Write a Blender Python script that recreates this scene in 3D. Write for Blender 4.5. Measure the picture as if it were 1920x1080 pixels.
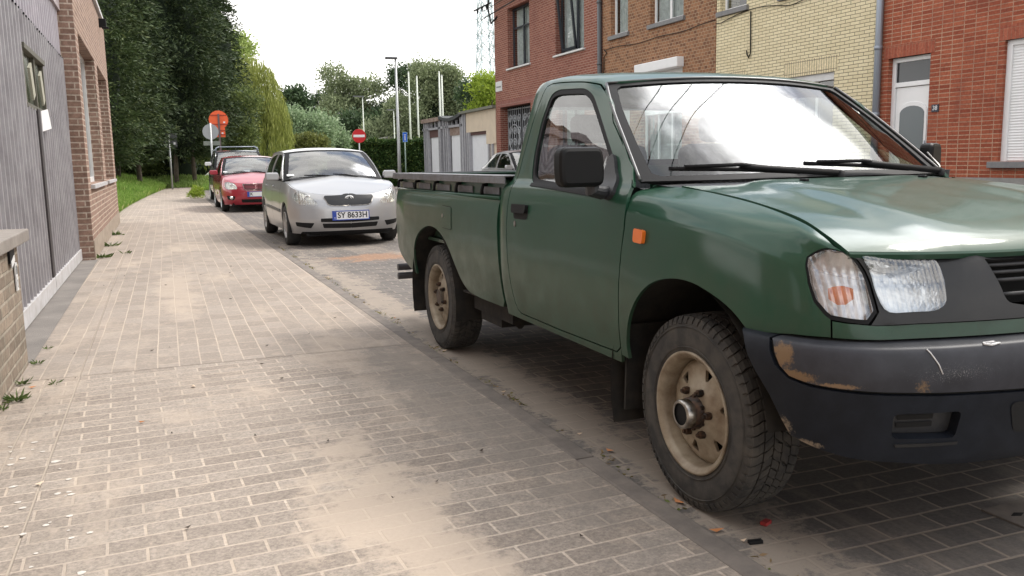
import bpy, bmesh, math, random
import numpy as np
from mathutils import Vector, Matrix, noise as mnoise
from mathutils.geometry import delaunay_2d_cdt
scene=bpy.context.scene
for o in list(bpy.data.objects): bpy.data.objects.remove(o)
COL=scene.collection
rad=math.radians
# ------------------------------------------------------------ camera
CAM_H=1.2357
cd=bpy.data.cameras.new("camera"); cam=bpy.data.objects.new("camera",cd); COL.objects.link(cam)
cd.sensor_width=36; cd.lens=1617.9*36/1920; cd.clip_start=.05; cd.clip_end=2000
_yaw,_pitch,_roll=.384497,.146337,-.018418
_f=Vector((math.sin(_yaw)*math.cos(_pitch),math.cos(_yaw)*math.cos(_pitch),-math.sin(_pitch)))
_r=Vector((math.cos(_yaw),-math.sin(_yaw),0)); _u=_r.cross(_f)
_r2=math.cos(_roll)*_r+math.sin(_roll)*_u; _u2=-math.sin(_roll)*_r+math.cos(_roll)*_u
_m=Matrix((( _r2.x,_u2.x,-_f.x,0),(_r2.y,_u2.y,-_f.y,0),(_r2.z,_u2.z,-_f.z,CAM_H),(0,0,0,1)))
cam.matrix_world=_m; scene.camera=cam
# ------------------------------------------------------------ sky, sun, exposure
SUN_EL,SUN_AZ=50,88          # azimuth measured from +Y towards +X
w=bpy.data.worlds.new("World"); scene.world=w; w.use_nodes=True
nt=w.node_tree; nt.nodes.clear()
def N(nt,t,**k):
    n=nt.nodes.new(t)
    for a,b in k.items():
        if a=='inp':
            for i,v in b.items(): n.inputs[i].default_value=v
        else: setattr(n,a,b)
    return n
L=nt.links.new
out=N(nt,'ShaderNodeOutputWorld'); bg=N(nt,'ShaderNodeBackground',inp={1:.115})
sky=N(nt,'ShaderNodeTexSky',sky_type='NISHITA',sun_disc=False,sun_elevation=rad(SUN_EL),sun_rotation=rad(SUN_AZ),air_density=1.2,dust_density=2.0)
tc=N(nt,'ShaderNodeTexCoord'); mp=N(nt,'ShaderNodeMapping',inp={'Scale':(1,1,2.6),'Location':(.35,.2,0)})
n1=N(nt,'ShaderNodeTexNoise',inp={'Scale':1.5,'Detail':7,'Roughness':.58}); n2=N(nt,'ShaderNodeTexNoise',inp={'Scale':3.1,'Detail':6,'Roughness':.6})
L(tc.outputs['Generated'],mp.inputs[0]); L(mp.outputs[0],n1.inputs[0]); L(mp.outputs[0],n2.inputs[0])
cr=N(nt,'ShaderNodeValToRGB'); cr.color_ramp.elements[0].position=.40; cr.color_ramp.elements[1].position=.53
c2=N(nt,'ShaderNodeValToRGB'); c2.color_ramp.elements[0].position=.30; c2.color_ramp.elements[1].position=.72
c2.color_ramp.elements[0].color=(6.9,6.8,6.7,1); c2.color_ramp.elements[1].color=(12.4,12.1,11.7,1)
sx=N(nt,'ShaderNodeSeparateXYZ'); mr=N(nt,'ShaderNodeMapRange',inp={1:.05,2:.45,3:1,4:0})
ad=N(nt,'ShaderNodeMath',operation='MAXIMUM'); mx=N(nt,'ShaderNodeMix',data_type='RGBA')
L(n1.outputs[0],cr.inputs[0]); L(n2.outputs[0],c2.inputs[0]); L(tc.outputs['Generated'],sx.inputs[0]); L(sx.outputs[2],mr.inputs[0])
L(cr.outputs[0],ad.inputs[0]); L(mr.outputs[0],ad.inputs[1]); L(ad.outputs[0],mx.inputs[0]); L(sky.outputs[0],mx.inputs[6]); L(c2.outputs[0],mx.inputs[7])
# bright cloud glow added for the windshield glare, off to one side of the sun
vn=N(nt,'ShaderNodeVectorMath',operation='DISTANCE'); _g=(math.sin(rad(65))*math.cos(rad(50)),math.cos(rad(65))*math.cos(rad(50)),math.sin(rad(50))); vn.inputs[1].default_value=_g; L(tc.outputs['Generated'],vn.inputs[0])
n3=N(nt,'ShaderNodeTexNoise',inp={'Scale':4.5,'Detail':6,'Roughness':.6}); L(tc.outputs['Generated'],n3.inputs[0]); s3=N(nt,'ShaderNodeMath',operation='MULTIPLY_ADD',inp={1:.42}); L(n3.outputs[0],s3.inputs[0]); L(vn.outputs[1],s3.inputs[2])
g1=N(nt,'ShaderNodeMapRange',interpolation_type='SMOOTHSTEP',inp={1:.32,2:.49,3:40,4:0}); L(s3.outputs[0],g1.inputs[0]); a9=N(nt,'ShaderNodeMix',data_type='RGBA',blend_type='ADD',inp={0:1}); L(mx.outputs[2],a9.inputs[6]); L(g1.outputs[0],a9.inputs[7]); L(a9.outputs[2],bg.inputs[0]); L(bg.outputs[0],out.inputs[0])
sl=bpy.data.lights.new("sun",'SUN'); sl.energy=1.5; sl.angle=rad(14); sl.color=(1,.95,.88)
so=bpy.data.objects.new("sun",sl); COL.objects.link(so)
_sd=Vector((math.sin(rad(SUN_AZ))*math.cos(rad(SUN_EL)),math.cos(rad(SUN_AZ))*math.cos(rad(SUN_EL)),math.sin(rad(SUN_EL))))
so.rotation_euler=_sd.to_track_quat('Z','Y').to_euler(); so.location=(20,20,40)
scene.view_settings.view_transform='Standard'; scene.view_settings.look='None'; scene.view_settings.gamma=1; scene.view_settings.exposure=.90
scene.cycles.max_bounces=7; scene.cycles.transparent_max_bounces=24; scene.cycles.glossy_bounces=4; scene.cycles.use_denoising=True
random.seed(7); rng=np.random.default_rng(7)
# ------------------------------------------------------------ materials
def mat(name,col=(.5,.5,.5),rough=.6,metal=0.,coat=0.,spec=.5,coatr=.03,emit=None,noise=None,bump=None,trans=0):
    """noise=(scale, colour2, amount[, coord]) ; bump=(scale,strength,distance)"""
    m=bpy.data.materials.new(name); m.use_nodes=True; t=m.node_tree; b=t.nodes['Principled BSDF']
    b.inputs['Base Color'].default_value=(*col,1); b.inputs['Roughness'].default_value=rough; b.inputs['Metallic'].default_value=metal
    b.inputs['Coat Weight'].default_value=coat; b.inputs['Coat Roughness'].default_value=coatr; b.inputs['Specular IOR Level'].default_value=spec
    if trans: b.inputs['Transmission Weight'].default_value=trans
    if emit: b.inputs['Emission Color'].default_value=(*emit[0],1); b.inputs['Emission Strength'].default_value=emit[1]
    if noise or bump: tc=N(t,'ShaderNodeTexCoord')
    if noise:
        nz=N(t,'ShaderNodeTexNoise',inp={'Scale':noise[0],'Detail':7,'Roughness':.62}); r=N(t,'ShaderNodeMapRange',inp={1:.38,2:.68,3:0,4:noise[2]})
        mx=N(t,'ShaderNodeMix',data_type='RGBA'); mx.inputs[6].default_value=(*col,1); mx.inputs[7].default_value=(*noise[1],1)
        t.links.new(tc.outputs['Object'],nz.inputs[0]); t.links.new(nz.outputs[0],r.inputs[0]); t.links.new(r.outputs[0],mx.inputs[0]); t.links.new(mx.outputs[2],b.inputs['Base Color'])
    if bump:
        nb=N(t,'ShaderNodeTexNoise',inp={'Scale':bump[0],'Detail':5}); bp=N(t,'ShaderNodeBump',inp={'Strength':bump[1],'Distance':bump[2]})
        t.links.new(tc.outputs['Object'],nb.inputs[0]); t.links.new(nb.outputs[0],bp.inputs['Height']); t.links.new(bp.outputs[0],b.inputs['Normal'])
    return m
def glassmat(name,tint=(.75,.8,.78),ior=1.52,boost=1.5,rough=.0,lo=0.0):
    m=bpy.data.materials.new(name); m.use_nodes=True; t=m.node_tree; t.nodes.clear()
    o=N(t,'ShaderNodeOutputMaterial'); mx=N(t,'ShaderNodeMixShader'); tr=N(t,'ShaderNodeBsdfTransparent'); gl=N(t,'ShaderNodeBsdfGlossy',inp={'Roughness':rough})
    fr=N(t,'ShaderNodeFresnel',inp={'IOR':ior}); mu=N(t,'ShaderNodeMath',operation='MULTIPLY_ADD',use_clamp=True,inp={1:boost,2:lo})
    tr.inputs[0].default_value=(*tint,1)
    ge=N(t,'ShaderNodeNewGeometry'); L=t.links.new
    # the same fresnel from both sides of the sheet
    L(fr.outputs[0],mu.inputs[0]); L(mu.outputs[0],mx.inputs[0]); L(tr.outputs[0],mx.inputs[1]); L(gl.outputs[0],mx.inputs[2]); L(mx.outputs[0],o.inputs[0])
    inv=N(t,'ShaderNodeMix',data_type='FLOAT'); inv.inputs[2].default_value=ior; inv.inputs[3].default_value=1.0/ior; L(ge.outputs['Backfacing'],inv.inputs[0]); L(inv.outputs[0],fr.inputs[0])
    return m
def dirtpaint(name,col,dust=(.16,.13,.10),z0=.45,z1=.75,amt=.55,metal=.25,coat=1.0,rough=.38,base=.05,coatr=.03,spec=.5):
    """car paint with road dust low down and streaks; z from object space"""
    m=mat(name,col,rough,metal,coat,spec,coatr); t=m.node_tree; b=t.nodes['Principled BSDF']; L=t.links.new
    tc=N(t,'ShaderNodeTexCoord'); sp=N(t,'ShaderNodeSeparateXYZ'); L(tc.outputs['Object'],sp.inputs[0])
    g=N(t,'ShaderNodeMapRange',inp={1:z0,2:z1,3:amt,4:base}); L(sp.outputs[2],g.inputs[0])
    nz=N(t,'ShaderNodeTexNoise',inp={'Scale':7,'Detail':8,'Roughness':.68}); L(tc.outputs['Object'],nz.inputs[0])
    r=N(t,'ShaderNodeMapRange',inp={1:.35,2:.7,3:.15,4:1.3}); L(nz.outputs[0],r.inputs[0])
    mu=N(t,'ShaderNodeMath',operation='MULTIPLY',use_clamp=True); L(g.outputs[0],mu.inputs[0]); L(r.outputs[0],mu.inputs[1])
    mx=N(t,'ShaderNodeMix',data_type='RGBA'); mx.inputs[6].default_value=(*col,1); mx.inputs[7].default_value=(*dust,1); L(mu.outputs[0],mx.inputs[0]); L(mx.outputs[2],b.inputs['Base Color'])
    cw=N(t,'ShaderNodeMapRange',inp={1:0,2:.6,3:coat,4:.1}); L(mu.outputs[0],cw.inputs[0]); L(cw.outputs[0],b.inputs['Coat Weight'])
    rr=N(t,'ShaderNodeMapRange',inp={1:0,2:.6,3:rough,4:.75}); L(mu.outputs[0],rr.inputs[0]); L(rr.outputs[0],b.inputs['Roughness'])
    nb=N(t,'ShaderNodeTexNoise',inp={'Scale':3.2,'Detail':2}); n4=N(t,'ShaderNodeTexNoise',inp={'Scale':260,'Detail':3}); ab=N(t,'ShaderNodeMath',operation='MULTIPLY_ADD',inp={1:.02}); L(tc.outputs['Object'],nb.inputs[0]); L(tc.outputs['Object'],n4.inputs[0]); L(n4.outputs[0],ab.inputs[0]); L(nb.outputs[0],ab.inputs[2])
    bp=N(t,'ShaderNodeBump',inp={'Strength':.22,'Distance':.012}); L(ab.outputs[0],bp.inputs['Height']); L(bp.outputs[0],b.inputs['Coat Normal'])
    me=N(t,'ShaderNodeMapRange',inp={1:0,2:.5,3:metal,4:0}); L(mu.outputs[0],me.inputs[0]); L(me.outputs[0],b.inputs['Metallic'])
    return m
# ------------------------------------------------------------ object helpers
def tag(o,label=None,cat=None,group=None,kind=None):
    if label: o['label']=label
    if cat: o['category']=cat
    if group: o['group']=group
    if kind: o['kind']=kind
    return o
def empty(name,loc=(0,0,0),rz=0,label=None,cat=None,group=None):
    o=bpy.data.objects.new(name,None); COL.objects.link(o); o.location=loc; o.rotation_euler=(0,0,rz); o.empty_display_size=.3
    return tag(o,label,cat,group)
def copy_tree(o,parent=None):
    c=o.copy(); COL.objects.link(c)
    if parent is not None:
        c.parent=parent; c.matrix_parent_inverse=o.matrix_parent_inverse.copy()
    for ch in list(o.children): copy_tree(ch,c)
    return c
class MB:
    def __init__(s): s.v=[];s.f=[];s.n={};s.sm=[]   # n: face index -> list of loop normals
    def add(s,vs,fs,normals=None,smooth=False):
        o=len(s.v); s.v+= [tuple(map(float,q)) for q in vs]
        for k,f in enumerate(fs):
            if normals is not None: s.n[len(s.f)]=[normals[i] for i in f]
            s.f.append(tuple(i+o for i in f)); s.sm.append(smooth or normals is not None)
    def box(s,c,d,rz=0,M=None):
        x,y,z=d[0]/2,d[1]/2,d[2]/2
        vs=[Vector((a*x,b*y,e*z)) for a in(-1,1) for b in(-1,1) for e in(-1,1)]
        if rz: vs=[Matrix.Rotation(rz,3,'Z')@q for q in vs]
        if M is not None: vs=[M@q for q in vs]
        s.add([q+Vector(c) for q in vs],[(0,1,3,2),(4,6,7,5),(0,4,5,1),(2,3,7,6),(0,2,6,4),(1,5,7,3)])
    def bx(s,x0,x1,y0,y1,z0,z1): s.box(((x0+x1)/2,(y0+y1)/2,(z0+z1)/2),(abs(x1-x0),abs(y1-y0),abs(z1-z0)))
    def tube(s,pts,r,n=8,cap=True,smooth=True):
        pts=[Vector(q) for q in pts]; rs=r if isinstance(r,(list,tuple)) else [r]*len(pts); vs=[];prev=None
        for i,q in enumerate(pts):
            d=(pts[min(i+1,len(pts)-1)]-pts[max(i-1,0)]).normalized()
            a=prev if prev is not None else (Vector((0,0,1)) if abs(d.z)<.9 else Vector((1,0,0)))
            a=(a-d*a.dot(d)).normalized(); prev=a; b=d.cross(a)
            for k in range(n):
                t=2*math.pi*(k+.5)/n; vs.append(q+(a*math.cos(t)+b*math.sin(t))*rs[i])
        fs=[(i*n+k,i*n+(k+1)%n,(i+1)*n+(k+1)%n,(i+1)*n+k) for i in range(len(pts)-1) for k in range(n)]
        s.add(vs,fs,smooth=smooth)
        if cap:
            o=len(s.v)-len(vs); s.f.append(tuple(o+k for k in range(n))[::-1]); s.sm.append(False)
            s.f.append(tuple(o+(len(pts)-1)*n+k for k in range(n))); s.sm.append(False)
    def lathe(s,prof,axis='y',c=(0,0,0),n=32,smooth=True,closed=False):
        """prof: list of (radius, offset along axis)"""
        vs=[]
        for r,h in prof:
            for k in range(n):
                t=2*math.pi*k/n; a,b=r*math.cos(t),r*math.sin(t)
                vs.append({'y':(c[0]+a,c[1]+h,c[2]+b),'z':(c[0]+a,c[1]+b,c[2]+h),'x':(c[0]+h,c[1]+a,c[2]+b)}[axis])
        m=len(prof); fs=[(i*n+k,i*n+(k+1)%n,((i+1)%m)*n+(k+1)%n,((i+1)%m)*n+k) for i in range(m if closed else m-1) for k in range(n)]
        s.add(vs,fs,smooth=smooth)
    def prism(s,poly,d,M):
        """polygon in local xy extruded d along local z, placed by matrix M"""
        n=len(poly); vs=[M@Vector((a,b,0)) for a,b in poly]+[M@Vector((a,b,d)) for a,b in poly]
        s.add(vs,[tuple(range(n))[::-1],tuple(range(n,2*n))]+[(i,(i+1)%n,n+(i+1)%n,n+i) for i in range(n)])
    def build(s,name,m,parent=None,bevel=0,auto=None,fixn=False):
        me=bpy.data.meshes.new(name); me.from_pydata(s.v,[],s.f)
        me.polygons.foreach_set('use_smooth',s.sm)
        if fixn:
            b=bmesh.new(); b.from_mesh(me); bmesh.ops.recalc_face_normals(b,faces=b.faces); b.to_mesh(me); b.free()
        if s.n:
            me.update(); ln=np.zeros((len(me.loops),3)); 
            fn=np.zeros((len(me.polygons),3)); me.polygons.foreach_get('normal',fn.ravel()) if False else None
            for p in me.polygons:
                q=s.n.get(p.index)
                if q is None:
                    for li in p.loop_indices: ln[li]=p.normal
                else:
                    for li,nn in zip(p.loop_indices,q): ln[li]=nn
            me.polygons.foreach_set('use_smooth',[True]*len(me.polygons))
            me.normals_split_custom_set(ln.tolist())
        ms=m if isinstance(m,(list,tuple)) else [m]
        for q in ms: me.materials.append(q)
        o=bpy.data.objects.new(name,me); COL.objects.link(o)
        if parent is not None: o.parent=parent
        if bevel:
            bm_=o.modifiers.new('bevel','BEVEL'); bm_.width=bevel; bm_.segments=2; bm_.limit_method='ANGLE'; bm_.angle_limit=rad(40)
        return o
def inpoly(P,poly):
    P=np.asarray(P); poly=np.asarray(poly); x,y=P[:,0],P[:,1]; c=np.zeros(len(P),bool); j=len(poly)-1
    for i in range(len(poly)):
        xi,yi=poly[i]; xj,yj=poly[j]
        if yi!=yj: c^=((yi>y)!=(yj>y))&(x<(xj-xi)*(y-yi)/(yj-yi)+xi)
        j=i
    return c
def dens(poly,st,closed=True):
    out=[]; n=len(poly)
    for i in range(n if closed else n-1):
        a=np.array(poly[i],float); b=np.array(poly[(i+1)%n],float); k=max(1,int(np.ceil(np.max(np.abs(b-a)/np.array(st)))))
        out+=[tuple(a+(b-a)*q/k) for q in range(k)]
    return out
def rnd(poly,r,n=5):
    """round the corners of a polygon; r one radius or one per corner"""
    m=len(poly); rs=r if isinstance(r,(list,tuple)) else [r]*m; out=[]
    for i in range(m):
        p=np.array(poly[i],float); a=np.array(poly[i-1],float)-p; b=np.array(poly[(i+1)%m],float)-p
        la,lb=np.linalg.norm(a),np.linalg.norm(b); q=min(rs[i],la*.48,lb*.48)
        if q<1e-5: out.append(tuple(p)); continue
        A=p+a/la*q; B=p+b/lb*q
        for k in range(n+1):
            t=k/n; out.append(tuple((1-t)**2*A+2*t*(1-t)*p+t*t*B))
    return out
def chaikin(p,n=2):
    for _ in range(n):
        q=[p[0]]
        for a,b in zip(p[:-1],p[1:]): q+=[(a[0]*.75+b[0]*.25,a[1]*.75+b[1]*.25),(a[0]*.25+b[0]*.75,a[1]*.25+b[1]*.75)]
        p=q+[p[-1]]
    return p
def offs(poly,d):
    """inset a polygon by d (either winding)"""
    P=np.array(poly,float); n=len(P); ar=sum(P[i][0]*P[(i+1)%n][1]-P[(i+1)%n][0]*P[i][1] for i in range(n)); s=1 if ar>0 else -1; out=[]
    for i in range(n):
        a=P[i]-P[i-1]; b=P[(i+1)%n]-P[i]; la,lb=np.linalg.norm(a),np.linalg.norm(b)
        if la<1e-7 or lb<1e-7: out.append(tuple(P[i])); continue
        na=np.array((-a[1],a[0]))/la*s; nb=np.array((-b[1],b[0]))/lb*s; m=na+nb; k=m@m
        out.append(tuple(P[i]+m*(2*d/max(k,.5))))
    return out
def fill2d(outer,holes=(),st=(.05,.05)):
    """constrained triangulation with a regular inner grid -> pts, tris, loops"""
    loops=[dens(outer,st)]+[dens(h,st) for h in holes]; pts=[];edges=[];idx=[]
    for lp in loops:
        o=len(pts); n=len(lp); pts+=lp; edges+=[(o+i,o+(i+1)%n) for i in range(n)]; idx.append(list(range(o,o+n)))
    O=np.array(outer); x0,y0=O.min(0); x1,y1=O.max(0)
    gx=np.arange(x0+st[0]*.5,x1,st[0]); gy=np.arange(y0+st[1]*.5,y1,st[1])
    if len(gx) and len(gy):
        G=np.array([(a,b) for a in gx for b in gy]); m=inpoly(G,outer)
        for h in holes: m&=~inpoly(G,h)
        G=G[m]; B=np.array(pts)
        if len(G):
            d=(((G[:,None,:]-B[None])/np.array(st))**2).sum(2).min(1); G=G[d>.12]
        pts+= [tuple(g) for g in G]
    S=1/np.array(st); V=[Vector((p[0]*S[0],p[1]*S[1])) for p in pts]
    ov,oe,of,orv,_,_=delaunay_2d_cdt(V,edges,[],0,1e-6)
    P2=np.array([(v.x/S[0],v.y/S[1]) for v in ov]); T=np.array([f for f in of if len(f)==3])
    c=P2[T].mean(1); m=inpoly(c,outer)
    for h in holes: m&=~inpoly(c,h)
    T=T[m]; mp={}
    for k,l in enumerate(orv):
        for q in l: mp[q]=k
    return P2,T,[[mp.get(i,i) for i in lp] for lp in idx]
def panel(mb,S,outer,holes=(),sgn=1,st=(.06,.35),depth=.014,off=0.,ref=None,flip=False,bulge=None):
    """trimmed sheet of surface S with analytic normals and returned edges"""
    P2,T,loops=fill2d(outer,holes,st)
    t,v=P2[:,0],P2[:,1]; P=S.ev(t,v); n=S.nrm(t,v)
    c=np.array(ref if ref is not None else (P[:,0].mean(),0,.8)); s=np.sign((n*(P-c)).sum(1)); s=1 if s.sum()>=0 else -1
    n=n*s
    P=P+n*off
    if bulge is not None: P=P+n*bulge(P2)[:,None]
    P=P.copy();n=n.copy(); P[:,1]*=sgn; n[:,1]*=sgn
    a,b,cc=P[T[:,0]],P[T[:,1]],P[T[:,2]]; g=np.cross(b-a,cc-a); f=(g*n[T[:,0]]).sum(1)<0
    T=T.copy(); T[f]=T[f][:,::-1]
    nn=-n if flip else n
    if flip: T=T[:,::-1]
    mb.add(P,T.tolist(),normals=[tuple(q) for q in nn])
    if depth:
        for lp in loops:
            Q=P[lp]; R=Q-n[lp]*depth; m=len(lp)
            # orient the returned edge away from the sheet
            mb.add(np.vstack([Q,R]),[(i,(i+1)%m,m+(i+1)%m,m+i) for i in range(m)])
    return P2,T
def poly_inv(S,xz,ax=(0,2),**k): return [tuple(q) for q in S.inv(xz,ax,**k)]
# text as mesh
def text(body,size,m,parent,M,name='lettering',depth=.001,font_bold=0.0,align='CENTER'):
    cu=bpy.data.curves.new(name,'FONT'); cu.body=body; cu.size=size; cu.extrude=depth; cu.align_x=align; cu.align_y='CENTER'; cu.offset=font_bold
    o=bpy.data.objects.new(name,cu); COL.objects.link(o); dg=bpy.context.evaluated_depsgraph_get(); me=bpy.data.meshes.new_from_object(o.evaluated_get(dg))
    bpy.data.objects.remove(o); me.materials.clear(); me.materials.append(m); me.transform(M)
    o=bpy.data.objects.new(name,me); COL.objects.link(o)
    if parent is not None: o.parent=parent
    return o
GREEN=(.0125,.056,.031)
M_green=dirtpaint('green_paint',GREEN,dust=(.085,.075,.058),z0=.45,z1=1.0,amt=.48,base=.05,metal=.0,coat=.50,coatr=.10,spec=.15)
M_hood=dirtpaint('green_hood_paint',GREEN,dust=(.13,.13,.11),z0=.3,z1=.5,amt=.10,base=.10,rough=.33,metal=.0,coat=.48,coatr=.05,spec=.2)
M_black=mat('black_rubber',(.009,.009,.010),.6,spec=.2); M_gap=mat('dark_void',(.006,.006,.006),.9)
M_plast=mat('black_plastic',(.022,.023,.026),.5,noise=(60,(.035,.035,.036),.6))
M_surr=mat('grey_plastic_surround',(.016,.0165,.018),.42,spec=.35,noise=(9,(.035,.034,.032),.5))
M_tyre=mat('tyre_rubber',(.028,.027,.026),.82,noise=(14,(.085,.076,.064),.75),bump=(120,.25,.002))
M_rim=mat('dirty_cream_steel',(.34,.29,.215),.5,metal=.15,noise=(11,(.15,.10,.06),.9),bump=(60,.2,.002))
M_hubm=mat('rusty_hub_metal',(.020,.018,.017),.5,metal=.5,noise=(40,(.12,.06,.03),.8))
M_chrome=mat('worn_chrome',(.45,.43,.40),.28,metal=1,noise=(30,(.10,.08,.06),.9))
M_glass=glassmat('cab_glass',(.72,.80,.78),boost=1.7,lo=.02); M_wglass=glassmat('windshield_glass',(.86,.92,.91),boost=1.45,lo=.015)
M_int=mat('dark_grey_trim',(.045,.045,.048),.75); M_seat=mat('grey_seat_cloth',(.09,.09,.095),.9,noise=(90,(.05,.05,.055),1))
M_rail=mat('dull_grey_steel',(.17,.175,.19),.5,metal=.3,noise=(20,(.10,.09,.085),.8))
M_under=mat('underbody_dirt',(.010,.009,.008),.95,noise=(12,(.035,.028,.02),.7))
def reflmat(name,col,scale):
    m=mat(name,col,.20,metal=.92); t=m.node_tree; b=t.nodes['Principled BSDF']; tc=N(t,'ShaderNodeTexCoord'); wv=N(t,'ShaderNodeTexWave',wave_type='BANDS',bands_direction='Y',inp={'Scale':scale,'Distortion':1.2,'Detail':1}); t.links.new(tc.outputs['Object'],wv.inputs[0])
    nz=N(t,'ShaderNodeTexNoise',inp={'Scale':16,'Detail':2}); t.links.new(tc.outputs['Object'],nz.inputs[0]); ad=N(t,'ShaderNodeMath',operation='MULTIPLY_ADD',inp={1:3.0}); t.links.new(nz.outputs[0],ad.inputs[0]); t.links.new(wv.outputs[1],ad.inputs[2])
    bp=N(t,'ShaderNodeBump',inp={'Strength':.7,'Distance':.006}); t.links.new(ad.outputs[0],bp.inputs['Height']); t.links.new(bp.outputs[0],b.inputs['Normal']); return m
M_silverm=mat('reflector_metal',(.85,.85,.85),.16,metal=1)
M_amber=mat('amber_plastic',(.75,.17,.02),.25,coat=.6); M_amberb=mat('amber_bulb',(.8,.2,.04),.3)
class Surf:
    """bicubic patch through a control grid; knots t (rows of stations) and v"""
    def __init__(s, tk, P, vk=None):
        s.P=np.array(P,float); s.tk=np.array(tk,float); s.vk=np.arange(s.P.shape[1],dtype=float) if vk is None else np.array(vk,float)
        s.Tt=s._tan(s.P,s.tk,0)
        s._cache=None
    @staticmethod
    def _tan(P,k,ax):
        P=np.moveaxis(P,ax,0); T=np.zeros_like(P); n=len(k)
        d=(P[1:]-P[:-1])/(k[1:]-k[:-1]).reshape((-1,)+(1,)*(P.ndim-1))
        if n==2: T[:]=d[0]
        else:
            h=(k[1:]-k[:-1]).reshape((-1,)+(1,)*(P.ndim-1))
            T[1:-1]=(d[:-1]*h[1:]+d[1:]*h[:-1])/(h[1:]+h[:-1])
            T[0]=1.5*d[0]-.5*T[1]; T[-1]=1.5*d[-1]-.5*T[-2]
        return np.moveaxis(T,0,ax)
    def ev(s,t,v):
        t=np.atleast_1d(np.asarray(t,float)); v=np.atleast_1d(np.asarray(v,float))
        i=np.clip(np.searchsorted(s.tk,t,side='right')-1,0,len(s.tk)-2)
        h=s.tk[i+1]-s.tk[i]; u=((t-s.tk[i])/h); uc=np.clip(u,0,1); du=(u-uc)*h; u=uc
        a=(2*u**3-3*u**2+1)[:,None,None]; b=((u**3-2*u**2+u)*h)[:,None,None]; c=(3*u**2-2*u**3)[:,None,None]; d=((u**3-u**2)*h)[:,None,None]
        R=a*s.P[i]+b*s.Tt[i]+c*s.P[i+1]+d*s.Tt[i+1]
        R=R+du[:,None,None]*np.where((du<0)[:,None,None],s.Tt[i],s.Tt[i+1])
        # R: (N,nv,3) -> cubic along v
        k=s.vk; n=len(k); D=(R[:,1:]-R[:,:-1])/(k[1:]-k[:-1])[None,:,None]
        T=np.zeros_like(R); hh=(k[1:]-k[:-1])[None,:,None]
        if n==2: T[:]=D
        else:
            T[:,1:-1]=(D[:,:-1]*hh[:,1:]+D[:,1:]*hh[:,:-1])/(hh[:,1:]+hh[:,:-1])
            T[:,0]=1.5*D[:,0]-.5*T[:,1]; T[:,-1]=1.5*D[:,-1]-.5*T[:,-2]
        j=np.clip(np.searchsorted(k,v,side='right')-1,0,n-2); N=np.arange(len(v))
        H=k[j+1]-k[j]; w=(v-k[j])/H; wc=np.clip(w,0,1); dw=((w-wc)*H)[:,None]; w=wc
        out=(2*w**3-3*w**2+1)[:,None]*R[N,j]+((w**3-2*w**2+w)*H)[:,None]*T[N,j]+(3*w**2-2*w**3)[:,None]*R[N,j+1]+((w**3-w**2)*H)[:,None]*T[N,j+1]
        return out+dw*np.where(dw<0,T[N,j],T[N,j+1])
    def nrm(s,t,v):
        e=2e-4
        a=s.ev(t+e,v)-s.ev(t-e,v); b=s.ev(t,v+e)-s.ev(t,v-e)
        n=np.cross(a,b); return n/np.maximum(1e-12,np.linalg.norm(n,axis=1))[:,None]
    def inv(s,pts,ax=(0,2),tr=None,vr=None):
        """(t,v) whose point has the given two coordinates"""
        if s._cache is None:
            tt=np.linspace(s.tk[0],s.tk[-1],160); vv=np.linspace(s.vk[0],s.vk[-1],120)
            A,B=np.meshgrid(tt,vv,indexing='ij'); s._cache=(A.ravel(),B.ravel(),s.ev(A.ravel(),B.ravel()))
        A,B,Q=s._cache; m=np.ones(len(A),bool)
        if tr: m&=(A>=tr[0])&(A<=tr[1])
        if vr: m&=(B>=vr[0])&(B<=vr[1])
        A,B,Q=A[m],B[m],Q[m]
        pts=np.array(pts,float); out=[]
        for p_ in pts:
            i=np.argmin((Q[:,ax[0]]-p_[0])**2+(Q[:,ax[1]]-p_[1])**2); out.append((A[i],B[i]))
        X=np.array(out); e=1e-4
        for _ in range(8):
            f0=s.ev(X[:,0],X[:,1])[:,list(ax)]-pts
            ft=(s.ev(X[:,0]+e,X[:,1])[:,list(ax)]-pts-f0)/e; fv=(s.ev(X[:,0],X[:,1]+e)[:,list(ax)]-pts-f0)/e
            det=ft[:,0]*fv[:,1]-ft[:,1]*fv[:,0]; det=np.where(abs(det)<1e-9,1e-9,det)
            dt=-(f0[:,0]*fv[:,1]-f0[:,1]*fv[:,0])/det; dv=-(ft[:,0]*f0[:,1]-ft[:,1]*f0[:,0])/det
            X=X+np.clip(np.stack([dt,dv],1),-.3,.3)
        return X
def mir(P): 
    P=np.array(P,float); P[...,1]*=-1; return P
# ---- pickup body surfaces (local: x forward, y lateral, z up; given for y>0) ----
def stations(d):   # {x: [(y,z)...]}
    ks=sorted(d); return Surf(ks,[[(k,y,z) for y,z in d[k]] for k in ks])
_cab=[(.828,.46),(.842,.60),(.848,.76),(.846,.92),(.838,1.03),(.818,1.105),(.787,1.15),(.760,1.22),(.716,1.36),(.674,1.48),(.648,1.535),(.60,1.566),(.47,1.582),(.25,1.592),(0,1.596)]
def _cabst(dz,dy,lo=0):
    return [(y+(dy if z>1.13 else dy*.3),z+dz*max(0,(z-1.15))/.45) for y,z in _cab]
TR_CAB=stations({-1.66:_cabst(.035,-.045),-1.60:_cabst(.055,-.012),-1.45:_cabst(.065,0),-1.2:_cabst(.048,0),-1.0:_cabst(.022,0),-.88:_cabst(-.012,0),-.6:_cabst(-.05,0),-.38:_cabst(-.1,0)})
_bed=[(.815,.47),(.835,.60),(.845,.76),(.843,.92),(.835,1.0),(.822,1.04),(.80,1.055)]
TR_BED=stations({-3.80:[(y-.03,z) for y,z in _bed],-3.6:[(y-.01,z) for y,z in _bed],-2.9:_bed,-2.2:_bed,-1.62:_bed})
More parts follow.
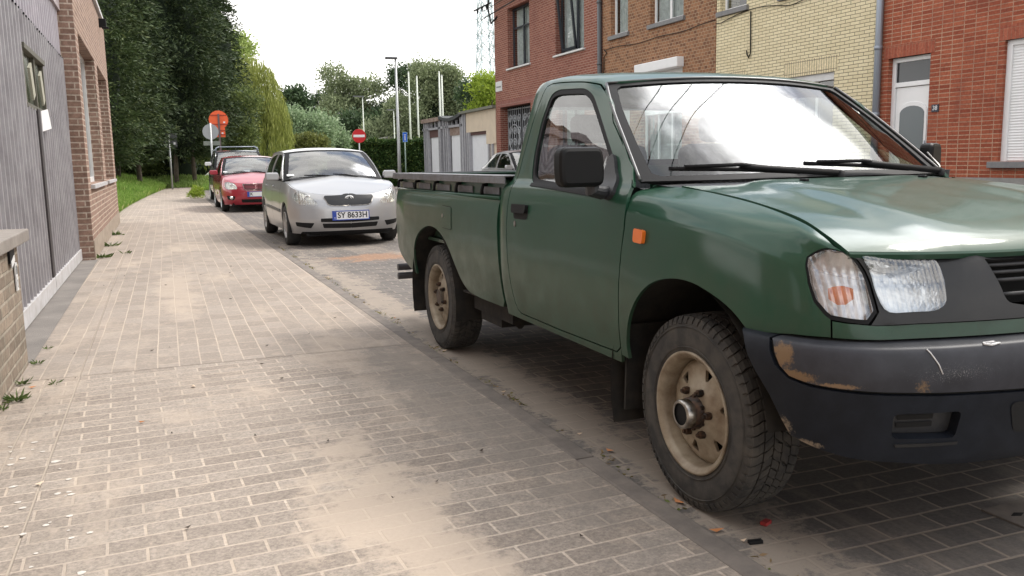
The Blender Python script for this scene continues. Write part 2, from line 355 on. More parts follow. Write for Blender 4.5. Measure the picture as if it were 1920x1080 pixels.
_f=[ # each station: list of 9 (x,y,z)
 [(-.45,.828,.45),(-.45,.842,.60),(-.45,.847,.75),(-.45,.846,.90),(-.45,.838,1.01),(-.45,.824,1.065),(-.45,.79,1.115),(-.45,.74,1.14),(-.45,.68,1.148)],
 [(0,.83,.45),(0,.85,.60),(0,.858,.75),(0,.852,.90),(0,.842,1.003),(0,.826,1.034),(0,.786,1.074),(0,.735,1.108),(0,.68,1.118)],
 [(.3,.825,.45),(.3,.845,.60),(.3,.852,.74),(.3,.845,.87),(.3,.832,.970),(.3,.814,1.00),(.3,.775,1.038),(.3,.735,1.066),(.3,.69,1.080)],
 [(.47,.81,.45),(.47,.828,.60),(.47,.836,.72),(.47,.828,.83),(.47,.814,.928),(.47,.800,.960),(.47,.772,1.001),(.47,.748,1.030),(.47,.712,1.044)],
 [(.60,.765,.45),(.605,.785,.60),(.608,.793,.72),(.600,.789,.82),(.580,.778,.895),(.568,.770,.935),(.562,.762,.963),(.558,.746,.99),(.553,.724,1.008)],
 [(.69,.68,.45),(.695,.69,.60),(.692,.70,.72),(.678,.70,.80),(.655,.698,.875),(.643,.695,.915),(.637,.706,.948),(.635,.712,.962),(.632,.716,.971)],
 [(.75,.55,.45),(.755,.55,.60),(.745,.55,.72),(.730,.55,.80),(.708,.55,.87),(.695,.55,.905),(.684,.55,.935),(.675,.55,.95),(.665,.55,.958)],
 [(.80,.30,.45),(.805,.30,.60),(.795,.30,.72),(.780,.30,.80),(.758,.30,.87),(.745,.30,.905),(.733,.30,.932),(.724,.30,.945),(.714,.30,.953)],
 [(.82,0,.45),(.825,0,.60),(.815,0,.72),(.80,0,.80),(.778,0,.87),(.765,0,.905),(.753,0,.932),(.744,0,.945),(.734,0,.953)]]
# hood: stations front-to-back nested curves, v from centre to edge
def _hood(xc,xe,zc,ze,ye,ridge=.006):
    out=[]
    for k,fr in enumerate((0,.30,.55,.68,.85,1.0)):
        y=ye*fr; x=xc+(xe-xc)*fr**2.2
        z=zc+(ze-zc)*fr**2.6+(ridge if k==2 else (0 if k!=3 else -ridge*.3))
        out.append((x,y,z))
    return out
TR_HOOD=Surf([0,1,2,3,4,5,5.6,6],[_hood(-.20,-.36,1.150,1.143,.675,.002),_hood(-.03,-.14,1.142,1.125,.68,.005),_hood(.16,.08,1.122,1.106,.688),_hood(.34,.26,1.094,1.082,.695),
  _hood(.52,.42,1.060,1.055,.708),_hood(.66,.535,1.022,1.02,.722,.004),_hood(.725,.60,.992,.993,.725,.002),_hood(.757,.635,.962,.974,.722,0)],[0,.3,.55,.68,.85,1])
_he=TR_HOOD.ev(np.linspace(0,6,80),np.full(80,.99))
for _k in range(6):
    _s=_f[_k]; _x=min(_s[8][0],.628); _i=np.interp(_x,_he[:,0],np.arange(80)); _y=np.interp(_i,np.arange(80),_he[:,1]); _z=np.interp(_i,np.arange(80),_he[:,2])-.003
    _s[8]=(_x,_y+.004,_z); 
    if _k<5: _s[7]=(_s[7][0],_y+.036,_z-.011)
TR_NOSE=Surf([-.45,0,.3,.47,.62,.75,.92,1.18,1.48],_f)
# bumper: stations of 9 rows top inner -> under
def _b(x,y,nx,ny,k=1.0):
    prof=[(-.10,.735),(-.02,.733),(.006,.718),(.016,.66),(.008,.60),(-.006,.53),(-.022,.46),(-.045,.39),(-.09,.355)]
    return [(x+nx*o,y+ny*o*k,z) for o,z in prof]
TR_BUMP=Surf([0,.18,.33,.46,.6,.8,1.05,1.4],[_b(.33,.868,0,1),_b(.50,.862,.12,1),_b(.635,.825,.5,.86),_b(.735,.735,.78,.62),_b(.795,.60,.92,.38),_b(.835,.42,.98,.18),_b(.858,.2,1,.08),_b(.865,0,1,0)])

# windshield: v 0 centre .. 1 edge, t 0 base .. 1 top
def _ws(xc,zc,xe,ye,ze): return [(xc+(xe-xc)*f**2.3,ye*f,zc+(ze-zc)*f**2) for f in (0,.35,.65,.85,1)]
TR_WS=Surf([0,.35,.7,1],[_ws(-.245,1.158,-.385,.755,1.150),_ws(-.46,1.315,-.565,.715,1.295),_ws(-.672,1.465,-.755,.668,1.440),_ws(-.845,1.580,-.905,.615,1.552)],[0,.35,.65,.85,1])
# ============================================================ SETTING MATERIALS
def uvnode(t,rot=0,loc=(0,0,0),wall=True):
    tc=N(t,'ShaderNodeTexCoord'); sp=N(t,'ShaderNodeSeparateXYZ'); cb=N(t,'ShaderNodeCombineXYZ'); L=t.links.new
    if wall:
        ad=N(t,'ShaderNodeMath',operation='ADD'); L(tc.outputs['Object'],sp.inputs[0]); L(sp.outputs[0],ad.inputs[0]); L(sp.outputs[1],ad.inputs[1]); L(ad.outputs[0],cb.inputs[0]); L(sp.outputs[2],cb.inputs[1])
        src=cb.outputs[0]
    else: src=tc.outputs['Object']
    mp=N(t,'ShaderNodeMapping',inp={'Rotation':(0,0,rot),'Location':loc}); L(src,mp.inputs[0]); return mp.outputs[0],tc
def brickmat(name,c1,c2,mort,bw=.22,bh=.068,ms=.007,off=.5,wall=True,rot=0,rough=.85,bias=0,dirt=None,patch=None,bump=.5,var=.35,freq=2,loc=(0,0,0),wob=.004):
    m=bpy.data.materials.new(name); m.use_nodes=True; t=m.node_tree; b=t.nodes['Principled BSDF']; L=t.links.new
    v,tc=uvnode(t,rot,loc,wall)
    # uneven laying
    nw=N(t,'ShaderNodeTexNoise',inp={'Scale':3.0,'Detail':3}); L(v,nw.inputs[0]); vs=N(t,'ShaderNodeVectorMath',operation='MULTIPLY_ADD'); vs.inputs[1].default_value=(wob*3,wob*3,0)
    L(nw.outputs[1],vs.inputs[0]); L(v,vs.inputs[2]); v2=vs.outputs[0]
    br=N(t,'ShaderNodeTexBrick',offset=off,offset_frequency=freq,inp={'Scale':1,'Mortar Size':ms,'Mortar Smooth':.25,'Bias':bias,'Brick Width':bw,'Row Height':bh})
    br.inputs['Color1'].default_value=(*c1,1); br.inputs['Color2'].default_value=(*c2,1); br.inputs['Mortar'].default_value=(*mort,1); L(v2,br.inputs[0])
    nz=N(t,'ShaderNodeTexNoise',inp={'Scale':22 if wall else 75,'Detail':8,'Roughness':.75}); L(tc.outputs['Object'],nz.inputs[0])
    r=N(t,'ShaderNodeMapRange',inp={1:.3,2:.7,3:1-var,4:1+var}); L(nz.outputs[0],r.inputs[0])
    hs=N(t,'ShaderNodeHueSaturation'); L(br.outputs[0],hs.inputs['Color']); L(r.outputs[0],hs.inputs['Value']); col=hs.outputs[0]; fac=br.outputs[1]
    if dirt:   # (scale, colour, lo, hi, amount, detail) drifted sand or grime
        for (sc,dc,lo,hi,am,st) in dirt:
            n2=N(t,'ShaderNodeTexNoise',inp={'Scale':sc,'Detail':12,'Roughness':.72,'Distortion':.5}); mpp=N(t,'ShaderNodeMapping',inp={'Scale':st}); L(tc.outputs['Object'],mpp.inputs[0]); L(mpp.outputs[0],n2.inputs[0])
            # sand gathers in joints first
            a=N(t,'ShaderNodeMath',operation='MULTIPLY_ADD',inp={1:.10,2:0}); L(fac,a.inputs[0]); L(n2.outputs[0],a.inputs[2])
            r2=N(t,'ShaderNodeMapRange',inp={1:lo,2:hi,3:0,4:am}); L(a.outputs[0],r2.inputs[0])
            mx=N(t,'ShaderNodeMix',data_type='RGBA'); L(r2.outputs[0],mx.inputs[0]); L(col,mx.inputs[6]); mx.inputs[7].default_value=(*dc,1); col=mx.outputs[2]
    if patch: col=patch(t,tc,col,fac)
    L(col,b.inputs['Base Color']); b.inputs['Roughness'].default_value=rough; b.inputs['Specular IOR Level'].default_value=.25
    iv=N(t,'ShaderNodeMath',operation='MULTIPLY_ADD',inp={1:-1,2:1}); L(fac,iv.inputs[0]); a2=N(t,'ShaderNodeMath',operation='MULTIPLY_ADD',inp={1:.25}); L(nz.outputs[0],a2.inputs[0]); L(iv.outputs[0],a2.inputs[2])
    bp=N(t,'ShaderNodeBump',inp={'Strength':bump,'Distance':.006}); L(a2.outputs[0],bp.inputs['Height']); L(bp.outputs[0],b.inputs['Normal'])
    return m
def zone_patch(zones):
    """colour drifts with their own outline: list of (centre, radii, colour, edge noise scale, amount)"""
    def f(t,tc,col,fac):
        L=t.links.new
        for c,r,cc,sc,am in zones:
            s=N(t,'ShaderNodeVectorMath',operation='SUBTRACT'); s.inputs[1].default_value=c; L(tc.outputs['Object'],s.inputs[0])
            d=N(t,'ShaderNodeVectorMath',operation='DIVIDE'); d.inputs[1].default_value=r; L(s.outputs[0],d.inputs[0])
            l=N(t,'ShaderNodeVectorMath',operation='LENGTH'); L(d.outputs[0],l.inputs[0])
            n=N(t,'ShaderNodeTexNoise',inp={'Scale':sc,'Detail':12,'Roughness':.78}); L(tc.outputs['Object'],n.inputs[0])
            a=N(t,'ShaderNodeMath',operation='MULTIPLY_ADD',inp={1:3.4,2:-1.2}); L(n.outputs[0],a.inputs[0])
            e=N(t,'ShaderNodeMath',operation='SUBTRACT'); L(a.outputs[0],e.inputs[0]); L(l.outputs[1],e.inputs[1])
            r_=N(t,'ShaderNodeMapRange',inp={1:-.22,2:.10,3:0,4:am}); L(e.outputs[0],r_.inputs[0])
            mx=N(t,'ShaderNodeMix',data_type='RGBA'); L(r_.outputs[0],mx.inputs[0]); L(col,mx.inputs[6]); mx.inputs[7].default_value=(*cc,1); col=mx.outputs[2]
        return col
    return f
SAND=(.43,.355,.285)
pavdirt=[(1.3,SAND,.52,.64,.72,(1,.45,1)),(9,SAND,.56,.66,.5,(1,.8,1)),(1.1,(.19,.165,.142),.54,.72,.5,(1,.6,1))]
nearz=zone_patch([((.62,2.75,0),(.42,1.5,1),SAND,3.2,.8),((-.05,5.9,0),(.9,.35,1),SAND,4,.8),((.2,8.5,0),(.35,3,1),SAND,3,.6),((1.32,4.2,0),(.40,4.0,1),(.175,.158,.142),4,.5),((1.30,9,0),(.30,3,1),(.18,.16,.14),3,.5)])
M_pav1=brickmat('sidewalk_pavers',(.238,.200,.168),(.305,.262,.222),(.45,.38,.315),.232,.1015,.0056,wall=False,rot=rad(-2.2),dirt=pavdirt,patch=nearz,var=.42,bump=.45)
M_pav2=brickmat('sidewalk_pavers_lengthwise',(.262,.222,.187),(.315,.27,.23),(.45,.38,.315),.232,.125,.005,wall=False,rot=rad(90.5),dirt=pavdirt,patch=zone_patch([((.1,9,0),(.3,3,1),SAND,3,.6)]),var=.25,bump=.4)
M_road=brickmat('street_pavers',(.112,.102,.095),(.155,.14,.128),(.25,.215,.18),.225,.118,.006,wall=False,rot=rad(1.5),dirt=[(1.3,(.30,.255,.21),.50,.66,.7,(1.5,.35,1)),(7,(.30,.25,.205),.56,.70,.5,(1,1,1))],
   patch=zone_patch([((1.74,5,0),(.26,12,1),(.31,.262,.215),7,.8),((2.6,11.0,0),(1.0,.7,1),(.36,.19,.10),4,.55)]),var=.25,bump=.5)
M_kerb=mat('kerb_concrete',(.14,.122,.108),.9,noise=(9,(.24,.205,.175),.75),bump=(90,.5,.004))
M_grass=mat('grass_soil',(.12,.16,.05),.95,noise=(1.2,(.24,.20,.11),.6),bump=(14,1,.05))
M_apron=mat('dark_asphalt_apron',(.15,.135,.122),.9,noise=(2.5,(.26,.235,.21),.55),bump=(120,.8,.004))
M_ground=mat('far_ground',(.17,.16,.13),.95,noise=(.3,(.10,.13,.06),.9))
# ============================================================ GROUND
def sheet(name,x0,x1,y0,y1,z,m,kind='structure',z2=None,nx=1,ny=1):
    mb=MB(); xs=np.linspace(x0,x1,nx+1); ys=np.linspace(y0,y1,ny+1)
    mb.add([(a,b,z) for b in ys for a in xs],[(j*(nx+1)+i,j*(nx+1)+i+1,(j+1)*(nx+1)+i+1,(j+1)*(nx+1)+i) for j in range(ny) for i in range(nx)])
    return tag(mb.build(name,m),kind=kind)
sheet('ground',-900,900,-300,1500,-.06,M_ground)
def road():
    mb=MB(); pts=[]   # kerb line drifts to the right far away
    ys=[-12,0,8,14,20,28,36,46,60]; xl=[1.56,1.56,1.56,1.56,1.58,1.6,1.72,2.0,2.9]; xr=[10.75]*6+[11,14,24]
    vs=[(a,y,.03) for a,y in zip(xl,ys)]+[(a,y,.03) for a,y in zip(xr,ys)]; n=len(ys)
    mb.add(vs,[(i,n+i,n+i+1,i+1) for i in range(n-1)]); tag(mb.build('street',M_road),kind='structure')
road()
KZ=.045
def kerb():
    mb=MB(); ys=np.arange(-3,47,2.0)
    for i,y in enumerate(ys):
        x=1.475+(0 if y<20 else (y-20)**2*.0006)+random.uniform(-.004,.004); g=.0015
        mb.bx(x,x+.095,y+g,y+2-g,-.05,KZ+.001+random.uniform(-.002,.001))
    o=mb.build('kerb',M_kerb,bevel=.012); tag(o,kind='structure'); 
    m2=MB(); m2.bx(1.46,1.60,-3,47,-.055,KZ-.02); 
kerb()
sheet('sidewalk_joint_sand',-1.35,1.474,-3,22,KZ-.006,mat('joint_sand',(.44,.37,.30),.95,bump=(200,.6,.003)))
for x0,x1 in ((-1.35,-.668),(-.660,-.503),(-.494,1.472)): sheet('sidewalk',x0,x1,-3,5.47,KZ,M_pav1)
for x0,x1 in ((-1.35,-.503),(-.496,1.472)): sheet('sidewalk_far',x0,x1,5.475,22,KZ+.0005,M_pav2)
def farpath():
    mb=MB(); ys=[22,28,34,40,48,56]; xl=[-1.0,-1.0,-.95,-.8,-.3,.6]; xr=[1.475,1.50,1.58,1.70,1.95,2.5]
    vs=[(a-.4,y,KZ+.0005) for a,y in zip(xl,ys)]+[(a,y,KZ+.0005) for a,y in zip(xr,ys)]; n=len(ys); mb.add(vs,[(i,n+i,n+i+1,i+1) for i in range(n-1)])
    tag(mb.build('footpath',M_pav2),kind='structure')
farpath()
sheet('asphalt_apron',-1.5,-.80,6.0,12.5,KZ+.005,M_apron)
sheet('far_sidewalk',10.75,12.0,-12,41,.10,M_kerb)
def verge():
    mb=MB(); nx,ny=30,40; vs=[]
    for j in range(ny+1):
        for i in range(nx+1):
            x=-30+i*1.0 if i<nx else -1.0; x=-1.0-(1-i/nx)**1.5*29; y=20.8+j*1.6
            x+= 0 if y<26 else (y-26)**1.3*.02
            vs.append((x,y,KZ+.004+min(1.1,(-1-x+ (0 if y<26 else (y-26)**1.3*.02))*.13)*1+.05*mnoise.noise(Vector((x*.6,y*.6,0)))*min(1,(i<nx))))
    mb.add(vs,[(j*(nx+1)+i,j*(nx+1)+i+1,(j+1)*(nx+1)+i+1,(j+1)*(nx+1)+i) for j in range(ny) for i in range(nx)],smooth=True)
    tag(mb.build('grass_verge_ground',M_grass),kind='structure')
verge()
sheet('verge_beyond_path',-30,60,54,130,-.01,M_grass)
# ============================================================ LEFT SIDE
M_brickL=brickmat('brown_red_brick',(.20,.125,.095),(.30,.195,.15),(.47,.39,.32),.235,.075,.010,rough=.9,dirt=[(1.2,(.36,.25,.18),.5,.75,.4,(1,1,1))],bump=.9)
M_brickD=brickmat('low_wall_brick',(.165,.13,.10),(.27,.215,.165),(.36,.31,.25),.215,.075,.010,rough=.9,dirt=[(3,(.14,.13,.10),.5,.7,.5,(1,1,1))],bump=1.0)
M_metal=mat('weathered_sheet_metal',(.36,.345,.355),.5,metal=.3,noise=(3.5,(.22,.205,.215),.8),bump=(40,.15,.003))
M_metalT=mat('pale_sheet_metal',(.44,.41,.44),.5,metal=.3,noise=(3,(.30,.28,.31),.7))
M_rail_l=mat('pale_gate_rail',(.50,.49,.50),.55,noise=(6,(.33,.31,.29),.8))
M_capst=mat('cap_stone',(.20,.175,.155),.8,noise=(9,(.30,.27,.235),.6),bump=(70,.5,.004))
M_white=mat('white_upvc',(.80,.80,.80),.35,noise=(3,(.68,.68,.67),.4)); M_white2=mat('off_white_paint',(.66,.66,.655),.5,noise=(5,(.52,.51,.49),.5))
M_winglass=glassmat('window_glass',(.80,.84,.84),boost=1.5,lo=.05)
M_curtain=mat('net_curtain',(.68,.68,.66),.9,noise=(9,(.36,.36,.34),.6)); M_room=mat('dark_room',(.03,.03,.032),.9)
M_darkframe=mat('dark_blue_frame',(.018,.022,.03),.4); M_sill=mat('blue_stone',(.17,.17,.175),.7,noise=(12,(.26,.25,.24),.5))
M_zinc=mat('zinc_grey',(.30,.33,.38),.45,metal=.4); M_pvcg=mat('dark_grey_pipe',(.09,.095,.10),.45)
def lowwall():
    W=empty('garden_wall',(-.95,3,KZ),0,'low brown brick wall with a grey stone coping at the left edge of the picture','wall')
    def loc(o): o.parent=W; o.location=(.95,-3,-KZ); return o
    mb=MB(); mb.bx(-1.07,-.82,.5,5.95,0,.80); loc(mb.build('wall_body',M_brickD))
    mb=MB()
    ys=[.5,1.6,2.75,3.9,5.0,6.10]
    for a,b in zip(ys[:-1],ys[1:]): mb.bx(-1.12,-.765,a+.004,b-.004,.802,.875)
    loc(mb.build('coping',M_capst,bevel=.008))
    mb=MB(); mb.box((-.812,5.66,.745),(.012,.16,.07)); loc(mb.build('dark_niche',M_black)); mb=MB(); mb.box((-.806,5.66,.715),(.006,.13,.035),M=Matrix.Rotation(rad(14),3,'X')); loc(mb.build('white_strip',M_white2))
    M=Matrix.Translation((-.805,5.72,.655))@Matrix(((0,0,1,0),(1,0,0,0),(0,1,0,0),(0,0,0,1)))
    mb=MB(); mb.box((-.810,5.76,.655),(.008,.062,.085)); mb.box((-.810,5.76,.572),(.008,.062,.075)); n=mb.build('number_plate',M_white2); loc(n)
    for dy,dz,h in ((-.012,.655,.05),(.012,.655,.05),(0,.575,.045)): t=MB(); t.box((-.8055,5.76+dy,dz),(.002,.010,h)); t.build('plate_mark',M_pvcg,n)
lowwall()
def gate():
    G=empty('metal_gate',(-1.03,9.3,KZ),0,'tall weathered grey sheet-metal gate with a small window in it','gate'); off=Vector((1.03,-9.3,-KZ))
    def B(mb,name,m,p=None,**k):
        o=mb.build(name,m,p if p is not None else G,**k)
        if p is None: o.location=off
        return o
    X=-1.03
    def corr(y0,y1,z0,z1,x,pitch=.19,d=.036):
        mb=MB(); y=y0; P=[]
        while y<y1-.01:
            for dy,dx in ((0,0),(.075,0),(.085,d),(.115,d),(.125,0)): 
                if y+dy<=y1: P.append((y+dy,x+dx))
            y+=pitch
        P.append((y1,x)); n=len(P)
        mb.add([(b,a,z0) for a,b in P]+[(b,a,z1) for a,b in P],[(i,i+1,n+i+1,n+i) for i in range(n-1)]); return mb
    # leaves, cut round the window
    for (y0,y1,z0,z1) in ((6.2,9.33,.20,1.79),(9.45,12.62,.20,1.79),(6.2,8.74,1.79,2.62),(10.27,12.62,1.79,2.62),(8.74,10.27,2.30,2.62)):
        B(corr(y0,y1,z0,z1,X),'gate_sheet',M_metal)
    B(corr(6.2,12.62,2.60,3.22,X-.012,.19,.03),'upper_sheet',M_metalT)
    mb=MB(); mb.bx(X-.03,X+.045,6.2,12.66,3.20,3.34); B(mb,'top_beam',mat('pinkish_beam',(.36,.31,.32),.6,noise=(6,(.25,.22,.22),.6)))
    mb=MB(); mb.bx(X-.03,X+.045,6.2,9.36,.06,.20); mb.bx(X-.03,X+.045,9.40,12.64,.06,.20); B(mb,'bottom_rail',M_rail_l,bevel=.004)
    mb=MB(); mb.bx(X-.01,X+.037,9.31,9.46,.2,1.80); B(mb,'leaf_gap_strip',mat('dark_brown_strip',(.035,.028,.028),.7))  # dark strip standing in for the shaded gap between the leaves
    mb=MB(); mb.bx(X-.005,X+.035,12.60,12.64,.06,3.2); B(mb,'edge_post',M_metalT)
    for z in (.42,1.05,1.62,2.05,2.62):
        mb=MB(); mb.bx(X+.0,X+.05,12.60,12.72,z,z+.03); B(mb,'hinge',M_black)
    for z in (2.05,2.9):
        mb=MB(); mb.tube([(X+.05,12.74,z),(X+.05,12.74,z+.22)],.03,10); B(mb,'hinge_pin',M_metalT)
    w=MB(); w.bx(X-.01,X+.045,8.70,10.20,2.28,2.33); w.bx(X-.01,X+.03,8.70,10.20,1.78,1.82)
    for y in (8.72,9.46,10.17): w.bx(X-.01,X+.025,y,y+.04,1.8,2.3)
    F=B(w,'window_frame',mat('gate_window_frame',(.075,.07,.05),.6,noise=(10,(.15,.14,.11),.7)),bevel=.004)
    mb=MB(); mb.bx(X-.012,X-.008,8.72,10.30,1.8,2.3); mb.build('pane',mat('dirty_green_glass',(.06,.07,.055),.15,noise=(5,(.16,.17,.13),.8)),F)
    for y in (9.1,9.85):
        mb=MB(); mb.box((X+.03,y,2.03),(.02,.16,.30),M=Matrix.Rotation(rad(22),3,'X')); mb.build('vent_flap',mat('pale_flap',(.34,.33,.26),.6),F)
    # bolts
    mb=MB()
    for k in range(40): mb.box((X+.03,6.29+k*.16,2.615),(.012,.03,.016))
    o=B(mb,'bolts',M_black); tag(o,kind='stuff')
    mb=MB(); mb.box((X+.034,9.62,1.70),(.004,.26,.19),M=Matrix.Rotation(rad(-24),3,'Z')@Matrix.Rotation(rad(12),3,'X'))
    o=mb.build('paper_notice',M_white); tag(o,'white sheet of paper stuck in the gap of the grey metal gate','paper')
gate()
def facade_mesh(X,y0,y1,z0,z1,ops,depth,back,name,m,parent):
    """wall face at x=X with openings (y0,y1,z0,z1) and reveals going to X+back"""
    mb=MB(); ys=sorted({y0,y1,*[o[0] for o in ops],*[o[1] for o in ops]}); zs=sorted({z0,z1,*[o[2] for o in ops],*[o[3] for o in ops]})
    ys=[y for y in ys if y0<=y<=y1]; zs=[z for z in zs if z0<=z<=z1]
    for a,b in zip(ys[:-1],ys[1:]):
        for c,d in zip(zs[:-1],zs[1:]):
            my,mz=(a+b)/2,(c+d)/2
            if any(o[0]<my<o[1] and o[2]<mz<o[3] for o in ops): continue
            mb.add([(X,a,c),(X,b,c),(X,b,d),(X,a,d)],[(0,1,2,3)])
    for o in ops:
        a,b,c,d=o[:4]; Xb=X+back
        mb.add([(X,a,c),(Xb,a,c),(Xb,a,d),(X,a,d)],[(0,1,2,3)]); mb.add([(X,b,c),(X,b,d),(Xb,b,d),(Xb,b,c)],[(0,1,2,3)])
        mb.add([(X,a,d),(Xb,a,d),(Xb,b,d),(X,b,d)],[(0,1,2,3)]); mb.add([(X,a,c),(X,b,c),(Xb,b,c),(Xb,a,c)],[(0,1,2,3)])
    # back and sides
    mb.add([(X+depth,y0,z0),(X+depth,y1,z0),(X+depth,y1,z1),(X+depth,y0,z1)],[(0,1,2,3)])
    for y in (y0,y1): mb.add([(X,y,z0),(X+depth,y,z0),(X+depth,y,z1),(X,y,z1)],[(0,1,2,3)])
    return mb.build(name,m,parent)
def brickbuilding():
    Bd=empty('brick_building',(0,0,0),0,'single-storey brown brick building with a stepped pier beside the metal gate','building')
    X=-.84; o=[(13.0,16.25,1.02,3.02),(16.95,19.95,1.02,3.02)]
    facade_mesh(X,12.52,20.8,0,4.18,o,-6,-.22,'wall',M_brickL,Bd)
    mb=MB(); mb.bx(-1.02,-1.6,12.50,12.9,0,4.18); mb.build('pier',M_brickL,Bd)
    mb=MB(); mb.bx(X-.3,X+.05,12.48,20.84,4.18,4.26); mb.build('coping',M_rail_l,Bd)
    mb=MB(); mb.bx(-6.8,X-.1,12.6,20.8,4.10,4.17); mb.build('roof',M_pvcg,Bd)
    mb=MB(); mb.bx(X-.01,X+.012,12.53,20.79,0.05,.30); mb.build('plinth_render',mat('plinth_render',(.33,.27,.21),.9,noise=(6,(.20,.15,.11),.9)),Bd)
    for a,b,c,d in o:
        f=MB(); x=X-.20
        for y0,y1,z0,z1 in ((a,b,d-.07,d),(a,b,c,c+.08),(a,a+.07,c+.08,d-.07),(b-.07,b,c+.08,d-.07),((a+b)/2-.04,(a+b)/2+.04,c+.08,d-.07)): f.bx(x,x+.05,y0,y1,z0,z1)
        F=f.build('window',M_white2,Bd); g=MB(); g.bx(x+.01,x+.014,a,b,c,d); g.build('pane',M_winglass,F)
        g=MB(); g.bx(x-.10,x-.09,a-.1,b+.1,c-.1,d); g.build('curtain',M_curtain,F)
        s=MB(); s.bx(X-.19,X+.05,a-.03,b+.03,c-.055,c-.002); s.build('sill',M_rail_l,F)
    mb=MB(); mb.box((X+.06,19.0,4.02),(.14,.12,.16)); mb.box((X+.11,18.98,3.93),(.12,.10,.04)); mb.build('wall_lamp',M_black,Bd,bevel=.01)
brickbuilding()
# houses of the same row behind the camera, on the kerb-side (they stand beside the parked pickup and show in its paint)
def near_left_house():
    H=empty('terrace_house',(0,0,0),0,'brown brick house front just out of view behind the low wall','house')
    facade_mesh(-3.6,-9,5.6,0,6.2,[(-6.5,-4.8,1,2.6),(-1.0,.9,1,2.6),(2.6,3.6,.1,2.5)],-5,-.15,'wall',M_brickL,H)
    for a,b,c,d in [(-6.5,-4.8,1,2.6),(-1.0,.9,1,2.6),(2.6,3.6,.1,2.5)]:
        f=MB(); f.bx(-3.74,-3.70,a,b,c,d); f.build('window' if c>.5 else 'door',M_winglass if c>.5 else M_white,H)
        f=MB(); f.bx(-3.90,-3.88,a,b,c,d); f.build('curtain',M_curtain,H)
    mb=MB(); mb.add([(-3.4,-9,6.2),(-3.4,5.6,6.2),(-6.4,5.6,8.4),(-6.4,-9,8.4)],[(0,1,2,3)]); mb.build('roof',mat('roof_tile',(.10,.05,.04),.8),H)
near_left_house()
sheet('front_yard',-3.6,-1.07,-9,12.5,KZ-.01,M_apron)
# ============================================================ RIGHT SIDE HOUSES
XF=12.0
def bk(c1,c2,m,**k): return brickmat('facade_brick_'+str(len(bpy.data.materials)),c1,c2,m,**k)
M_b1=bk((.190,.060,.042),(.255,.095,.066),(.40,.28,.22),bw=.22,bh=.074,ms=.009,bump=.5,var=.3,dirt=[(.5,(.17,.07,.06),.5,.75,.5,(1,1,1))])
M_b2=bk((.29,.140,.074),(.115,.050,.032),(.36,.26,.17),bw=.13,bh=.078,ms=.008,bias=-.25,bump=.6,var=.35,off=.5)
M_b3=bk((.66,.57,.37),(.73,.64,.43),(.10,.09,.07),bw=.24,bh=.064,ms=.006,bump=.4,var=.12,dirt=[(.8,(.45,.37,.22),.5,.8,.35,(1,1,1))])
M_b4=bk((.25,.062,.034),(.36,.105,.056),(.44,.29,.20),bw=.21,bh=.069,ms=.0075,bump=.5,var=.35,freq=1,dirt=[(1.1,(.17,.055,.04),.52,.72,.6,(1,1,1))])
M_sold3=brickmat('yellow_soldier_course',(.66,.57,.37),(.70,.60,.40),(.10,.09,.07),.066,.22,.006,off=0)
M_sold4=brickmat('red_soldier_course',(.28,.075,.045),(.36,.11,.065),(.30,.14,.09),.066,.22,.005,off=0)
M_sold1=brickmat('brown_soldier_course',(.20,.070,.055),(.26,.10,.08),(.33,.24,.20),.066,.22,.006,off=0)
M_plinth=mat('plinth_cement',(.24,.235,.225),.85,noise=(5,(.36,.35,.33),.6)); M_roof=mat('dark_roof_tiles',(.06,.045,.04),.8)
def window(H,a,b,c,d,fm,split=(.5,),trans=None,curtain=True,rec=.13,sill=True,fw=.06,name='window',tilt=False,sillm=None,room=True):
    x=XF+rec; f=MB(); ys=[a]+[a+(b-a)*s for s in split]+[b]
    f.bx(x,x+.06,a,b,d-fw,d); f.bx(x,x+.06,a,b,c,c+fw); f.bx(x,x+.06,a,a+fw,c+fw,d-fw); f.bx(x,x+.06,b-fw,b,c+fw,d-fw)
    zt=d-fw if trans is None else trans
    if trans: f.bx(x,x+.06,a+fw,b-fw,zt-.03,zt+.03)
    for y in ys[1:-1]: f.bx(x,x+.06,y-fw*.6,y+fw*.6,c+fw,zt-.03)
    if trans and split: 
        for y in ys[1:-1]: f.bx(x,x+.06,y-fw*.4,y+fw*.4,zt+.03,d-fw)
    F=f.build(name,fm,H,bevel=.006)
    g=MB(); g.add([(x+.02,a+fw,c+fw),(x+.02,b-fw,c+fw),(x+.02,b-fw,d-fw),(x+.02,a+fw,d-fw)],[(0,1,2,3)]); g.build('pane',M_winglass,F)
    if curtain:
        g=MB(); ys=np.linspace(a+fw,b-fw,60); n=60
        V=[(x+.12+.02*math.sin(y*46)+.012*math.sin(y*91+1),y,c+.05) for y in ys]+[(x+.12+.02*math.sin(y*46)+.012*math.sin(y*91+1),y,d-.02) for y in ys]
        g.add(V,[(i,i+1,n+i+1,n+i) for i in range(n-1)],smooth=True); g.build('curtain',M_curtain,F)
    g=MB(); g.bx(x+.5,x+.52,a-.2,b+.2,c-.2,d+.2); g.build('room_back',M_room,F)
    if sill:
        s=MB(); s.bx(XF-.07,XF+rec,a-.08,b+.08,c-.11 if sillm is M_sill else c-.06,c-.004); s.build('sill',sillm or M_sill,F,bevel=.006)
    return F
def soldier(H,a,b,z,m,h=.22,name='lintel'):
    mb=MB(); mb.bx(XF-.006,XF+.1,a,b,z,z+h); return mb.build(name,m,H)
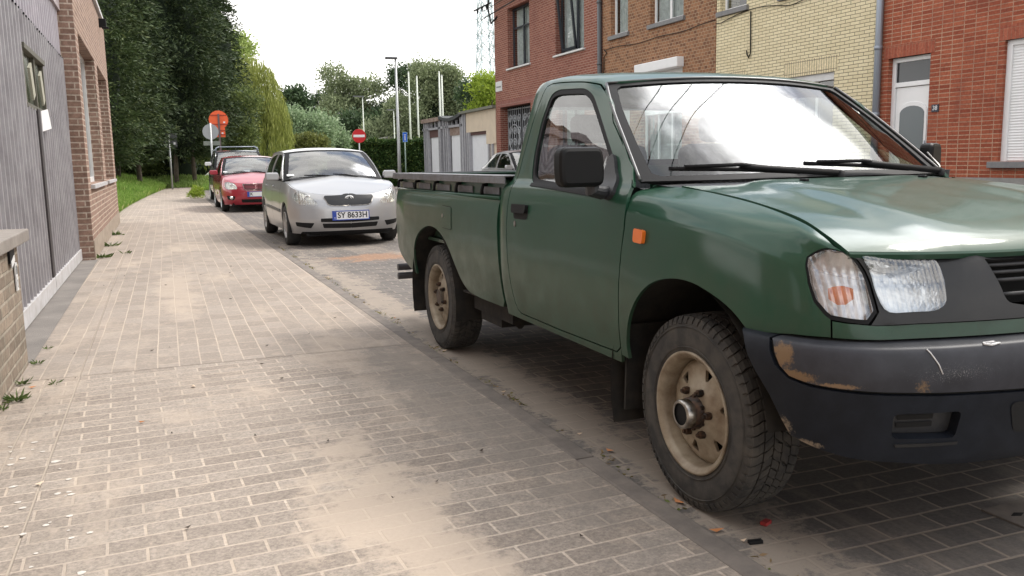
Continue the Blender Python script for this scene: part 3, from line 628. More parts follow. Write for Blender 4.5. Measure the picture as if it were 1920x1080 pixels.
def rooftop(H,y0,y1,z,m=None):
    mb=MB(); mb.add([(XF-.25,y0,z),(XF-.25,y1,z),(XF+4.2,y1,z+3.0),(XF+4.2,y0,z+3.0),(XF+8.6,y0,z),(XF+8.6,y1,z)],[(0,1,2,3),(3,2,5,4),(0,3,4),(1,5,2)]); mb.build('roof',m or M_roof,H)
    g=MB(); g.tube([(XF-.32,y0,z-.03),(XF-.32,y1,z-.03)],.07,8); g.build('gutter',M_zinc,H)
def house1():
    H=empty('red_brown_brick_house',(0,0,0),0,'reddish brown brick corner house with dark blue window frames and an ironwork garage gate','house')
    ops=[(27.66,30.5,.1,3.2),(27.66,29.62,4.52,6.6),(23.6,25.6,4.52,6.6),(23.6,25.4,1.1,2.9)]
    facade_mesh(XF,22.48,30.95,0,7.3,ops,8.5,.40,'wall',M_b1,H)
    window(H,27.66,29.62,4.52,6.6,M_darkframe,(.5,),5.9,sillm=M_white2,rec=.20,fw=.08)
    W=window(H,23.6,25.6,4.52,6.6,M_darkframe,(.42,),None,sillm=M_white2,rec=.20,fw=.08)
    m=MB()   # tilted sash
    R_=Matrix.Translation((XF+.19,0,4.62))@Matrix.Rotation(rad(-6),4,'Y')
    for y0,y1,z0,z1 in ((24.48,25.5,0,.08),(24.48,25.5,1.84,1.92),(24.48,24.56,0,1.92),(25.42,25.5,0,1.92)):
        m.add([R_@Vector((x,y,z)) for x in (-.03,.03) for y in (y0,y1) for z in (z0,z1)],[(0,1,3,2),(4,6,7,5),(0,4,5,1),(2,3,7,6),(0,2,6,4),(1,5,7,3)])
    m.build('tilted_sash',M_darkframe,W)
    window(H,23.6,25.4,1.1,2.9,M_darkframe,(.5,),sillm=M_white2)
    soldier(H,27.4,30.75,3.2,M_sold1)
    # ironwork gate: scrolls on a dark panel
    g=MB(); g.bx(XF+.30,XF+.33,27.66,30.5,.1,3.2); GT=g.build('garage_gate',M_gap,H)
    def scroll(mb,cy,cz,r,s=1):
        P=[(XF+.27,cy+s*r*(1-k/26)*math.cos(k*.42),cz+r*(1-k/26)*math.sin(k*.42)) for k in range(24)]; mb.tube(P,.022,5)
    for half in (27.74,29.12):
        g=MB()
        for k in range(7): g.tube([(XF+.27,half+.06+k*.2,.15),(XF+.27,half+.06+k*.2,3.15)],.012,5)
        for z in (.2,1.2,3.1): g.tube([(XF+.27,half,z),(XF+.27,half+1.3,z)],.025,5)
        for z in (.6,1.0,1.5,1.9,2.3,2.75):
            for k,cy in enumerate((half+.22,half+.64,half+1.06)): scroll(g,cy,z,.17,1 if k%2 else -1)
        P=[(XF+.26,half+.65+.5*math.cos(a),2.05+.5*math.sin(a)) for a in np.linspace(0,2*math.pi,24)]; g.tube(P,.022,5)
        g.build('wrought_iron',mat('grey_ironwork',(.30,.31,.32),.5),GT)
    n=MB(); n.bx(XF-.02,XF-.002,30.25,30.88,3.80,4.16); n=n.build('street_name_plate',M_white2,H)
    # tiny, unreadable lettering line on the name plate
    d=MB(); d.bx(XF-.024,XF-.021,30.33,30.80,3.93,3.985); d.build('plate_line',mat('plate_text_grey',(.25,.25,.25),.6),n)
    b=MB(); b.tube([(XF,30.6,6.5),(XF-.1,31.0,6.3),(XF-.1,31.3,6.9),(XF-.1,31.2,7.3)],.035,6); b.tube([(XF-.3,30.5,6.95),(XF-.3,32.3,6.95)],.03,6)
    for y in (30.9,31.4,31.9): b.tube([(XF-.3,y,6.95),(XF-.3,y,6.78)],[.05,.02],6)
    b.build('wire_bracket',M_black,H)
    rooftop(H,22.48,30.95,7.3)
    p=MB(); p.tube([(XF-.07,22.50,0),(XF-.07,22.50,7.2)],.065,10)
    for z in (1.5,3.9,5.6): p.tube([(XF-.07,22.50,z),(XF-.07,22.50,z+.06)],.08,10)
    p.build('downpipe',M_pvcg,H)
house1()
def shutter(H,a,b,c,d,x,m,p=.042):
    mb=MB(); z=c
    while z<d:
        mb.add([(x,a,z),(x,b,z),(x-.008,b,z+p*.5),(x-.008,a,z+p*.5),(x,b,z+p),(x,a,z+p)],[(0,1,2,3),(3,2,4,5)]); z+=p
    return mb.build('roller_shutter',m,H)
def house2():
    H=empty('patterned_brick_house',(0,0,0),0,'brown house of checkered two-tone brick, between dark red and yellow houses','house')
    ops=[(21.0,21.95,4.62,6.6),(18.33,19.85,4.62,6.6),(18.35,20.3,1.0,3.45),(20.9,21.9,.15,2.6)]
    facade_mesh(XF,17.0,22.44,0,7.2,ops,8.5,.2,'wall',M_b2,H)
    window(H,21.0,21.95,4.62,6.6,M_white,(),sillm=M_sill); window(H,18.33,19.85,4.62,6.6,M_white,(.5,),sillm=M_sill)
    window(H,18.35,20.3,1.0,3.45,M_white,(.33,.66),sillm=M_sill); shutter(H,18.40,20.25,2.35,3.40,XF+.09,M_white)
    b=MB(); b.bx(XF-.20,XF+.12,18.3,20.34,3.42,3.66); b.build('shutter_box',M_white,H,bevel=.02)
    d=MB(); d.bx(XF+.12,XF+.16,20.9,21.9,.15,2.6); d.build('door',M_white2,H)
    c=MB(); P=[(XF-.03,y,4.30+.02*math.sin(y*3)-.05*math.sin((y-17)/5.4*math.pi)) for y in np.linspace(17,22.3,24)]; c.tube(P,.009,5); c.tube([(XF-.03,22.3,4.3),(XF-.05,22.1,4.18),(XF-.03,22.3,4.1),(XF-.03,22.36,3.0)],.015,5); c.build('cable',M_black,H)
    rooftop(H,17.0,22.44,7.2)
house2()
def house3():
    H=empty('yellow_brick_house',(0,0,0),0,'pale yellow brick terrace house with grey window sills','house')
    ops=[(15.9,16.85,4.46,6.4),(13.3,14.75,4.46,6.4),(13.2,14.52,1.05,2.80),(15.95,16.85,.15,2.95)]
    facade_mesh(XF,12.16,16.98,0,7.25,ops,8.5,.2,'wall',M_b3,H)
    window(H,15.9,16.85,4.46,6.4,M_white,(),curtain=False,sillm=M_sill); window(H,13.3,14.75,4.46,6.4,M_white,(.5,),sillm=M_sill)
    window(H,13.2,14.52,1.05,2.80,M_white,(.45,),None,sillm=M_sill,curtain=False)
    b=MB(); b.bx(XF+.04,XF+.16,13.2,14.52,2.66,2.80); b.build('shutter_box',M_white2,H)
    soldier(H,13.12,14.62,2.80,M_sold3,.30); soldier(H,15.88,16.92,2.95,M_sold3,.16)
    d=MB(); d.bx(XF+.12,XF+.16,15.95,16.85,.15,2.95); d.build('door',M_white2,H)
    c=MB(); P=[(XF-.03,y,4.2+.14*abs(math.sin((y-12)*1.3))) for y in np.linspace(12.2,16.98,24)]; c.tube(P,.009,5); c.tube([(XF-.03,15.72,4.3),(XF-.03,15.70,3.42),(XF-.03,15.76,3.34),(XF-.03,15.82,3.42),(XF-.03,15.83,3.5)],.014,5); c.build('cable',M_black,H)
    rooftop(H,12.16,16.98,7.25)
    p=MB(); p.tube([(XF-.07,12.06,0),(XF-.07,12.06,7.2)],.06,12)
    for z in (1.9,3.05,4.6): p.tube([(XF-.07,12.06,z),(XF-.07,12.06,z+.07)],.07,12)
    p.build('downpipe',M_zinc,H)
house3()
def house4():
    H=empty('red_brick_house',(0,0,0),0,'bright red brick terrace house with a white arched-pane door numbered 38','house')
    ops=[(10.98,11.88,.25,2.88),(7.9,9.62,1.09,2.90),(10.98,11.88,4.3,6.3),(7.9,9.5,4.3,6.3)]
    facade_mesh(XF,6.9,12.14,.84,7.2,ops,8.5,.2,'wall',M_b4,H)
    facade_mesh(XF-.02,6.9,12.14,0,.84,[(10.98,11.88,.25,.84)],8.5,.2,'plinth',M_plinth,H)
    window(H,10.98,11.88,4.3,6.3,M_white,(),sillm=M_sill); window(H,7.9,9.5,4.3,6.3,M_white,(.5,),sillm=M_sill)
    f=MB(); x=XF+.10
    f.bx(x,x+.08,10.98,11.88,2.80,2.88); f.bx(x,x+.08,10.98,11.04,.25,2.80); f.bx(x,x+.08,11.80,11.88,.25,2.80); f.bx(x,x+.08,11.04,11.80,2.38,2.46)
    F=f.build('door_frame',M_white,H,bevel=.006)
    p=MB(); p.bx(x+.03,x+.034,11.04,11.80,2.46,2.80); p.build('transom_pane',mat('dark_pane',(.03,.035,.04),.05),F)
    D=MB(); D.bx(x+.03,x+.07,11.045,11.795,.27,2.37); D=D.build('door',M_white,H)
    # raised frame with an arched top
    arch=[(11.16,1.30),(11.68,1.30),(11.68,1.92)]+[(11.42+.26*math.cos(a),1.92+.13*math.sin(a)) for a in np.linspace(.15,math.pi-.15,10)]+[(11.16,1.92)]
    big=[(11.11,1.25),(11.73,1.25),(11.73,1.95)]+[(11.42+.31*math.cos(a),1.95+.17*math.sin(a)) for a in np.linspace(.15,math.pi-.15,10)]+[(11.11,1.95)]
    MM=Matrix(((0,0,-1,0),(1,0,0,0),(0,1,0,0),(0,0,0,1)))
    mb=MB(); mb.prism(big,.018,Matrix.Translation((x+.03,0,0))@MM); mb.build('raised_frame',M_white,D,bevel=.006)
    mb=MB(); mb.prism(arch,.006,Matrix.Translation((x+.011,0,0))@MM); mb.build('door_pane',mat('frosted_grey_pane',(.12,.14,.15),.25),D)
    for z0,z1 in ((.35,.72),(.80,1.16)):
        mb=MB(); mb.bx(x+.018,x+.03,11.13,11.71,z0,z1); mb.build('door_panel',M_white,D,bevel=.008)
    mb=MB(); mb.tube([(x-.02,11.10,1.25),(x-.02,11.10,1.45)],.012,6); mb.build('handle',M_zinc,D)
    n=MB(); n.bx(XF-.015,XF-.002,10.76,10.90,1.91,2.03); n=n.build('number_plate',mat('enamel_blue_black',(.015,.02,.04),.3),H)
    text('38',.10,M_white,n,Matrix.Translation((XF-.017,10.83,1.97))@Matrix(((0,0,-1,0),(-1,0,0,0),(0,1,0,0),(0,0,0,1))),depth=.001)
    soldier(H,10.9,11.98,2.88,M_sold4,.22); soldier(H,7.8,9.72,2.90,M_sold4,.22)
    s=MB(); s.bx(XF-.09,XF+.15,7.8,9.74,.99,1.086); s.build('sill',M_sill,H,bevel=.008)
    fr=MB(); fr.bx(XF+.06,XF+.12,7.9,7.98,1.09,2.9); fr.bx(XF+.06,XF+.12,9.53,9.62,1.09,2.9); fr.bx(XF+.06,XF+.12,7.98,9.53,2.82,2.9); fr=fr.build('window_frame',M_white,H)
    shutter(H,7.98,9.53,1.09,2.83,XF+.09,M_white)
    rooftop(H,6.9,12.14,7.2)
house4()
def house5(y0,y1,m,label,name):
    H=empty(name,(0,0,0),0,label,'house'); a=y0+.6; ops=[(a,a+1.7,1.1,2.8),(a,a+1.7,4.3,6.2),(y1-1.4,y1-.5,.2,2.8),(y1-1.6,y1-.4,4.3,6.2)]
    facade_mesh(XF,y0,y1,0,7.2,ops,8.5,.2,'wall',m,H)
    for o in (ops[0],ops[1],ops[3]): window(H,*o,M_white,(.5,),sillm=M_sill)
    d=MB(); d.bx(XF+.12,XF+.16,*ops[2]); d.build('door',M_white,H); rooftop(H,y0,y1,7.2)
house5(1.2,6.88,M_b3,'yellow brick terrace house just out of view to the right of the red one','yellow_brick_house')
house5(-5,1.18,M_b4,'red brick terrace house out of view on the far side beside the camera','red_brick_house')
# ---- sheds beyond the corner house
def sheds():
    cream=mat('cream_render',(.60,.50,.38),.85,noise=(3,(.48,.40,.31),.6)); gpost=mat('grey_timber',(.30,.30,.32),.75,noise=(6,(.42,.41,.42),.6)); wd=mat('white_shed_door',(.72,.73,.75),.5,noise=(4,(.62,.62,.64),.5))
    brn=mat('brown_board',(.10,.05,.045),.7); rust=mat('rusty_fascia',(.20,.13,.10),.8,noise=(8,(.35,.30,.26),.8))
    S=empty('garage_shed',(XF,33,0),0,'cream rendered garage shed with sloping roof edge next to the brick house','shed')
    def B(mb,n,m,p,**k): 
        o=mb.build(n,m,p,**k); 
        if p.parent is None: o.location=-p.location
        return o
    m=MB(); m.bx(XF,XF+5,31.0,34.4,2.42,3.22); m.bx(XF,XF+5,31.0,32.05,1.90,2.42); m.bx(XF+.06,XF+5,31.0,32.05,0,1.9); B(m,'wall',cream,S)
    m=MB(); m.bx(XF+.12,XF+.16,32.05,34.0,0,2.40); B(m,'door',wd,S)
    m=MB(); m.bx(XF+.05,XF+.2,32.05,34.0,2.30,2.44); B(m,'lintel',brn,S)
    m=MB()
    for y in (31.35,31.75,34.0,34.22,34.5,34.75): m=MB(); m.bx(XF-.02,XF+.12,y,y+.12,0,1.9 if y<32 else 2.42 if y<34.4 else 3.2); B(m,'post',gpost,S)
    m=MB(); m.add([(XF-.15,30.96,3.33),(XF-.15,34.9,3.30),(XF+5,34.9,3.15),(XF+5,30.96,3.18),(XF-.15,30.96,3.23),(XF-.15,34.9,3.20),(XF+5,34.9,3.05),(XF+5,30.96,3.08)],[(0,1,2,3),(4,7,6,5),(0,4,5,1),(1,5,6,2),(2,6,7,3),(3,7,4,0)]); B(m,'roof',mat('mossy_roof_edge',(.16,.16,.13),.9),S)
    for i,(y0,y1,lab) in enumerate(((34.92,37.95,'grey framed shed with a white door under a sagging dark roof sheet'),(37.98,40.8,'farthest grey shed with a white door below a brown board and a rusty fascia'))):
        S2=empty('garage_shed',(XF,(y0+y1)/2,0),0,lab,'shed')
        m=MB(); m.bx(XF+.14,XF+.18,y0+.25,y0+1.85,0,2.38); B(m,'door',wd,S2)
        m=MB(); m.bx(XF+.10,XF+.14,y0+.2,y1-.4,2.38,2.72); B(m,'lintel_board',rust if i==0 else brn,S2)
        m=MB()
        for y in (y0,y0+.2,y0+1.95,y0+2.2,y0+2.55): m=MB(); m.bx(XF-.0,XF+.14,y,y+.12,0,3.1); B(m,'post',gpost,S2)
        m=MB()
        for z in (2.72,): m.bx(XF+.0,XF+.13,y0,y1,z,z+.10)
        for y in (y0+.9,y0+1.5): m.bx(XF+.04,XF+.12,y,y+.08,2.82,3.10)
        B(m,'fanlight_frame',gpost,S2)
        m=MB(); m.bx(XF+.3,XF+5,y0,y1,0,3.0); B(m,'wall',M_room,S2)
        m=MB(); n=12
        if i==0:
            V=[(XF-.1+dx,y0+(y1-y0)*k/n,3.30-.17*math.sin(k/n*math.pi)+dz) for dx,dz in ((0,0),(0,-.14),(5,-.2)) for k in range(n+1)]; m.add(V,[(j*(n+1)+k,j*(n+1)+k+1,(j+1)*(n+1)+k+1,(j+1)*(n+1)+k) for j in range(2) for k in range(n)]); 
            V=[(XF-.1+5*(j),y0+(y1-y0)*k/n,3.30-.17*math.sin(k/n*math.pi)) for j in (0,1) for k in range(n+1)]; m.add(V,[(k,k+1,n+1+k+1,n+1+k) for k in range(n)]); B(m,'roof_sheet',mat('dark_roof_felt',(.05,.055,.055),.8),S2)
        else:
            m.bx(XF-.08,XF+5,y0,y1,3.08,3.26); B(m,'fascia',rust,S2)
sheds()
# ============================================================ VEGETATION
def leafmat(name,c1,c2,c3=None,trans=.3,rough=.6):
    m=bpy.data.materials.new(name); m.use_nodes=True; t=m.node_tree; t.nodes.clear(); L=t.links.new
    o=N(t,'ShaderNodeOutputMaterial'); g=N(t,'ShaderNodeNewGeometry'); r=N(t,'ShaderNodeValToRGB'); e=r.color_ramp.elements
    e[0].color=(*c1,1); e[1].color=(*c2,1)
    if c3: q=r.color_ramp.elements.new(.85); q.color=(*c2,1); e[-1].color=(*c3,1)
    L(g.outputs['Random Per Island'],r.inputs[0])
    d=N(t,'ShaderNodeBsdfPrincipled',inp={'Roughness':rough,'Specular IOR Level':.25}); tr=N(t,'ShaderNodeBsdfTranslucent'); mx=N(t,'ShaderNodeMixShader',inp={0:trans})
    L(r.outputs[0],d.inputs['Base Color']); L(r.outputs[0],tr.inputs[0]); L(d.outputs[0],mx.inputs[1]); L(tr.outputs[0],mx.inputs[2]); L(mx.outputs[0],o.inputs[0]); return m
def leafmesh(name,P,D,ln,wd,m,parent=None):
    """one pointed leaf (four corners) per point"""
    n=len(P); D=D/np.maximum(1e-9,np.linalg.norm(D,axis=1))[:,None]; R=rng.normal(size=(n,3)); S=np.cross(D,R); S/=np.maximum(1e-9,np.linalg.norm(S,axis=1))[:,None]
    ln=np.broadcast_to(ln,(n,))[:,None]; wd=np.broadcast_to(wd,(n,))[:,None]
    V=np.stack([P,P+D*ln*.45+S*wd*.5,P+D*ln,P+D*ln*.45-S*wd*.5],1).reshape(-1,3)
    me=bpy.data.meshes.new(name); me.vertices.add(4*n); me.vertices.foreach_set('co',V.astype(np.float32).ravel())
    me.loops.add(4*n); me.loops.foreach_set('vertex_index',np.arange(4*n,dtype=np.int32)); me.polygons.add(n); me.polygons.foreach_set('loop_start',np.arange(0,4*n,4,dtype=np.int32)); me.polygons.foreach_set('loop_total',np.full(n,4,dtype=np.int32))
    me.update(calc_edges=True); me.materials.append(m); o=bpy.data.objects.new(name,me); COL.objects.link(o)
    if parent is not None: o.parent=parent
    return o
def sph(n):
    v=rng.normal(size=(n,3)); return v/np.linalg.norm(v,axis=1)[:,None]
def blobcrown(blobs,ncl,nl,spread,up=.3,out=.8,shell=(.72,1.02)):
    """clumps of leaves near the surface of a set of ellipsoids"""
    P=[];D=[]; vol=np.array([b[1][0]*b[1][1]+b[1][2]*b[1][0] for b in blobs]); vol=vol/vol.sum()
    for (c,r),w_ in zip(blobs,vol):
        k=max(3,int(ncl*w_)); s=sph(k); s[:,2]=np.where(s[:,2]<-.5,-s[:,2]*.6,s[:,2]); rr=rng.uniform(*shell,size=(k,1))*(1+.12*np.sin(s[:,:1]*7+c[0]))
        C=np.array(c)+s*np.array(r)*rr
        for cc,ss in zip(C,s):
            q=np.clip(rng.normal(size=(nl,3)),-1.7,1.7)*spread*rng.uniform(.5,1.3); P.append(cc+q); D.append(ss*out+rng.normal(size=(nl,3))*.7+np.array([0,0,up]))
    return np.concatenate(P),np.concatenate(D)
def trunkmesh(name,m,parent,base,top,r0,r1,limbs=(),n=9):
    mb=MB(); b=np.array(base,float); t=np.array(top,float); k=7
    mb.tube([b+(t-b)*i/k+np.array([math.sin(i*1.7)*r0*.35,math.cos(i*1.3)*r0*.3,0])*(0<i<k) for i in range(k+1)],[r0*(1.25 if i==0 else 1)+(r1-r0)*i/k for i in range(k+1)],n)
    for (f,e,r) in limbs:
        s=b+(t-b)*f; e=np.array(e,float); mid=(s+e)/2+np.array([0,0,.08*np.linalg.norm(e-s)]); mb.tube([s,mid,e],[r,r*.65,r*.25],6)
    return mb.build(name,m,parent)
M_bark=mat('bark',(.09,.07,.055),.9,noise=(6,(.16,.13,.10),.8),bump=(30,.8,.02)); M_barkp=mat('pale_bark',(.22,.19,.16),.9,noise=(6,(.12,.10,.08),.8))
L_con=leafmat('cypress_leaves',(.026,.044,.018),(.058,.085,.034),(.12,.145,.06),.12); L_spr=leafmat('spruce_leaves',(.030,.050,.018),(.070,.100,.035),(.13,.155,.06),.15)
L_wil=leafmat('willow_leaves',(.16,.19,.045),(.34,.37,.10),(.50,.52,.20),.42); L_lime=leafmat('pale_leaves',(0.232,0.310,0.078),(0.403,0.480,0.171),None,.4)
L_ald=leafmat('round_green_leaves',(.07,.10,.03),(.15,.19,.06),(.24,.28,.10),.35)
L_grey=leafmat('silver_green_leaves',(0.155,0.225,0.116),(0.310,0.403,0.240),(0.496,0.574,0.388),.35); L_mid=leafmat('grey_green_leaves',(.15,.185,.10),(.28,.325,.18),(.42,.46,.28),.38)
L_dark=leafmat('dark_leaves',(0.036,0.065,0.032),(0.087,0.131,0.061),None,.25); L_yel=leafmat('yellow_green_leaves',(0.196,0.276,0.034),(0.368,0.460,0.069),None,.45); L_hed=leafmat('hedge_leaves',(0.023,0.052,0.014),(0.057,0.109,0.025),(0.172,0.218,0.057),.2)
L_brn=leafmat('bronze_green_leaves',(0.102,0.116,0.036),(0.203,0.217,0.065),None,.3)
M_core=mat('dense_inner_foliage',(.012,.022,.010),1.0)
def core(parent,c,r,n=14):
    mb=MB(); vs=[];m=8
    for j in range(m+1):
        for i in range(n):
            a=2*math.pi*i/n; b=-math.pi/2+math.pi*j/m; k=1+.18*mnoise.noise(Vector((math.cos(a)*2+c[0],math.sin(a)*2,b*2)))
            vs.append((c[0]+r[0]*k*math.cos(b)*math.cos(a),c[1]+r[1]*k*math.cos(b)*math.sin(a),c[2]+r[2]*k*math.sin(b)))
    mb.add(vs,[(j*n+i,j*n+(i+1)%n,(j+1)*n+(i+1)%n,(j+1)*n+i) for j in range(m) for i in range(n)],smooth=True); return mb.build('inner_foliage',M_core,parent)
def conifer(x,y,h,r,label,ncl,m,zb=1.2,droop=-.25,tip=.35,nl=22,group=None,leaf=(.34,.07),power=.7,trunks=1):
    T=empty('conifer_tree',(x,y,0),0,label,'tree',group)
    ncl=int(ncl*1.9); z=zb+(h-zb)*rng.uniform(0,1,ncl); a=rng.uniform(0,2*math.pi,ncl); u=(z-zb)/(h-zb)
    R=r*np.clip((1-u)**power*1.05,tip*.2,1)*(.55+.45*np.clip(u/.10,0,1)); R=R*(.82+.22*np.sin(a*5+z*1.9)+.10*rng.normal(size=ncl))*rng.uniform(.78,1.0,ncl)
    C=np.stack([R*np.cos(a),R*np.sin(a),z],1); O=np.stack([np.cos(a),np.sin(a),np.full(ncl,droop)],1)
    P=[];D=[]
    f=rng.uniform(0,1,(ncl,nl,1)); side=rng.normal(size=(ncl,nl,3))*.17
    P=(C[:,None,:]+O[:,None,:]*(f-.6)*1.1+side*(1.3-f)).reshape(-1,3); D=(O[:,None,:]*.9+rng.normal(size=(ncl,nl,3))*.45+np.array([0,0,.12])).reshape(-1,3)
    leafmesh('crown',P,D,rng.uniform(.6,1.3,len(P))*leaf[0],rng.uniform(.6,1.2,len(P))*leaf[1]*1.15,m,T)
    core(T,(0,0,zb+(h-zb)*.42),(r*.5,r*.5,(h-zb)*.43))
    for k in range(trunks):
        dx=0 if trunks==1 else math.cos(k*2.1)*.7; dy=0 if trunks==1 else math.sin(k*2.1)*.6
        trunkmesh('trunk',M_bark,T,(dx,dy,0),(dx*.3,dy*.3,h*.8),.17 if trunks==1 else .12,.04)
    return T
conifer(1.35,55,17.5,3.35,'tall dark cypress at the end of the footpath with its right side against the sky',1500,L_con,zb=1.9,power=.45,trunks=3)
conifer(-1.55,49,16,2.6,'dark cypress left of the tallest one, behind the dark sign back',1100,L_con,zb=1.7,power=.45,trunks=2)
conifer(-2.6,43.5,15,2.9,'olive green spruce nearest to the brick building',1400,L_spr,zb=1.5,power=.55,leaf=(.26,.06),trunks=2)
conifer(-6.5,47,15,3.2,'spruce mostly hidden behind the brick building',700,L_spr,zb=1.2,power=.6)
conifer(4.0,63,15,2.6,'farthest dark cypress, half hidden beside the willow',700,L_con,zb=1.5,power=.5)
def willow():
    T=empty('weeping_willow',(7.3,73,0),0,'weeping willow with long hanging yellow-green branches','tree')
    P=[];D=[];ln=[]
    tops=[((.1,0,7.9),(2.0,2.0,2.3)),((-1.6,-.6,6.6),(1.5,1.5,1.8)),((1.3,-.5,5.5),(1.3,1.4,1.7)),((-2.9,.4,5.2),(1.2,1.3,1.9)),((.4,-1.3,6.3),(1.2,1.2,1.6))]
    for (c,r) in tops:
        k=int(170*r[0]); s=sph(k); s[:,2]=abs(s[:,2])*.9
        C=np.array(c)+s*np.array(r)*rng.uniform(.8,1.05,(k,1))
        for cc,ss in zip(C,s):
            drop=min(cc[2]-rng.uniform(1.2,2.6),rng.uniform(1.6,6.5)*(1.1-ss[2]*.5)); m_=max(4,int(drop/.14)); z=np.linspace(0,drop,m_); o=np.array([ss[0],ss[1],0])
            w_=np.stack([o[0]*.75*(1-np.exp(-z*.8))+.04*np.sin(z*2+cc[0]*5),o[1]*.5*(1-np.exp(-z)),-z],1)
            q=cc+w_+rng.normal(size=(m_,3))*np.array([.05,.05,.1]); P.append(q); D.append(np.tile([0,0,-1.],(m_,1))+rng.normal(size=(m_,3))*.16)
    P=np.concatenate(P);D=np.concatenate(D); leafmesh('crown',P,D,rng.uniform(.3,.65,len(P)),rng.uniform(.04,.075,len(P)),L_wil,T)
    core(T,(-.1,.6,4.6),(1.7,1.2,3.3)); trunkmesh('trunk',M_bark,T,(-.2,0,0),(0,0,6.5),.42,.2,[(.7,(-1.8,0,7),.12),(.7,(1.5,0,6.5),.12)])
willow()
def broad(name,x,y,label,blobs,ncl,nl,spread,leaf,m,trunk=True,corer=None,group=None,limbs=True):
    T=empty(name,(x,y,0),0,label,'tree' if trunk else 'bush',group); P,D=blobcrown(blobs,ncl,nl,spread)
    leafmesh('crown',P,D,rng.uniform(.7,1.3,len(P))*leaf,rng.uniform(.6,1.2,len(P))*leaf*.55,m,T)
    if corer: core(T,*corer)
    top=max(b[0][2] for b in blobs)
    if trunk: trunkmesh('trunk',M_bark,T,(0,0,0),(0,0,top),.30,.08,[(.35+.5*i/len(blobs),tuple(np.array(b[0])*.95),.11) for i,b in enumerate(blobs)] if limbs else ())
    return T
def rb(n,cx,cz,w,h,d,r,seed):
    g=np.random.default_rng(seed); out=[]
    for _ in range(n):
        q=g.uniform(.55,1.15); out.append(((cx+g.uniform(-w,w),g.uniform(-d,d),cz+g.uniform(-h,h)),(r*q,r*q,r*q*.85)))
    return out
broad('broadleaf_tree',8.0,88,'pale yellow-green treetop rising above the weeping willow',rb(7,-.3,10.6,1.0,2.2,1,1.5,3),260,26,.42,.34,L_lime)
broad('alder_tree',3.6,60,'bright round-leaved tree between the dark cypress and the willow',rb(9,.6,4.0,1.3,1.7,.9,1.15,5)+rb(4,-1.2,2.6,1.0,.8,.6,.9,6),420,30,.30,.24,L_ald,corer=((.2,.6,3.2),(1.4,.8,1.9)))
broad('shrub',-.2,57,'leafy shrub under the cypresses at the end of the path',rb(8,0,1.5,2.6,.5,.8,1.0,8),240,26,.28,.22,L_ald,trunk=False,corer=((0,.7,1.2),(2.6,.7,1.2)))
broad('dark_tree',21.3,140,'dark green far tree, between the willow and the pale tall tree',rb(9,-.5,9.0,2.2,3.8,1.5,1.9,11),330,26,.6,.55,L_dark)
broad('dark_tree',24.5,142,'small dark far tree top with sky gaps, left of the pale tall tree',rb(5,.2,11.0,1.1,2.6,1,1.2,12),130,22,.55,.45,L_dark)
broad('silver_bush',13.5,90,'large silvery green bush right beside the willow',rb(12,-.2,3.4,1.9,2.2,1.2,1.6,13),520,30,.38,.32,L_grey,trunk=False,corer=((0,.8,2.6),(2.3,1.2,2.6)))
broad('silver_bush',17.0,93,'silvery green bush behind the no-entry sign',rb(12,.1,3.2,2.0,1.9,1.2,1.5,14),480,30,.38,.32,L_grey,trunk=False,corer=((0,.8,2.4),(2.4,1.2,2.4)))
broad('bronze_bush',11.9,78,'low bronze-green bush in front of the silvery ones',rb(6,0,2.1,1.2,1.0,.8,1.1,15),210,26,.3,.26,L_brn,trunk=False,corer=((0,.5,1.6),(1.2,.6,1.4)))
broad('poplar_tree',26.4,120,'tall pale grey-green tree with sky showing through, left of the street lamp',rb(16,-.2,10.2,3.4,2.9,1.5,1.75,21)+rb(5,.5,5.0,2.8,1.6,1,1.6,22),640,26,.55,.42,L_mid)
broad('dark_tree',31.4,118,'darker tree rising behind the street lamp head',rb(10,0,9.5,2.0,4.2,1.2,1.8,23),380,26,.5,.42,L_dark)
broad('poplar_tree',32.3,101,'wide grey-green tree above the garage sheds',rb(20,0,8.2,3.3,3.6,1.6,1.9,25),900,28,.46,.36,L_mid,corer=((0,1.2,6.5),(3.0,1.2,4.2)))
broad('poplar_tree',27.0,104,'lower grey-green tree behind the flagpoles',rb(12,0,5.4,2.4,2.8,1.3,1.6,27),480,26,.45,.36,L_mid,corer=((0,.8,4),(2,1,3)))
broad('dark_tree',33.2,90,'dark tree under the pylon beside the brick corner house',rb(10,.3,6.0,1.8,2.6,1.2,1.4,29),380,26,.42,.34,L_dark)
broad('yellow_green_tree',20.2,53,'bright yellow-green small tree behind the cream shed',rb(9,.2,4.0,.9,2.0,.8,.9,31),300,28,.26,.22,L_yel)
for k,(x,y) in enumerate(((20.5,112),(24,108),(29.5,112),(35.5,108),(38,96),(12,104),(7,100),(3,92),(-3,80),(-9,75),(41,88))):
    broad('distant_tree',x,y,['dark far tree in the row closing the view behind the hedge'][0],rb(9,0,3.8,2.8,2.0,1.2,1.8,40+k),330,24,.55,.5,L_dark if k%2 else L_mid,group='far trees closing the view',corer=((0,1,3.2),(3.0,1.2,3.2)),limbs=False)
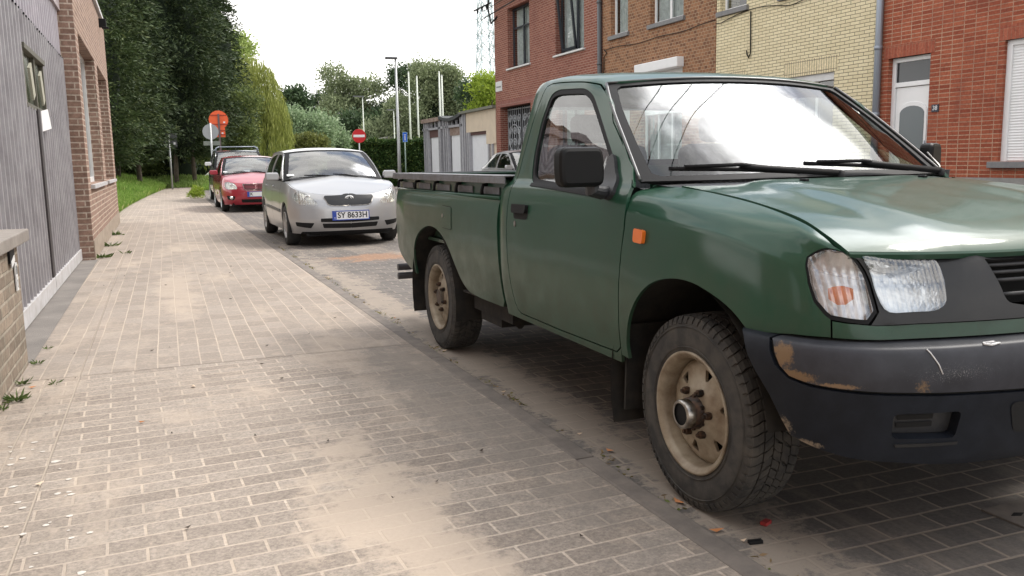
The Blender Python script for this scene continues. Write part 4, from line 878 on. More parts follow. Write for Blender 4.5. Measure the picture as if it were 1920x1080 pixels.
def hedge():
    n=26000; x=rng.uniform(9.5,15.5,n); z=rng.uniform(.05,2.32,n); y=np.where(rng.uniform(size=n)<.75,44+.12*rng.normal(size=n)+.10*np.sin(x*3)*np.sin(z*4),rng.uniform(44,45.2,n)); top=rng.uniform(size=n)<.22
    z=np.where(top,2.3+.07*rng.normal(size=n)+.05*np.sin(x*5),z); x=np.where(rng.uniform(size=n)<.08,9.5+.1*rng.normal(size=n),x)
    P=np.stack([x,y,z],1); D=rng.normal(size=(n,3))+np.array([0,-.6,.5])
    H=empty('hedge',(12.5,44.6,0),0,'dark clipped evergreen hedge with lighter top beside the sheds','hedge')
    P[:,0]-=12.5; P[:,1]-=44.6; leafmesh('hedge_leaves',P,D,rng.uniform(.09,.18,n),rng.uniform(.05,.09,n),L_hed,H)
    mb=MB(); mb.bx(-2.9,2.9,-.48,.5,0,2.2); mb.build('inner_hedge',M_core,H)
hedge()
# grass and weeds
L_grass=leafmat('grass_blades',(0.116,0.217,0.036),(0.246,0.377,0.072),(0.435,0.435,0.174),.4)
def grass():
    n=75000; y=20.8+rng.uniform(0,1,n)**.9*36; e=-1.02-.0*y+np.where(y>26,np.maximum(y-26,0)**1.3*.02,0); x=e-rng.exponential(1.6,n)*(.6+.02*y)
    keep=(x>-9); x,y,e=x[keep],y[keep],e[keep]; n=len(x); z=KZ+np.minimum(1.1,np.maximum(0,(e-x))*.13)
    h=rng.uniform(.08,.24,n)*(1+.9*np.clip((e-x)/2,0,1))*(1+(y>38)*.5); D=rng.normal(size=(n,3))*np.array([.35,.35,.1])+np.array([0,0,1])
    tag(leafmesh('grass',np.stack([x,y,z],1),D,h,rng.uniform(.02,.05,n)*(1+y*.01),L_grass),kind='stuff')
    n=9000; y=rng.uniform(28,56,n); x=1.9+(np.clip(y-36,0,99))**1.5*.012+rng.uniform(-.25,.9,n); m=(y>31)|(x>9); x,y=x[m],y[m]; n=len(x)
    x=np.where(y<46,x-.35,x)
    tag(leafmesh('grass',np.stack([x,y,np.full(n,KZ)],1)[y>46],(rng.normal(size=(n,3))*np.array([.35,.35,.1])+np.array([0,0,1]))[y>46],rng.uniform(.1,.3,(y>46).sum()),.04,L_grass),kind='stuff')
grass()
def mound():
    mb=MB(); nx,ny=24,10; vs=[]
    for j in range(ny+1):
        for i in range(nx+1):
            x=-3.5+i*.35; y=53.5+j*.7; vs.append((x,y,-.02+.55*math.sin(math.pi*min(1,j/ny))*math.sin(math.pi*i/nx)**.5+.04*mnoise.noise(Vector((x,y,0)))))
    mb.add(vs,[(j*(nx+1)+i,j*(nx+1)+i+1,(j+1)*(nx+1)+i+1,(j+1)*(nx+1)+i) for j in range(ny) for i in range(nx)],smooth=True); tag(mb.build('grass_bank',M_grass),kind='structure')
    n=14000; u=rng.uniform(0,1,n); v=rng.uniform(0,1,n); z=-.02+.55*np.sin(math.pi*v)*np.sin(math.pi*u)**.5
    tag(leafmesh('grass',np.stack([-3.5+8.4*u,53.5+7*v,z],1),rng.normal(size=(n,3))*np.array([.4,.4,.1])+np.array([0,0,1]),rng.uniform(.12,.35,n),rng.uniform(.04,.08,n),leafmat('sunlit_grass_blades',(.17,.27,.06),(.32,.44,.12),(.42,.48,.2),.45)),kind='stuff')  # blades coloured lighter so the bank looks sunlit despite the tree shade
mound()
L_weed=leafmat('weed_leaves',(.055,.09,.025),(.12,.16,.045),None,.3)
def tuft(x,y,z,n,s,label,m=None,flat=.5,name='weed'):
    a=rng.uniform(0,2*math.pi,n); r=abs(rng.normal(size=n))*s*.35; P=np.stack([r*np.cos(a),r*np.sin(a),np.zeros(n)],1); D=np.stack([np.cos(a),np.sin(a),rng.uniform(.15,1.4,n)*flat*1.6],1)
    n_=n; o=leafmesh(name,P,D,rng.uniform(.4,1.1,n)*s*.8,rng.uniform(.10,.20,n)*s,m or bpy.data.materials.get('weed_leaves')); o.location=(x,y,z); return tag(o,label,'weed','weeds along the wall foot and kerb')
for x,y,n,s,l in ((-.765,5.02,60,.085,'largest leafy weed at the foot of the low brick wall'),(-.80,4.85,22,.06,'small weed at the left picture edge by the low wall'),(-.79,5.40,30,.06,'weed tuft halfway along the foot of the low wall'),(-.62,5.32,14,.05,'sparse weed on the paving just off the low wall'),(-.77,5.95,26,.06,'weed at the far end of the low wall'),(-.76,6.4,14,.05,'small dark weed where the asphalt apron starts'),
    (-.78,12.75,46,.14,'weed at the foot of the brick pier'),(-.75,14.6,34,.14,'weed along the building wall, first beyond the pier'),(-.76,17.0,40,.16,'weed along the building wall, second beyond the pier'),(-.50,13.2,12,.12,'thin creeping weed on the paving near the brick pier')):
    tuft(x,y,KZ+.004,n,s,l)
broad('shrub',1.35,34.8,'low yellow-green shrub at the kerb behind the cars',rb(5,0,.26,.2,.12,.2,.19,77),80,20,.06,.07,L_yel,trunk=False)
tuft(.1,52.6,.05,300,.6,'low green ground plant at the path edge by the verge',L_ald)
# litter: fallen leaves, bits of bark, seeds
M_leafr=mat('dead_leaf_orange',(.42,.17,.06),.7); M_leafk=mat('dark_leaf_bit',(.05,.035,.025),.8); M_leafp=mat('pale_leaf_bit',(.55,.42,.30),.7); M_red=mat('red_wrapper',(.30,.03,.03),.5)
def bits():
    for name,m,pts,s in (('fallen_leaf',M_leafr,[(1.62,2.47),(1.60,2.22),(1.66,3.05),(-.72,5.28),(-.15,4.3),(1.64,6.5)],.022),('fallen_leaf',M_leafk,None,.012),('fallen_leaf',M_leafp,[(1.63,2.12),(1.645,3.3),(1.6,4.1),(-.5,3.6),(1.63,5.2),(.1,4.9)],.018)):
        if pts is None: pts=[(rng.uniform(-.6,1.4),rng.uniform(2.2,11)) for _ in range(34)]
        for i,(x,y) in enumerate(pts):
            mb=MB(); a=rng.uniform(0,6.3); k=s*rng.uniform(.7,1.4); P=[(math.cos(a+q)*k*r_,math.sin(a+q)*k*r_,.003+.006*(q in(0,math.pi))) for q,r_ in ((0,1),(1.2,.5),(math.pi,1),(4.3,.5))]; mb.add(P,[(0,1,2,3)])
            o=mb.build(name,m); o.location=(x,y,(KZ if x<1.56 else .03)+.003)
            tag(o,{M_leafr:'small orange dead leaf lying in the gutter or by the wall foot',M_leafk:'tiny dark bit of leaf lying on the pavers',M_leafp:'pale dry leaf scrap by the kerb'}[m],'leaf',{M_leafr:'orange dead leaves',M_leafk:'dark leaf bits on the sidewalk',M_leafp:'pale leaf scraps'}[m])
bits()
def gutter_moss():
    n=1500; y=rng.uniform(1.5,14,n); clump=np.sin(y*5)+np.sin(y*13+1)+rng.normal(size=n)*.5; y=y[clump>.6]; n=len(y)
    P=np.stack([1.60+rng.normal(size=n)*.014,y,np.full(n,.032)],1); tag(leafmesh('gutter_debris',P,rng.normal(size=(n,3))*np.array([1,1,.25])+np.array([0,0,.15]),rng.uniform(.012,.035,n),rng.uniform(.004,.012,n),leafmat('moss_and_bits',(0.115,0.149,0.034),(0.253,0.172,0.092),(0.460,0.345,0.230),.2)),kind='stuff')
gutter_moss()
o=MB(); o.box((0,0,.008),(.035,.022,.012),rz=.4); o=o.build('wrapper',M_red); o.location=(1.78,2.20,.03); tag(o,'crumpled dark red wrapper in the street beside the front tyre','litter')
o=MB(); o.box((0,0,.006),(.045,.018,.01),rz=-.2); o=o.build('plastic_piece',M_black); o.location=(1.66,2.10,.03); tag(o,'small black plastic piece in the gutter at the bottom edge','litter')

def spots():
    mb=MB(); g=np.random.default_rng(9)
    for _ in range(46):
        x=g.uniform(-.78,-.28); y=g.uniform(2.5,4.3); r=g.uniform(.004,.013)*(1.3 if g.uniform()<.2 else 1)
        mb.add([(x+r*math.cos(a)*g.uniform(.8,1.3),y+r*math.sin(a)*g.uniform(.7,1.1),KZ+.0022) for a in np.linspace(0,2*math.pi,9)[:-1]],[tuple(range(8))])
    tag(mb.build('dried_white_spots',mat('dried_white_spot',(.60,.56,.51),.9,noise=(60,(.42,.37,.32),.7))),kind='stuff')
spots()
# ============================================================ GREEN PICKUP
def bumpermat(name,col,kind):
    m=mat(name,col,.50,noise=(16,tuple(c*1.9 for c in col),.5)); t=m.node_tree; b=t.nodes['Principled BSDF']; L=t.links.new
    base=b.inputs['Base Color'].links[0].from_socket; tc=N(t,'ShaderNodeTexCoord')
    sp=N(t,'ShaderNodeSeparateXYZ'); L(tc.outputs['Object'],sp.inputs[0])
    def blob(c,r,scale,thr,colr,prev):
        vd=N(t,'ShaderNodeVectorMath',operation='SUBTRACT'); vd.inputs[1].default_value=c; L(tc.outputs['Object'],vd.inputs[0])
        vs=N(t,'ShaderNodeVectorMath',operation='DIVIDE'); vs.inputs[1].default_value=r; L(vd.outputs[0],vs.inputs[0])
        ln=N(t,'ShaderNodeVectorMath',operation='LENGTH'); L(vs.outputs[0],ln.inputs[0])
        nz=N(t,'ShaderNodeTexNoise',inp={'Scale':scale,'Detail':9,'Roughness':.75}); L(tc.outputs['Object'],nz.inputs[0])
        a=N(t,'ShaderNodeMath',operation='MULTIPLY_ADD',inp={1:-.55,2:thr}); L(ln.outputs[1],a.inputs[0])
        s_=N(t,'ShaderNodeMath',operation='ADD'); L(a.outputs[0],s_.inputs[0]); L(nz.outputs[0],s_.inputs[1])
        r_=N(t,'ShaderNodeMapRange',inp={1:.47,2:.64}); L(s_.outputs[0],r_.inputs[0])
        mx=N(t,'ShaderNodeMix',data_type='RGBA'); mx.inputs[7].default_value=(*colr,1); L(r_.outputs[0],mx.inputs[0]); L(prev,mx.inputs[6]); return mx.outputs[2]
    if kind=='upper':
        s=blob((.565,-.865,.69),(.05,.05,.055),70,.40,(.17,.105,.055),base)
        s=blob((.60,-.85,.64),(.09,.06,.022),85,.42,(.17,.105,.055),s)
        s=blob((.70,-.79,.625),(.10,.08,.012),120,.34,(.20,.13,.075),s)
        s=blob((.80,-.60,.625),(.05,.05,.06),110,.20,(.17,.11,.06),s)
        s=blob((.80,-.50,.66),(.5,.7,.14),300,-.02,(.42,.41,.39),s)
    else:
        s=blob((.55,-.85,.47),(.05,.05,.06),75,.34,(.19,.15,.11),base)
        s=blob((.60,-.82,.44),(.10,.08,.02),90,.34,(.19,.15,.11),s)
    L(s,b.inputs['Base Color']); b.inputs['Specular IOR Level'].default_value=.35 if kind=='upper' else .18; return m
M_bumpU=bumpermat('weathered_bumper_top',(.026,.027,.033),'upper'); M_bumpL=bumpermat('blue_black_bumper',(.009,.011,.0155),'lower')
def lensmat(name,tint,ribs,rough=.05,axis=0,lo=.06):
    m=glassmat(name,tint,boost=1.2,rough=rough,lo=lo); t=m.node_tree; L=t.links.new
    gl=[n for n in t.nodes if n.bl_idname in ('ShaderNodeBsdfGlossy','ShaderNodeBsdfAnisotropic')][0]
    tc=N(t,'ShaderNodeTexCoord'); wv=N(t,'ShaderNodeTexWave',wave_type='BANDS',bands_direction='Y',inp={'Scale':ribs,'Distortion':1.2,'Detail':1}); L(tc.outputs['Object'],wv.inputs[0])
    bp=N(t,'ShaderNodeBump',inp={'Strength':.9,'Distance':.004}); L(wv.outputs[1],bp.inputs['Height']); L(bp.outputs[0],gl.inputs['Normal'])
    return m
M_refl=mat('lamp_reflector',(.62,.62,.63),.30,metal=.85)
def lens2(name,col,ribs,diff,strength=1.0):
    m=bpy.data.materials.new(name); m.use_nodes=True; t=m.node_tree; t.nodes.clear(); L=t.links.new
    o=N(t,'ShaderNodeOutputMaterial'); tr=N(t,'ShaderNodeBsdfTransparent'); gl=N(t,'ShaderNodeBsdfGlossy',inp={'Roughness':.07}); df=N(t,'ShaderNodeBsdfDiffuse'); m1=N(t,'ShaderNodeMixShader'); m2=N(t,'ShaderNodeMixShader')
    tr.inputs[0].default_value=(*col,1); df.inputs[0].default_value=(.75,.76,.78,1)
    tc=N(t,'ShaderNodeTexCoord'); wv=N(t,'ShaderNodeTexWave',wave_type='BANDS',bands_direction='Y',wave_profile='SIN',inp={'Scale':ribs,'Distortion':0.0}); L(tc.outputs['Object'],wv.inputs[0])
    w2=N(t,'ShaderNodeTexWave',wave_type='BANDS',bands_direction='Z',inp={'Scale':3.4,'Distortion':0.0}); L(tc.outputs['Object'],w2.inputs[0]); ad=N(t,'ShaderNodeMath',operation='MULTIPLY_ADD',inp={1:1.5}); L(w2.outputs[1],ad.inputs[0]); L(wv.outputs[1],ad.inputs[2])
    bp=N(t,'ShaderNodeBump',inp={'Strength':strength,'Distance':.005}); L(ad.outputs[0],bp.inputs['Height']); L(bp.outputs[0],gl.inputs['Normal']); L(bp.outputs[0],df.inputs['Normal'])
    f=N(t,'ShaderNodeMapRange',inp={1:0,2:1,3:diff*.35,4:diff*1.6}); L(wv.outputs[1],f.inputs[0]); L(f.outputs[0],m1.inputs[0]); L(tr.outputs[0],m1.inputs[1]); L(df.outputs[0],m1.inputs[2])
    m2.inputs[0].default_value=.16; L(m1.outputs[0],m2.inputs[1]); L(gl.outputs[0],m2.inputs[2]); L(m2.outputs[0],o.inputs[0]); return m
M_lens=lens2('ribbed_clear_lens',(.90,.92,.92),13,.05,.3); M_lensc=lens2('ribbed_corner_lens',(.88,.88,.88),18,.09,.5); M_mirr=mat('mirror_black_plastic',(.005,.005,.0055),.5,spec=.22)
M_refl=mat('ribbed_reflector',(.78,.78,.79),.30,metal=.85,noise=(30,(.35,.35,.37),.5),bump=(55,.55,.006))

def wheel(parent,side,front):
    """side -1 = kerb side. axle at origin of returned empty-less mesh set"""
    rim=None
    tb=MB(); R=.367; y0=.67
    prof=[(.205,-.118),(.222,-.126),(.26,-.132),(.30,-.130),(.325,-.128),(.343,-.121),(.352,-.112),(.356,-.09),(.356,.09),(.352,.112),(.343,.121),(.325,.128),(.30,.130),(.26,.132),(.222,.126),(.205,.118)]
    tb.lathe([(r,h*side*-1) for r,h in prof],'y',n=72)
    # raised rings and sidewall lugs
    for r in (.235,.318): tb.lathe([(r-.003,side*.1285+side*.0),(r,side*.1345),(r+.003,side*.128)],'y',n=72)
    nb=62
    for row,(ya,yb,ro,ph,sk,w) in enumerate([(-.118,-.070,.366,0,.016,.84),(-.064,-.024,.368,.5,.024,.84),(-.019,.019,.3685,.2,-.020,.86),(.024,.064,.368,.7,-.024,.84),(.070,.118,.366,.35,-.016,.84)]):
        for k in range(nb):
            a0=2*math.pi*(k+ph)/nb; da=2*math.pi/nb*w*.5; jit=random.uniform(-.06,.06)*da
            vs=[]
            for rr in (.350,ro):
                for (yy,s_) in ((ya,-1),((ya+yb)/2,random.uniform(-.5,.5)),(yb,1)):
                    for e in (-1,1):
                        a=a0+e*da+s_*sk*.5/.36+jit; q=rr-(.006 if (rr>.355 and ((row==0 and s_==-1) or (row==4 and s_==1))) else 0)
                        vs.append((q*math.cos(a),yy,q*math.sin(a)))
            tb.add(vs,[(6,7,9,8),(8,9,11,10),(0,6,8,2),(2,8,10,4),(1,3,9,7),(3,5,11,9),(0,1,7,6),(4,10,11,5)])
            if row in (0,4):   # shoulder lug running down the sidewall
                ye=ya if row==0 else yb; sg=-1 if row==0 else 1; vs=[]
                for (rr,yy) in ((.358,ye),(.346,ye+sg*.007),(.332,ye+sg*.0115)):
                    for e in (-1,1):
                        a=a0+e*da*.8+sg*sk*.5/.36; vs.append((rr*math.cos(a),yy,rr*math.sin(a))); vs.append((rr*.985*math.cos(a),yy-sg*.01,rr*.985*math.sin(a)))
                tb.add(vs,[(0,2,6,4),(4,6,10,8),(0,4,5,1),(4,8,9,5),(2,3,7,6),(6,7,11,10),(8,10,11,9)])
    tb.v=[(a*k_,b*.76,c*k_) for a,b,c in tb.v for k_ in ((.203+(math.hypot(a,c)-.205)*(.340-.203)/(.3685-.205))/math.hypot(a,c),)]; tyre=tb.build('tyre',M_tyre,parent)
    s=side
    rb=MB()
    rb.lathe([(.212,.092*s),(.214,.100*s),(.208,.103*s),(.203,.100*s),(.200,.096*s),(.190,.090*s),(.187,.075*s),(.183,.04*s),(.180,-.03*s)],'y',n=64)
    # disc with six openings, mapped from a flat fill
    outer=[(.181*math.cos(2*math.pi*k/48),.181*math.sin(2*math.pi*k/48)) for k in range(48)]; holes=[]
    for k in range(6):
        a=2*math.pi*(k+.25)/6
        tri=[(.153,a-.16),(.153,a+.16),(.115,a+.05),(.115,a-.05)]
        holes.append(rnd([(r*math.cos(t),r*math.sin(t)) for r,t in tri],.012,3))
    P2,T,lp=fill2d(outer,holes,(.016,.016)); r=np.hypot(P2[:,0],P2[:,1])
    dish=np.interp(r,[0,.075,.092,.115,.150,.165,.181],[.078,.078,.072,.055,.048,.052,.035])
    V=np.stack([P2[:,0],dish*s,P2[:,1]],1); rb.add(V,[tuple(t) for t in T],smooth=True)
    for l in lp[1:]:
        Q=V[l]; m=len(l); rb.add(np.vstack([Q,Q-np.array([0,.012*s,0])]),[(i,(i+1)%m,m+(i+1)%m,m+i) for i in range(m)])
    rim=rb.build('rim',M_rim,parent)
    bk=MB(); bk.lathe([(.178,-.03*s),(.178,.0),(.15,.012*s),(.05,.012*s)],'y',n=32); bk.build('brake_drum',M_under,parent)
    hb=MB(); e=.135 if front else .10
    hb.lathe([(.064,.05*s),(.062,.075*s),(.056,.08*s),(.053,(e-.03)*s),(.044,(e-.028)*s)],'y',n=28)
    for k in range(6):
        a=2*math.pi*(k+.5)/6
        if front: hb.lathe([(.0,.088*s),(.007,.088*s),(.007,.078*s)],'y',(.058*math.cos(a),0,.058*math.sin(a)),6,False)
    hub=hb.build('hub',M_hubm,parent)
    if front:
        cp=MB(); cp.lathe([(.050,(e-.035)*s),(.050,e*s),(.045,(e+.004)*s),(.038,(e+.003)*s)],'y',n=28); cp.build('hub_cap',M_chrome,hub)
    cc=MB(); cc.lathe([(.0,(e-.004)*s),(.049,(e-.004)*s)],'y',n=20); cc.build('hub_centre',M_black if front else M_hubm,hub)
    for k in range(6):
        a=2*math.pi*(k+.1)/6; nb_=MB(); nb_.lathe([(0,.104*s),(.007,.104*s),(.0075,.096*s),(.013,.094*s),(.014,.074*s)],'y',(.082*math.cos(a),0,.082*math.sin(a)),6,False); nb_.build('wheel_nut',M_hubm,rim)

def make_truck():
    T=empty('pickup_truck',(2.43,2.4477,0),rad(-90),'dark green single-cab pickup with muddy tyres and scraped black bumper, parked nearest','pickup truck')
    def P(name,m,fn,parent=T,**k):
        mb=MB(); fn(mb); return mb.build(name,m,parent,**k)
    VR=(0,9.99)
    door=[(-1.42,.512),(-1.38,.498),(-.935,.493),(-.43,.497),(-.397,.52),(-.398,.62),(-.390,.764),(-.357,.975),(-.36,1.06),(-.378,1.135),(-.437,1.2),(-.541,1.276),(-.698,1.385),(-.862,1.522),(-.93,1.553),(-1.0,1.566),(-1.2,1.588),(-1.40,1.597),(-1.446,1.588),(-1.49,1.45),(-1.515,1.25),(-1.518,1.034),(-1.525,.87),(-1.512,.74),(-1.485,.62),(-1.45,.545)]
    hole=rnd([(-1.285,1.128),(-1.345,1.155),(-1.385,1.26),(-1.39,1.42),(-1.362,1.545),(-1.29,1.562),(-1.03,1.547),(-.945,1.515),(-.84,1.43),(-.70,1.318),(-.60,1.238),(-.535,1.165),(-.485,1.112),(-.62,1.10)],.04,3)
    glass=offs(hole,.023)
    I=lambda q:poly_inv(TR_CAB,q,vr=(0,11.2))
    dv=I(offs(door,.003)); hv=I(hole); gv=I(glass)
    # shell (rocker, pillars, roof) around the door
    dd=I(offs(door,-.003)); k0=4   # index of lower front corner
    # door ring starting at lower front going backwards around the tail to the front top
    ring=[dd[i] for i in (4,3,2,1,0)]+[dd[i] for i in range(len(dd)-1,8,-1)]
    wsl=I([(-.385,1.150),(-.565,1.295),(-.755,1.440),(-.86,1.52)])
    shell=[I([(-.40,.462)])[0]]+ring+wsl+[(-.912,10.85),(-.885,11.5),(-.865,12.5),(-.85,14)]+[(-1.655,14),(-1.655,12),(-1.655,10)]+I([(-1.655,1.45),(-1.655,1.2),(-1.655,1.0),(-1.645,.75),(-1.60,.60),(-1.56,.47)])
    for s in (-1,1):
        P('cab_side' ,M_green,lambda mb:panel(mb,TR_CAB,shell,sgn=s,st=(.06,.4),ref=(-1,0,1.0)))
        D=P('door',M_green,lambda mb:panel(mb,TR_CAB,dv,[hv],sgn=s,st=(.06,.4),ref=(-1,0,.9)))
        P('window_frame',M_black,lambda mb:(panel(mb,TR_CAB,hv,[gv],sgn=s,st=(.05,.3),off=-.003,depth=.01,ref=(-1,0,.9))),D)
        P('window_glass',M_glass,lambda mb:panel(mb,TR_CAB,I(offs(hole,.024)),sgn=s,st=(.08,.5),off=-.012,depth=0,ref=(-1,0,.9)),D)
        P('door_lining',M_int,lambda mb:panel(mb,TR_CAB,I([(-1.42,.55),(-.40,.55),(-.43,1.08),(-1.45,1.10)]),sgn=s,off=-.05,depth=0,ref=(-1,0,.9)),D)
        # recessed handle
        hp=rnd([(-1.437,1.022),(-1.262,1.022),(-1.268,.965),(-1.43,.962)],.02,4)
        P('handle',M_black,lambda mb:panel(mb,TR_CAB,I(rnd([(-1.44,1.028),(-1.262,1.030),(-1.270,.990),(-1.434,.986)],.014,4)),sgn=s,st=(.03,.15),off=.016,depth=.02,ref=(-1,0,.9)),D)
        P('handle_recess',M_gap,lambda mb:panel(mb,TR_CAB,I(offs(hp,-.004)),sgn=s,st=(.03,.2),off=.0015,depth=.0,ref=(-1,0,.9)),D)
        kc=[(-1.412+.011*math.cos(a*math.pi/6),.935+.014*math.sin(a*math.pi/6)) for a in range(12)]
        P('keyhole',M_chrome,lambda mb:panel(mb,TR_CAB,I(kc),sgn=s,st=(.03,.2),off=.004,depth=.004,ref=(-1,0,.9)),D)
        # window seal line at belt
        P('belt_seal',M_black,lambda mb:panel(mb,TR_CAB,I([(-1.30,1.131),(-1.30,1.117),(-.62,1.085),(-.58,1.10)]),sgn=s,st=(.05,.3),off=.004,depth=.004,ref=(-1,0,.9)),D)
        # ---- front wing
        J=lambda q,**k:poly_inv(TR_NOSE,q,**k)
        arch=[(-.336,.490),(-.347,.554),(-.306,.675),(-.203,.778),(-.076,.830),(.084,.843),(.23,.811),(.321,.774),(.385,.728)]; arch=chaikin(arch)
        fl=[(-.388,.495),(-.392,.60),(-.384,.764),(-.351,.975),(-.354,1.06)]
        lamp=[(.728,7.7),(.612,6.14),(.587,5.59),(.587,4.82),(.598,3.80),(.617,3.2),(.649,2.86),(.665,2.76)]
        fen=J(fl,tr=(-.45,.5),vr=(0,7.5))+[(-.385,6.9),(-.41,7.4),(-.40,7.95),(-.14,7.97),(.08,7.95),(.26,7.93),(.42,7.9),(.55,7.87),(.66,7.85)]+lamp+[(.665,2.24)]+J([(.54,.742),(.45,.733)],tr=(.3,.7),vr=(0,4))+J(arch[::-1],tr=(-.45,.6),vr=(0,4))
        W=P('fender',M_green,lambda mb:panel(mb,TR_NOSE,fen,sgn=s,st=(.05,.3),ref=(0,0,.8)))
        ind=rnd([(-.262,.987),(-.195,.983),(-.197,.935),(-.262,.938)],.012,4)
        P('side_indicator',M_amber,lambda mb:panel(mb,TR_NOSE,J(ind,tr=(-.45,.3),vr=(2,6)),sgn=s,st=(.03,.2),off=.014,depth=.014,ref=(0,0,.8)),W)
        # corner lens, its seal and bulb
        seal=lamp+[(.77,2.78),(.80,3.2),(.792,4.3),(.780,5.6),(.765,7.4)]
        lens=offs([(a*1.0,b*.08) for a,b in seal],.012); lens=[(a,b/.08) for a,b in lens]
        SE=P('corner_lamp_housing',M_black,lambda mb:panel(mb,TR_NOSE,seal,sgn=s,st=(.03,.25),off=-.035,depth=0,ref=(0,0,.8)))
        P('corner_lamp_seal',M_black,lambda mb:panel(mb,TR_NOSE,seal,[lens],sgn=s,st=(.03,.25),off=-.002,depth=.03,ref=(0,0,.8)),SE)
        P('reflector',M_refl,lambda mb:panel(mb,TR_NOSE,lens,sgn=s,st=(.02,.2),off=-.026,depth=0,ref=(0,0,.8)),SE)
        P('corner_lamp_lens',M_lensc,lambda mb:panel(mb,TR_NOSE,lens,sgn=s,st=(.02,.2),off=.004,depth=.01,ref=(0,0,.8)),SE)
        P('divider',M_lensc,lambda mb:panel(mb,TR_NOSE,[(.615,4.55),(.775,4.55),(.775,4.75),(.612,4.75)],sgn=s,st=(.02,.2),off=.006,depth=.004,ref=(0,0,.8)),SE)
        ab=TR_NOSE.ev(.69,3.75)[0]
        def amb(mb):
            prof=[(.0,-.058),(.034,-.050),(.050,-.028),(.056,0),(.050,.026),(.026,.040),(0,.044)]
            mb.lathe(prof,'z',(ab[0]-.046,s*(ab[1]-.050),ab[2]-.022),16)
        P('amber_bulb',M_amberb,amb,SE)
        # headlight
        hl=[(.797,7.6),(.99,7.7),(1.008,6.68),(1.018,5.4),(1.020,4.486),(1.012,3.4),(.977,3.15),(.825,3.15),(.808,3.9),(.801,5.5)]
        hl=[(a,b/.08) for a,b in rnd([(a,b*.08) for a,b in hl],.03,3)]
        HL=P('headlight',M_refl,lambda mb:panel(mb,TR_NOSE,hl,sgn=s,st=(.02,.2),off=-.018,depth=0,ref=(0,0,.8),bulge=lambda q:-.075*np.clip(1-((q[:,0]-.91)/.115)**2-((q[:,1]-5.2)/2.6)**2,0,1)**.6))
        P('headlight_glass',M_lens,lambda mb:panel(mb,TR_NOSE,hl,sgn=s,st=(.02,.2),off=.004,depth=.03,ref=(0,0,.8)),HL)
        if False: P('bulb_shield',M_silverm,lambda mb:mb.lathe([(0,.015),(.012,.012),(.016,0)],'x',(TR_NOSE.ev(.91,5.2)[0][0]-.060,s*.575,.885),16),HL)
        # grille surround with holes
        gr=[(1.155,6.35),(1.31,6.55),(1.48,6.6),(1.48,3.15),(1.27,3.15),(1.21,3.3)]
        gro=[(a,b/.08) for a,b in rnd([(a,b*.08) for a,b in gr],[.02,.0,.0,.0,.01,.02],3)]
        sur=[(.772,7.4),(.787,5.6),(.80,4.3),(.808,3.2),(.778,2.74),(1.48,2.70),(1.48,8.2),(1.1,8.1),(.9,8.0)]
        P('grille_surround',M_surr,lambda mb:panel(mb,TR_NOSE,sur,[hl,gro],sgn=s,st=(.025,.25),off=-.004,depth=.03,ref=(0,0,.8),bulge=lambda q:.022*np.exp(-((q[:,0]-1.13)/.05)**2)*np.exp(-((q[:,1]-5.8)/3)**2)+.018*np.exp(-((q[:,1]-2.85)/.22)**2)*(q[:,0]>.83)))
        P('front_valance',M_green,lambda mb:panel(mb,TR_NOSE,[(.670,2.24),(.670,2.72),(1.48,2.66),(1.48,2.2)],sgn=s,st=(.04,.25),off=.004,ref=(0,0,.8)))
        # bumper
        gl_=[(.217,2.47),(.24,3.0),(.271,3.41),(.334,3.62),(.41,3.71),(.62,3.85),(.94,4.0),(1.4,4.06)]
        up=[(.20,.6),(.195,1.6)]+gl_+[(1.4,.15),(.8,.15),(.35,.2)]
        fog=[(.535,4.72),(.735,4.72),(.728,5.85),(.536,5.75)]; fog=[(a,b/.1) for a,b in rnd([(a,b*.1) for a,b in fog],.02,3)]
        itk=[(.90,4.55),(1.4,4.55),(1.4,5.9),(.94,5.9)]; itk=[(a,b/.1) for a,b in rnd([(a,b*.1) for a,b in itk],[.03,0,0,.03],3)]
        low=[(.02,.55),(.05,1.2),(.10,2.6),(.155,3.8),(.19,4.5),(.225,5.4),(.255,6.06),(.342,6.36),(.429,6.6),(.54,6.75),(.8,7.2),(1.4,7.4)]+[(a,b+.16) for a,b in gl_[::-1]][0:6]+[(.262,3.50),(.222,3.05),(.198,2.47),(.183,1.6),(.188,.6),(.15,.3)]
        B=P('bumper_top',M_bumpU,lambda mb:panel(mb,TR_BUMP,up,sgn=s,st=(.04,.3),depth=.012,ref=(.3,0,.6)))
        BL=P('bumper_skirt',M_bumpL,lambda mb:panel(mb,TR_BUMP,low,[fog],sgn=s,st=(.04,.3),off=.0,depth=.03,ref=(.3,0,.6)))
        P('bumper_gap',M_gap,lambda mb:panel(mb,TR_BUMP,[(.16,.5),(1.4,.5),(1.4,5.0),(.28,4.6),(.16,2.5)],sgn=s,st=(.05,.4),off=-.013,depth=0,ref=(.3,0,.6)),BL)
        P('fog_recess',M_plast,lambda mb:(panel(mb,TR_BUMP,fog,sgn=s,st=(.05,.4),off=-.032,depth=0,ref=(.3,0,.6))),BL)
        P('fog_slot',M_gap,lambda mb:[panel(mb,TR_BUMP,[(.555,b),(.665,b),(.665,b+.22),(.56,b+.22)],sgn=s,st=(.05,.4),off=-.028,depth=0,ref=(.3,0,.6)) for b in (4.95,5.28)],BL)
        P('intake',M_gap,lambda mb:panel(mb,TR_BUMP,itk,sgn=s,st=(.05,.4),off=.002,depth=0,ref=(.3,0,.6)),BL)
        P('bumper_stripe',M_surr,lambda mb:panel(mb,TR_BUMP,[(.545,5.98),(.74,6.0),(.74,6.12),(.55,6.1)],sgn=s,st=(.05,.3),off=.004,depth=.004,ref=(.3,0,.6)),BL)
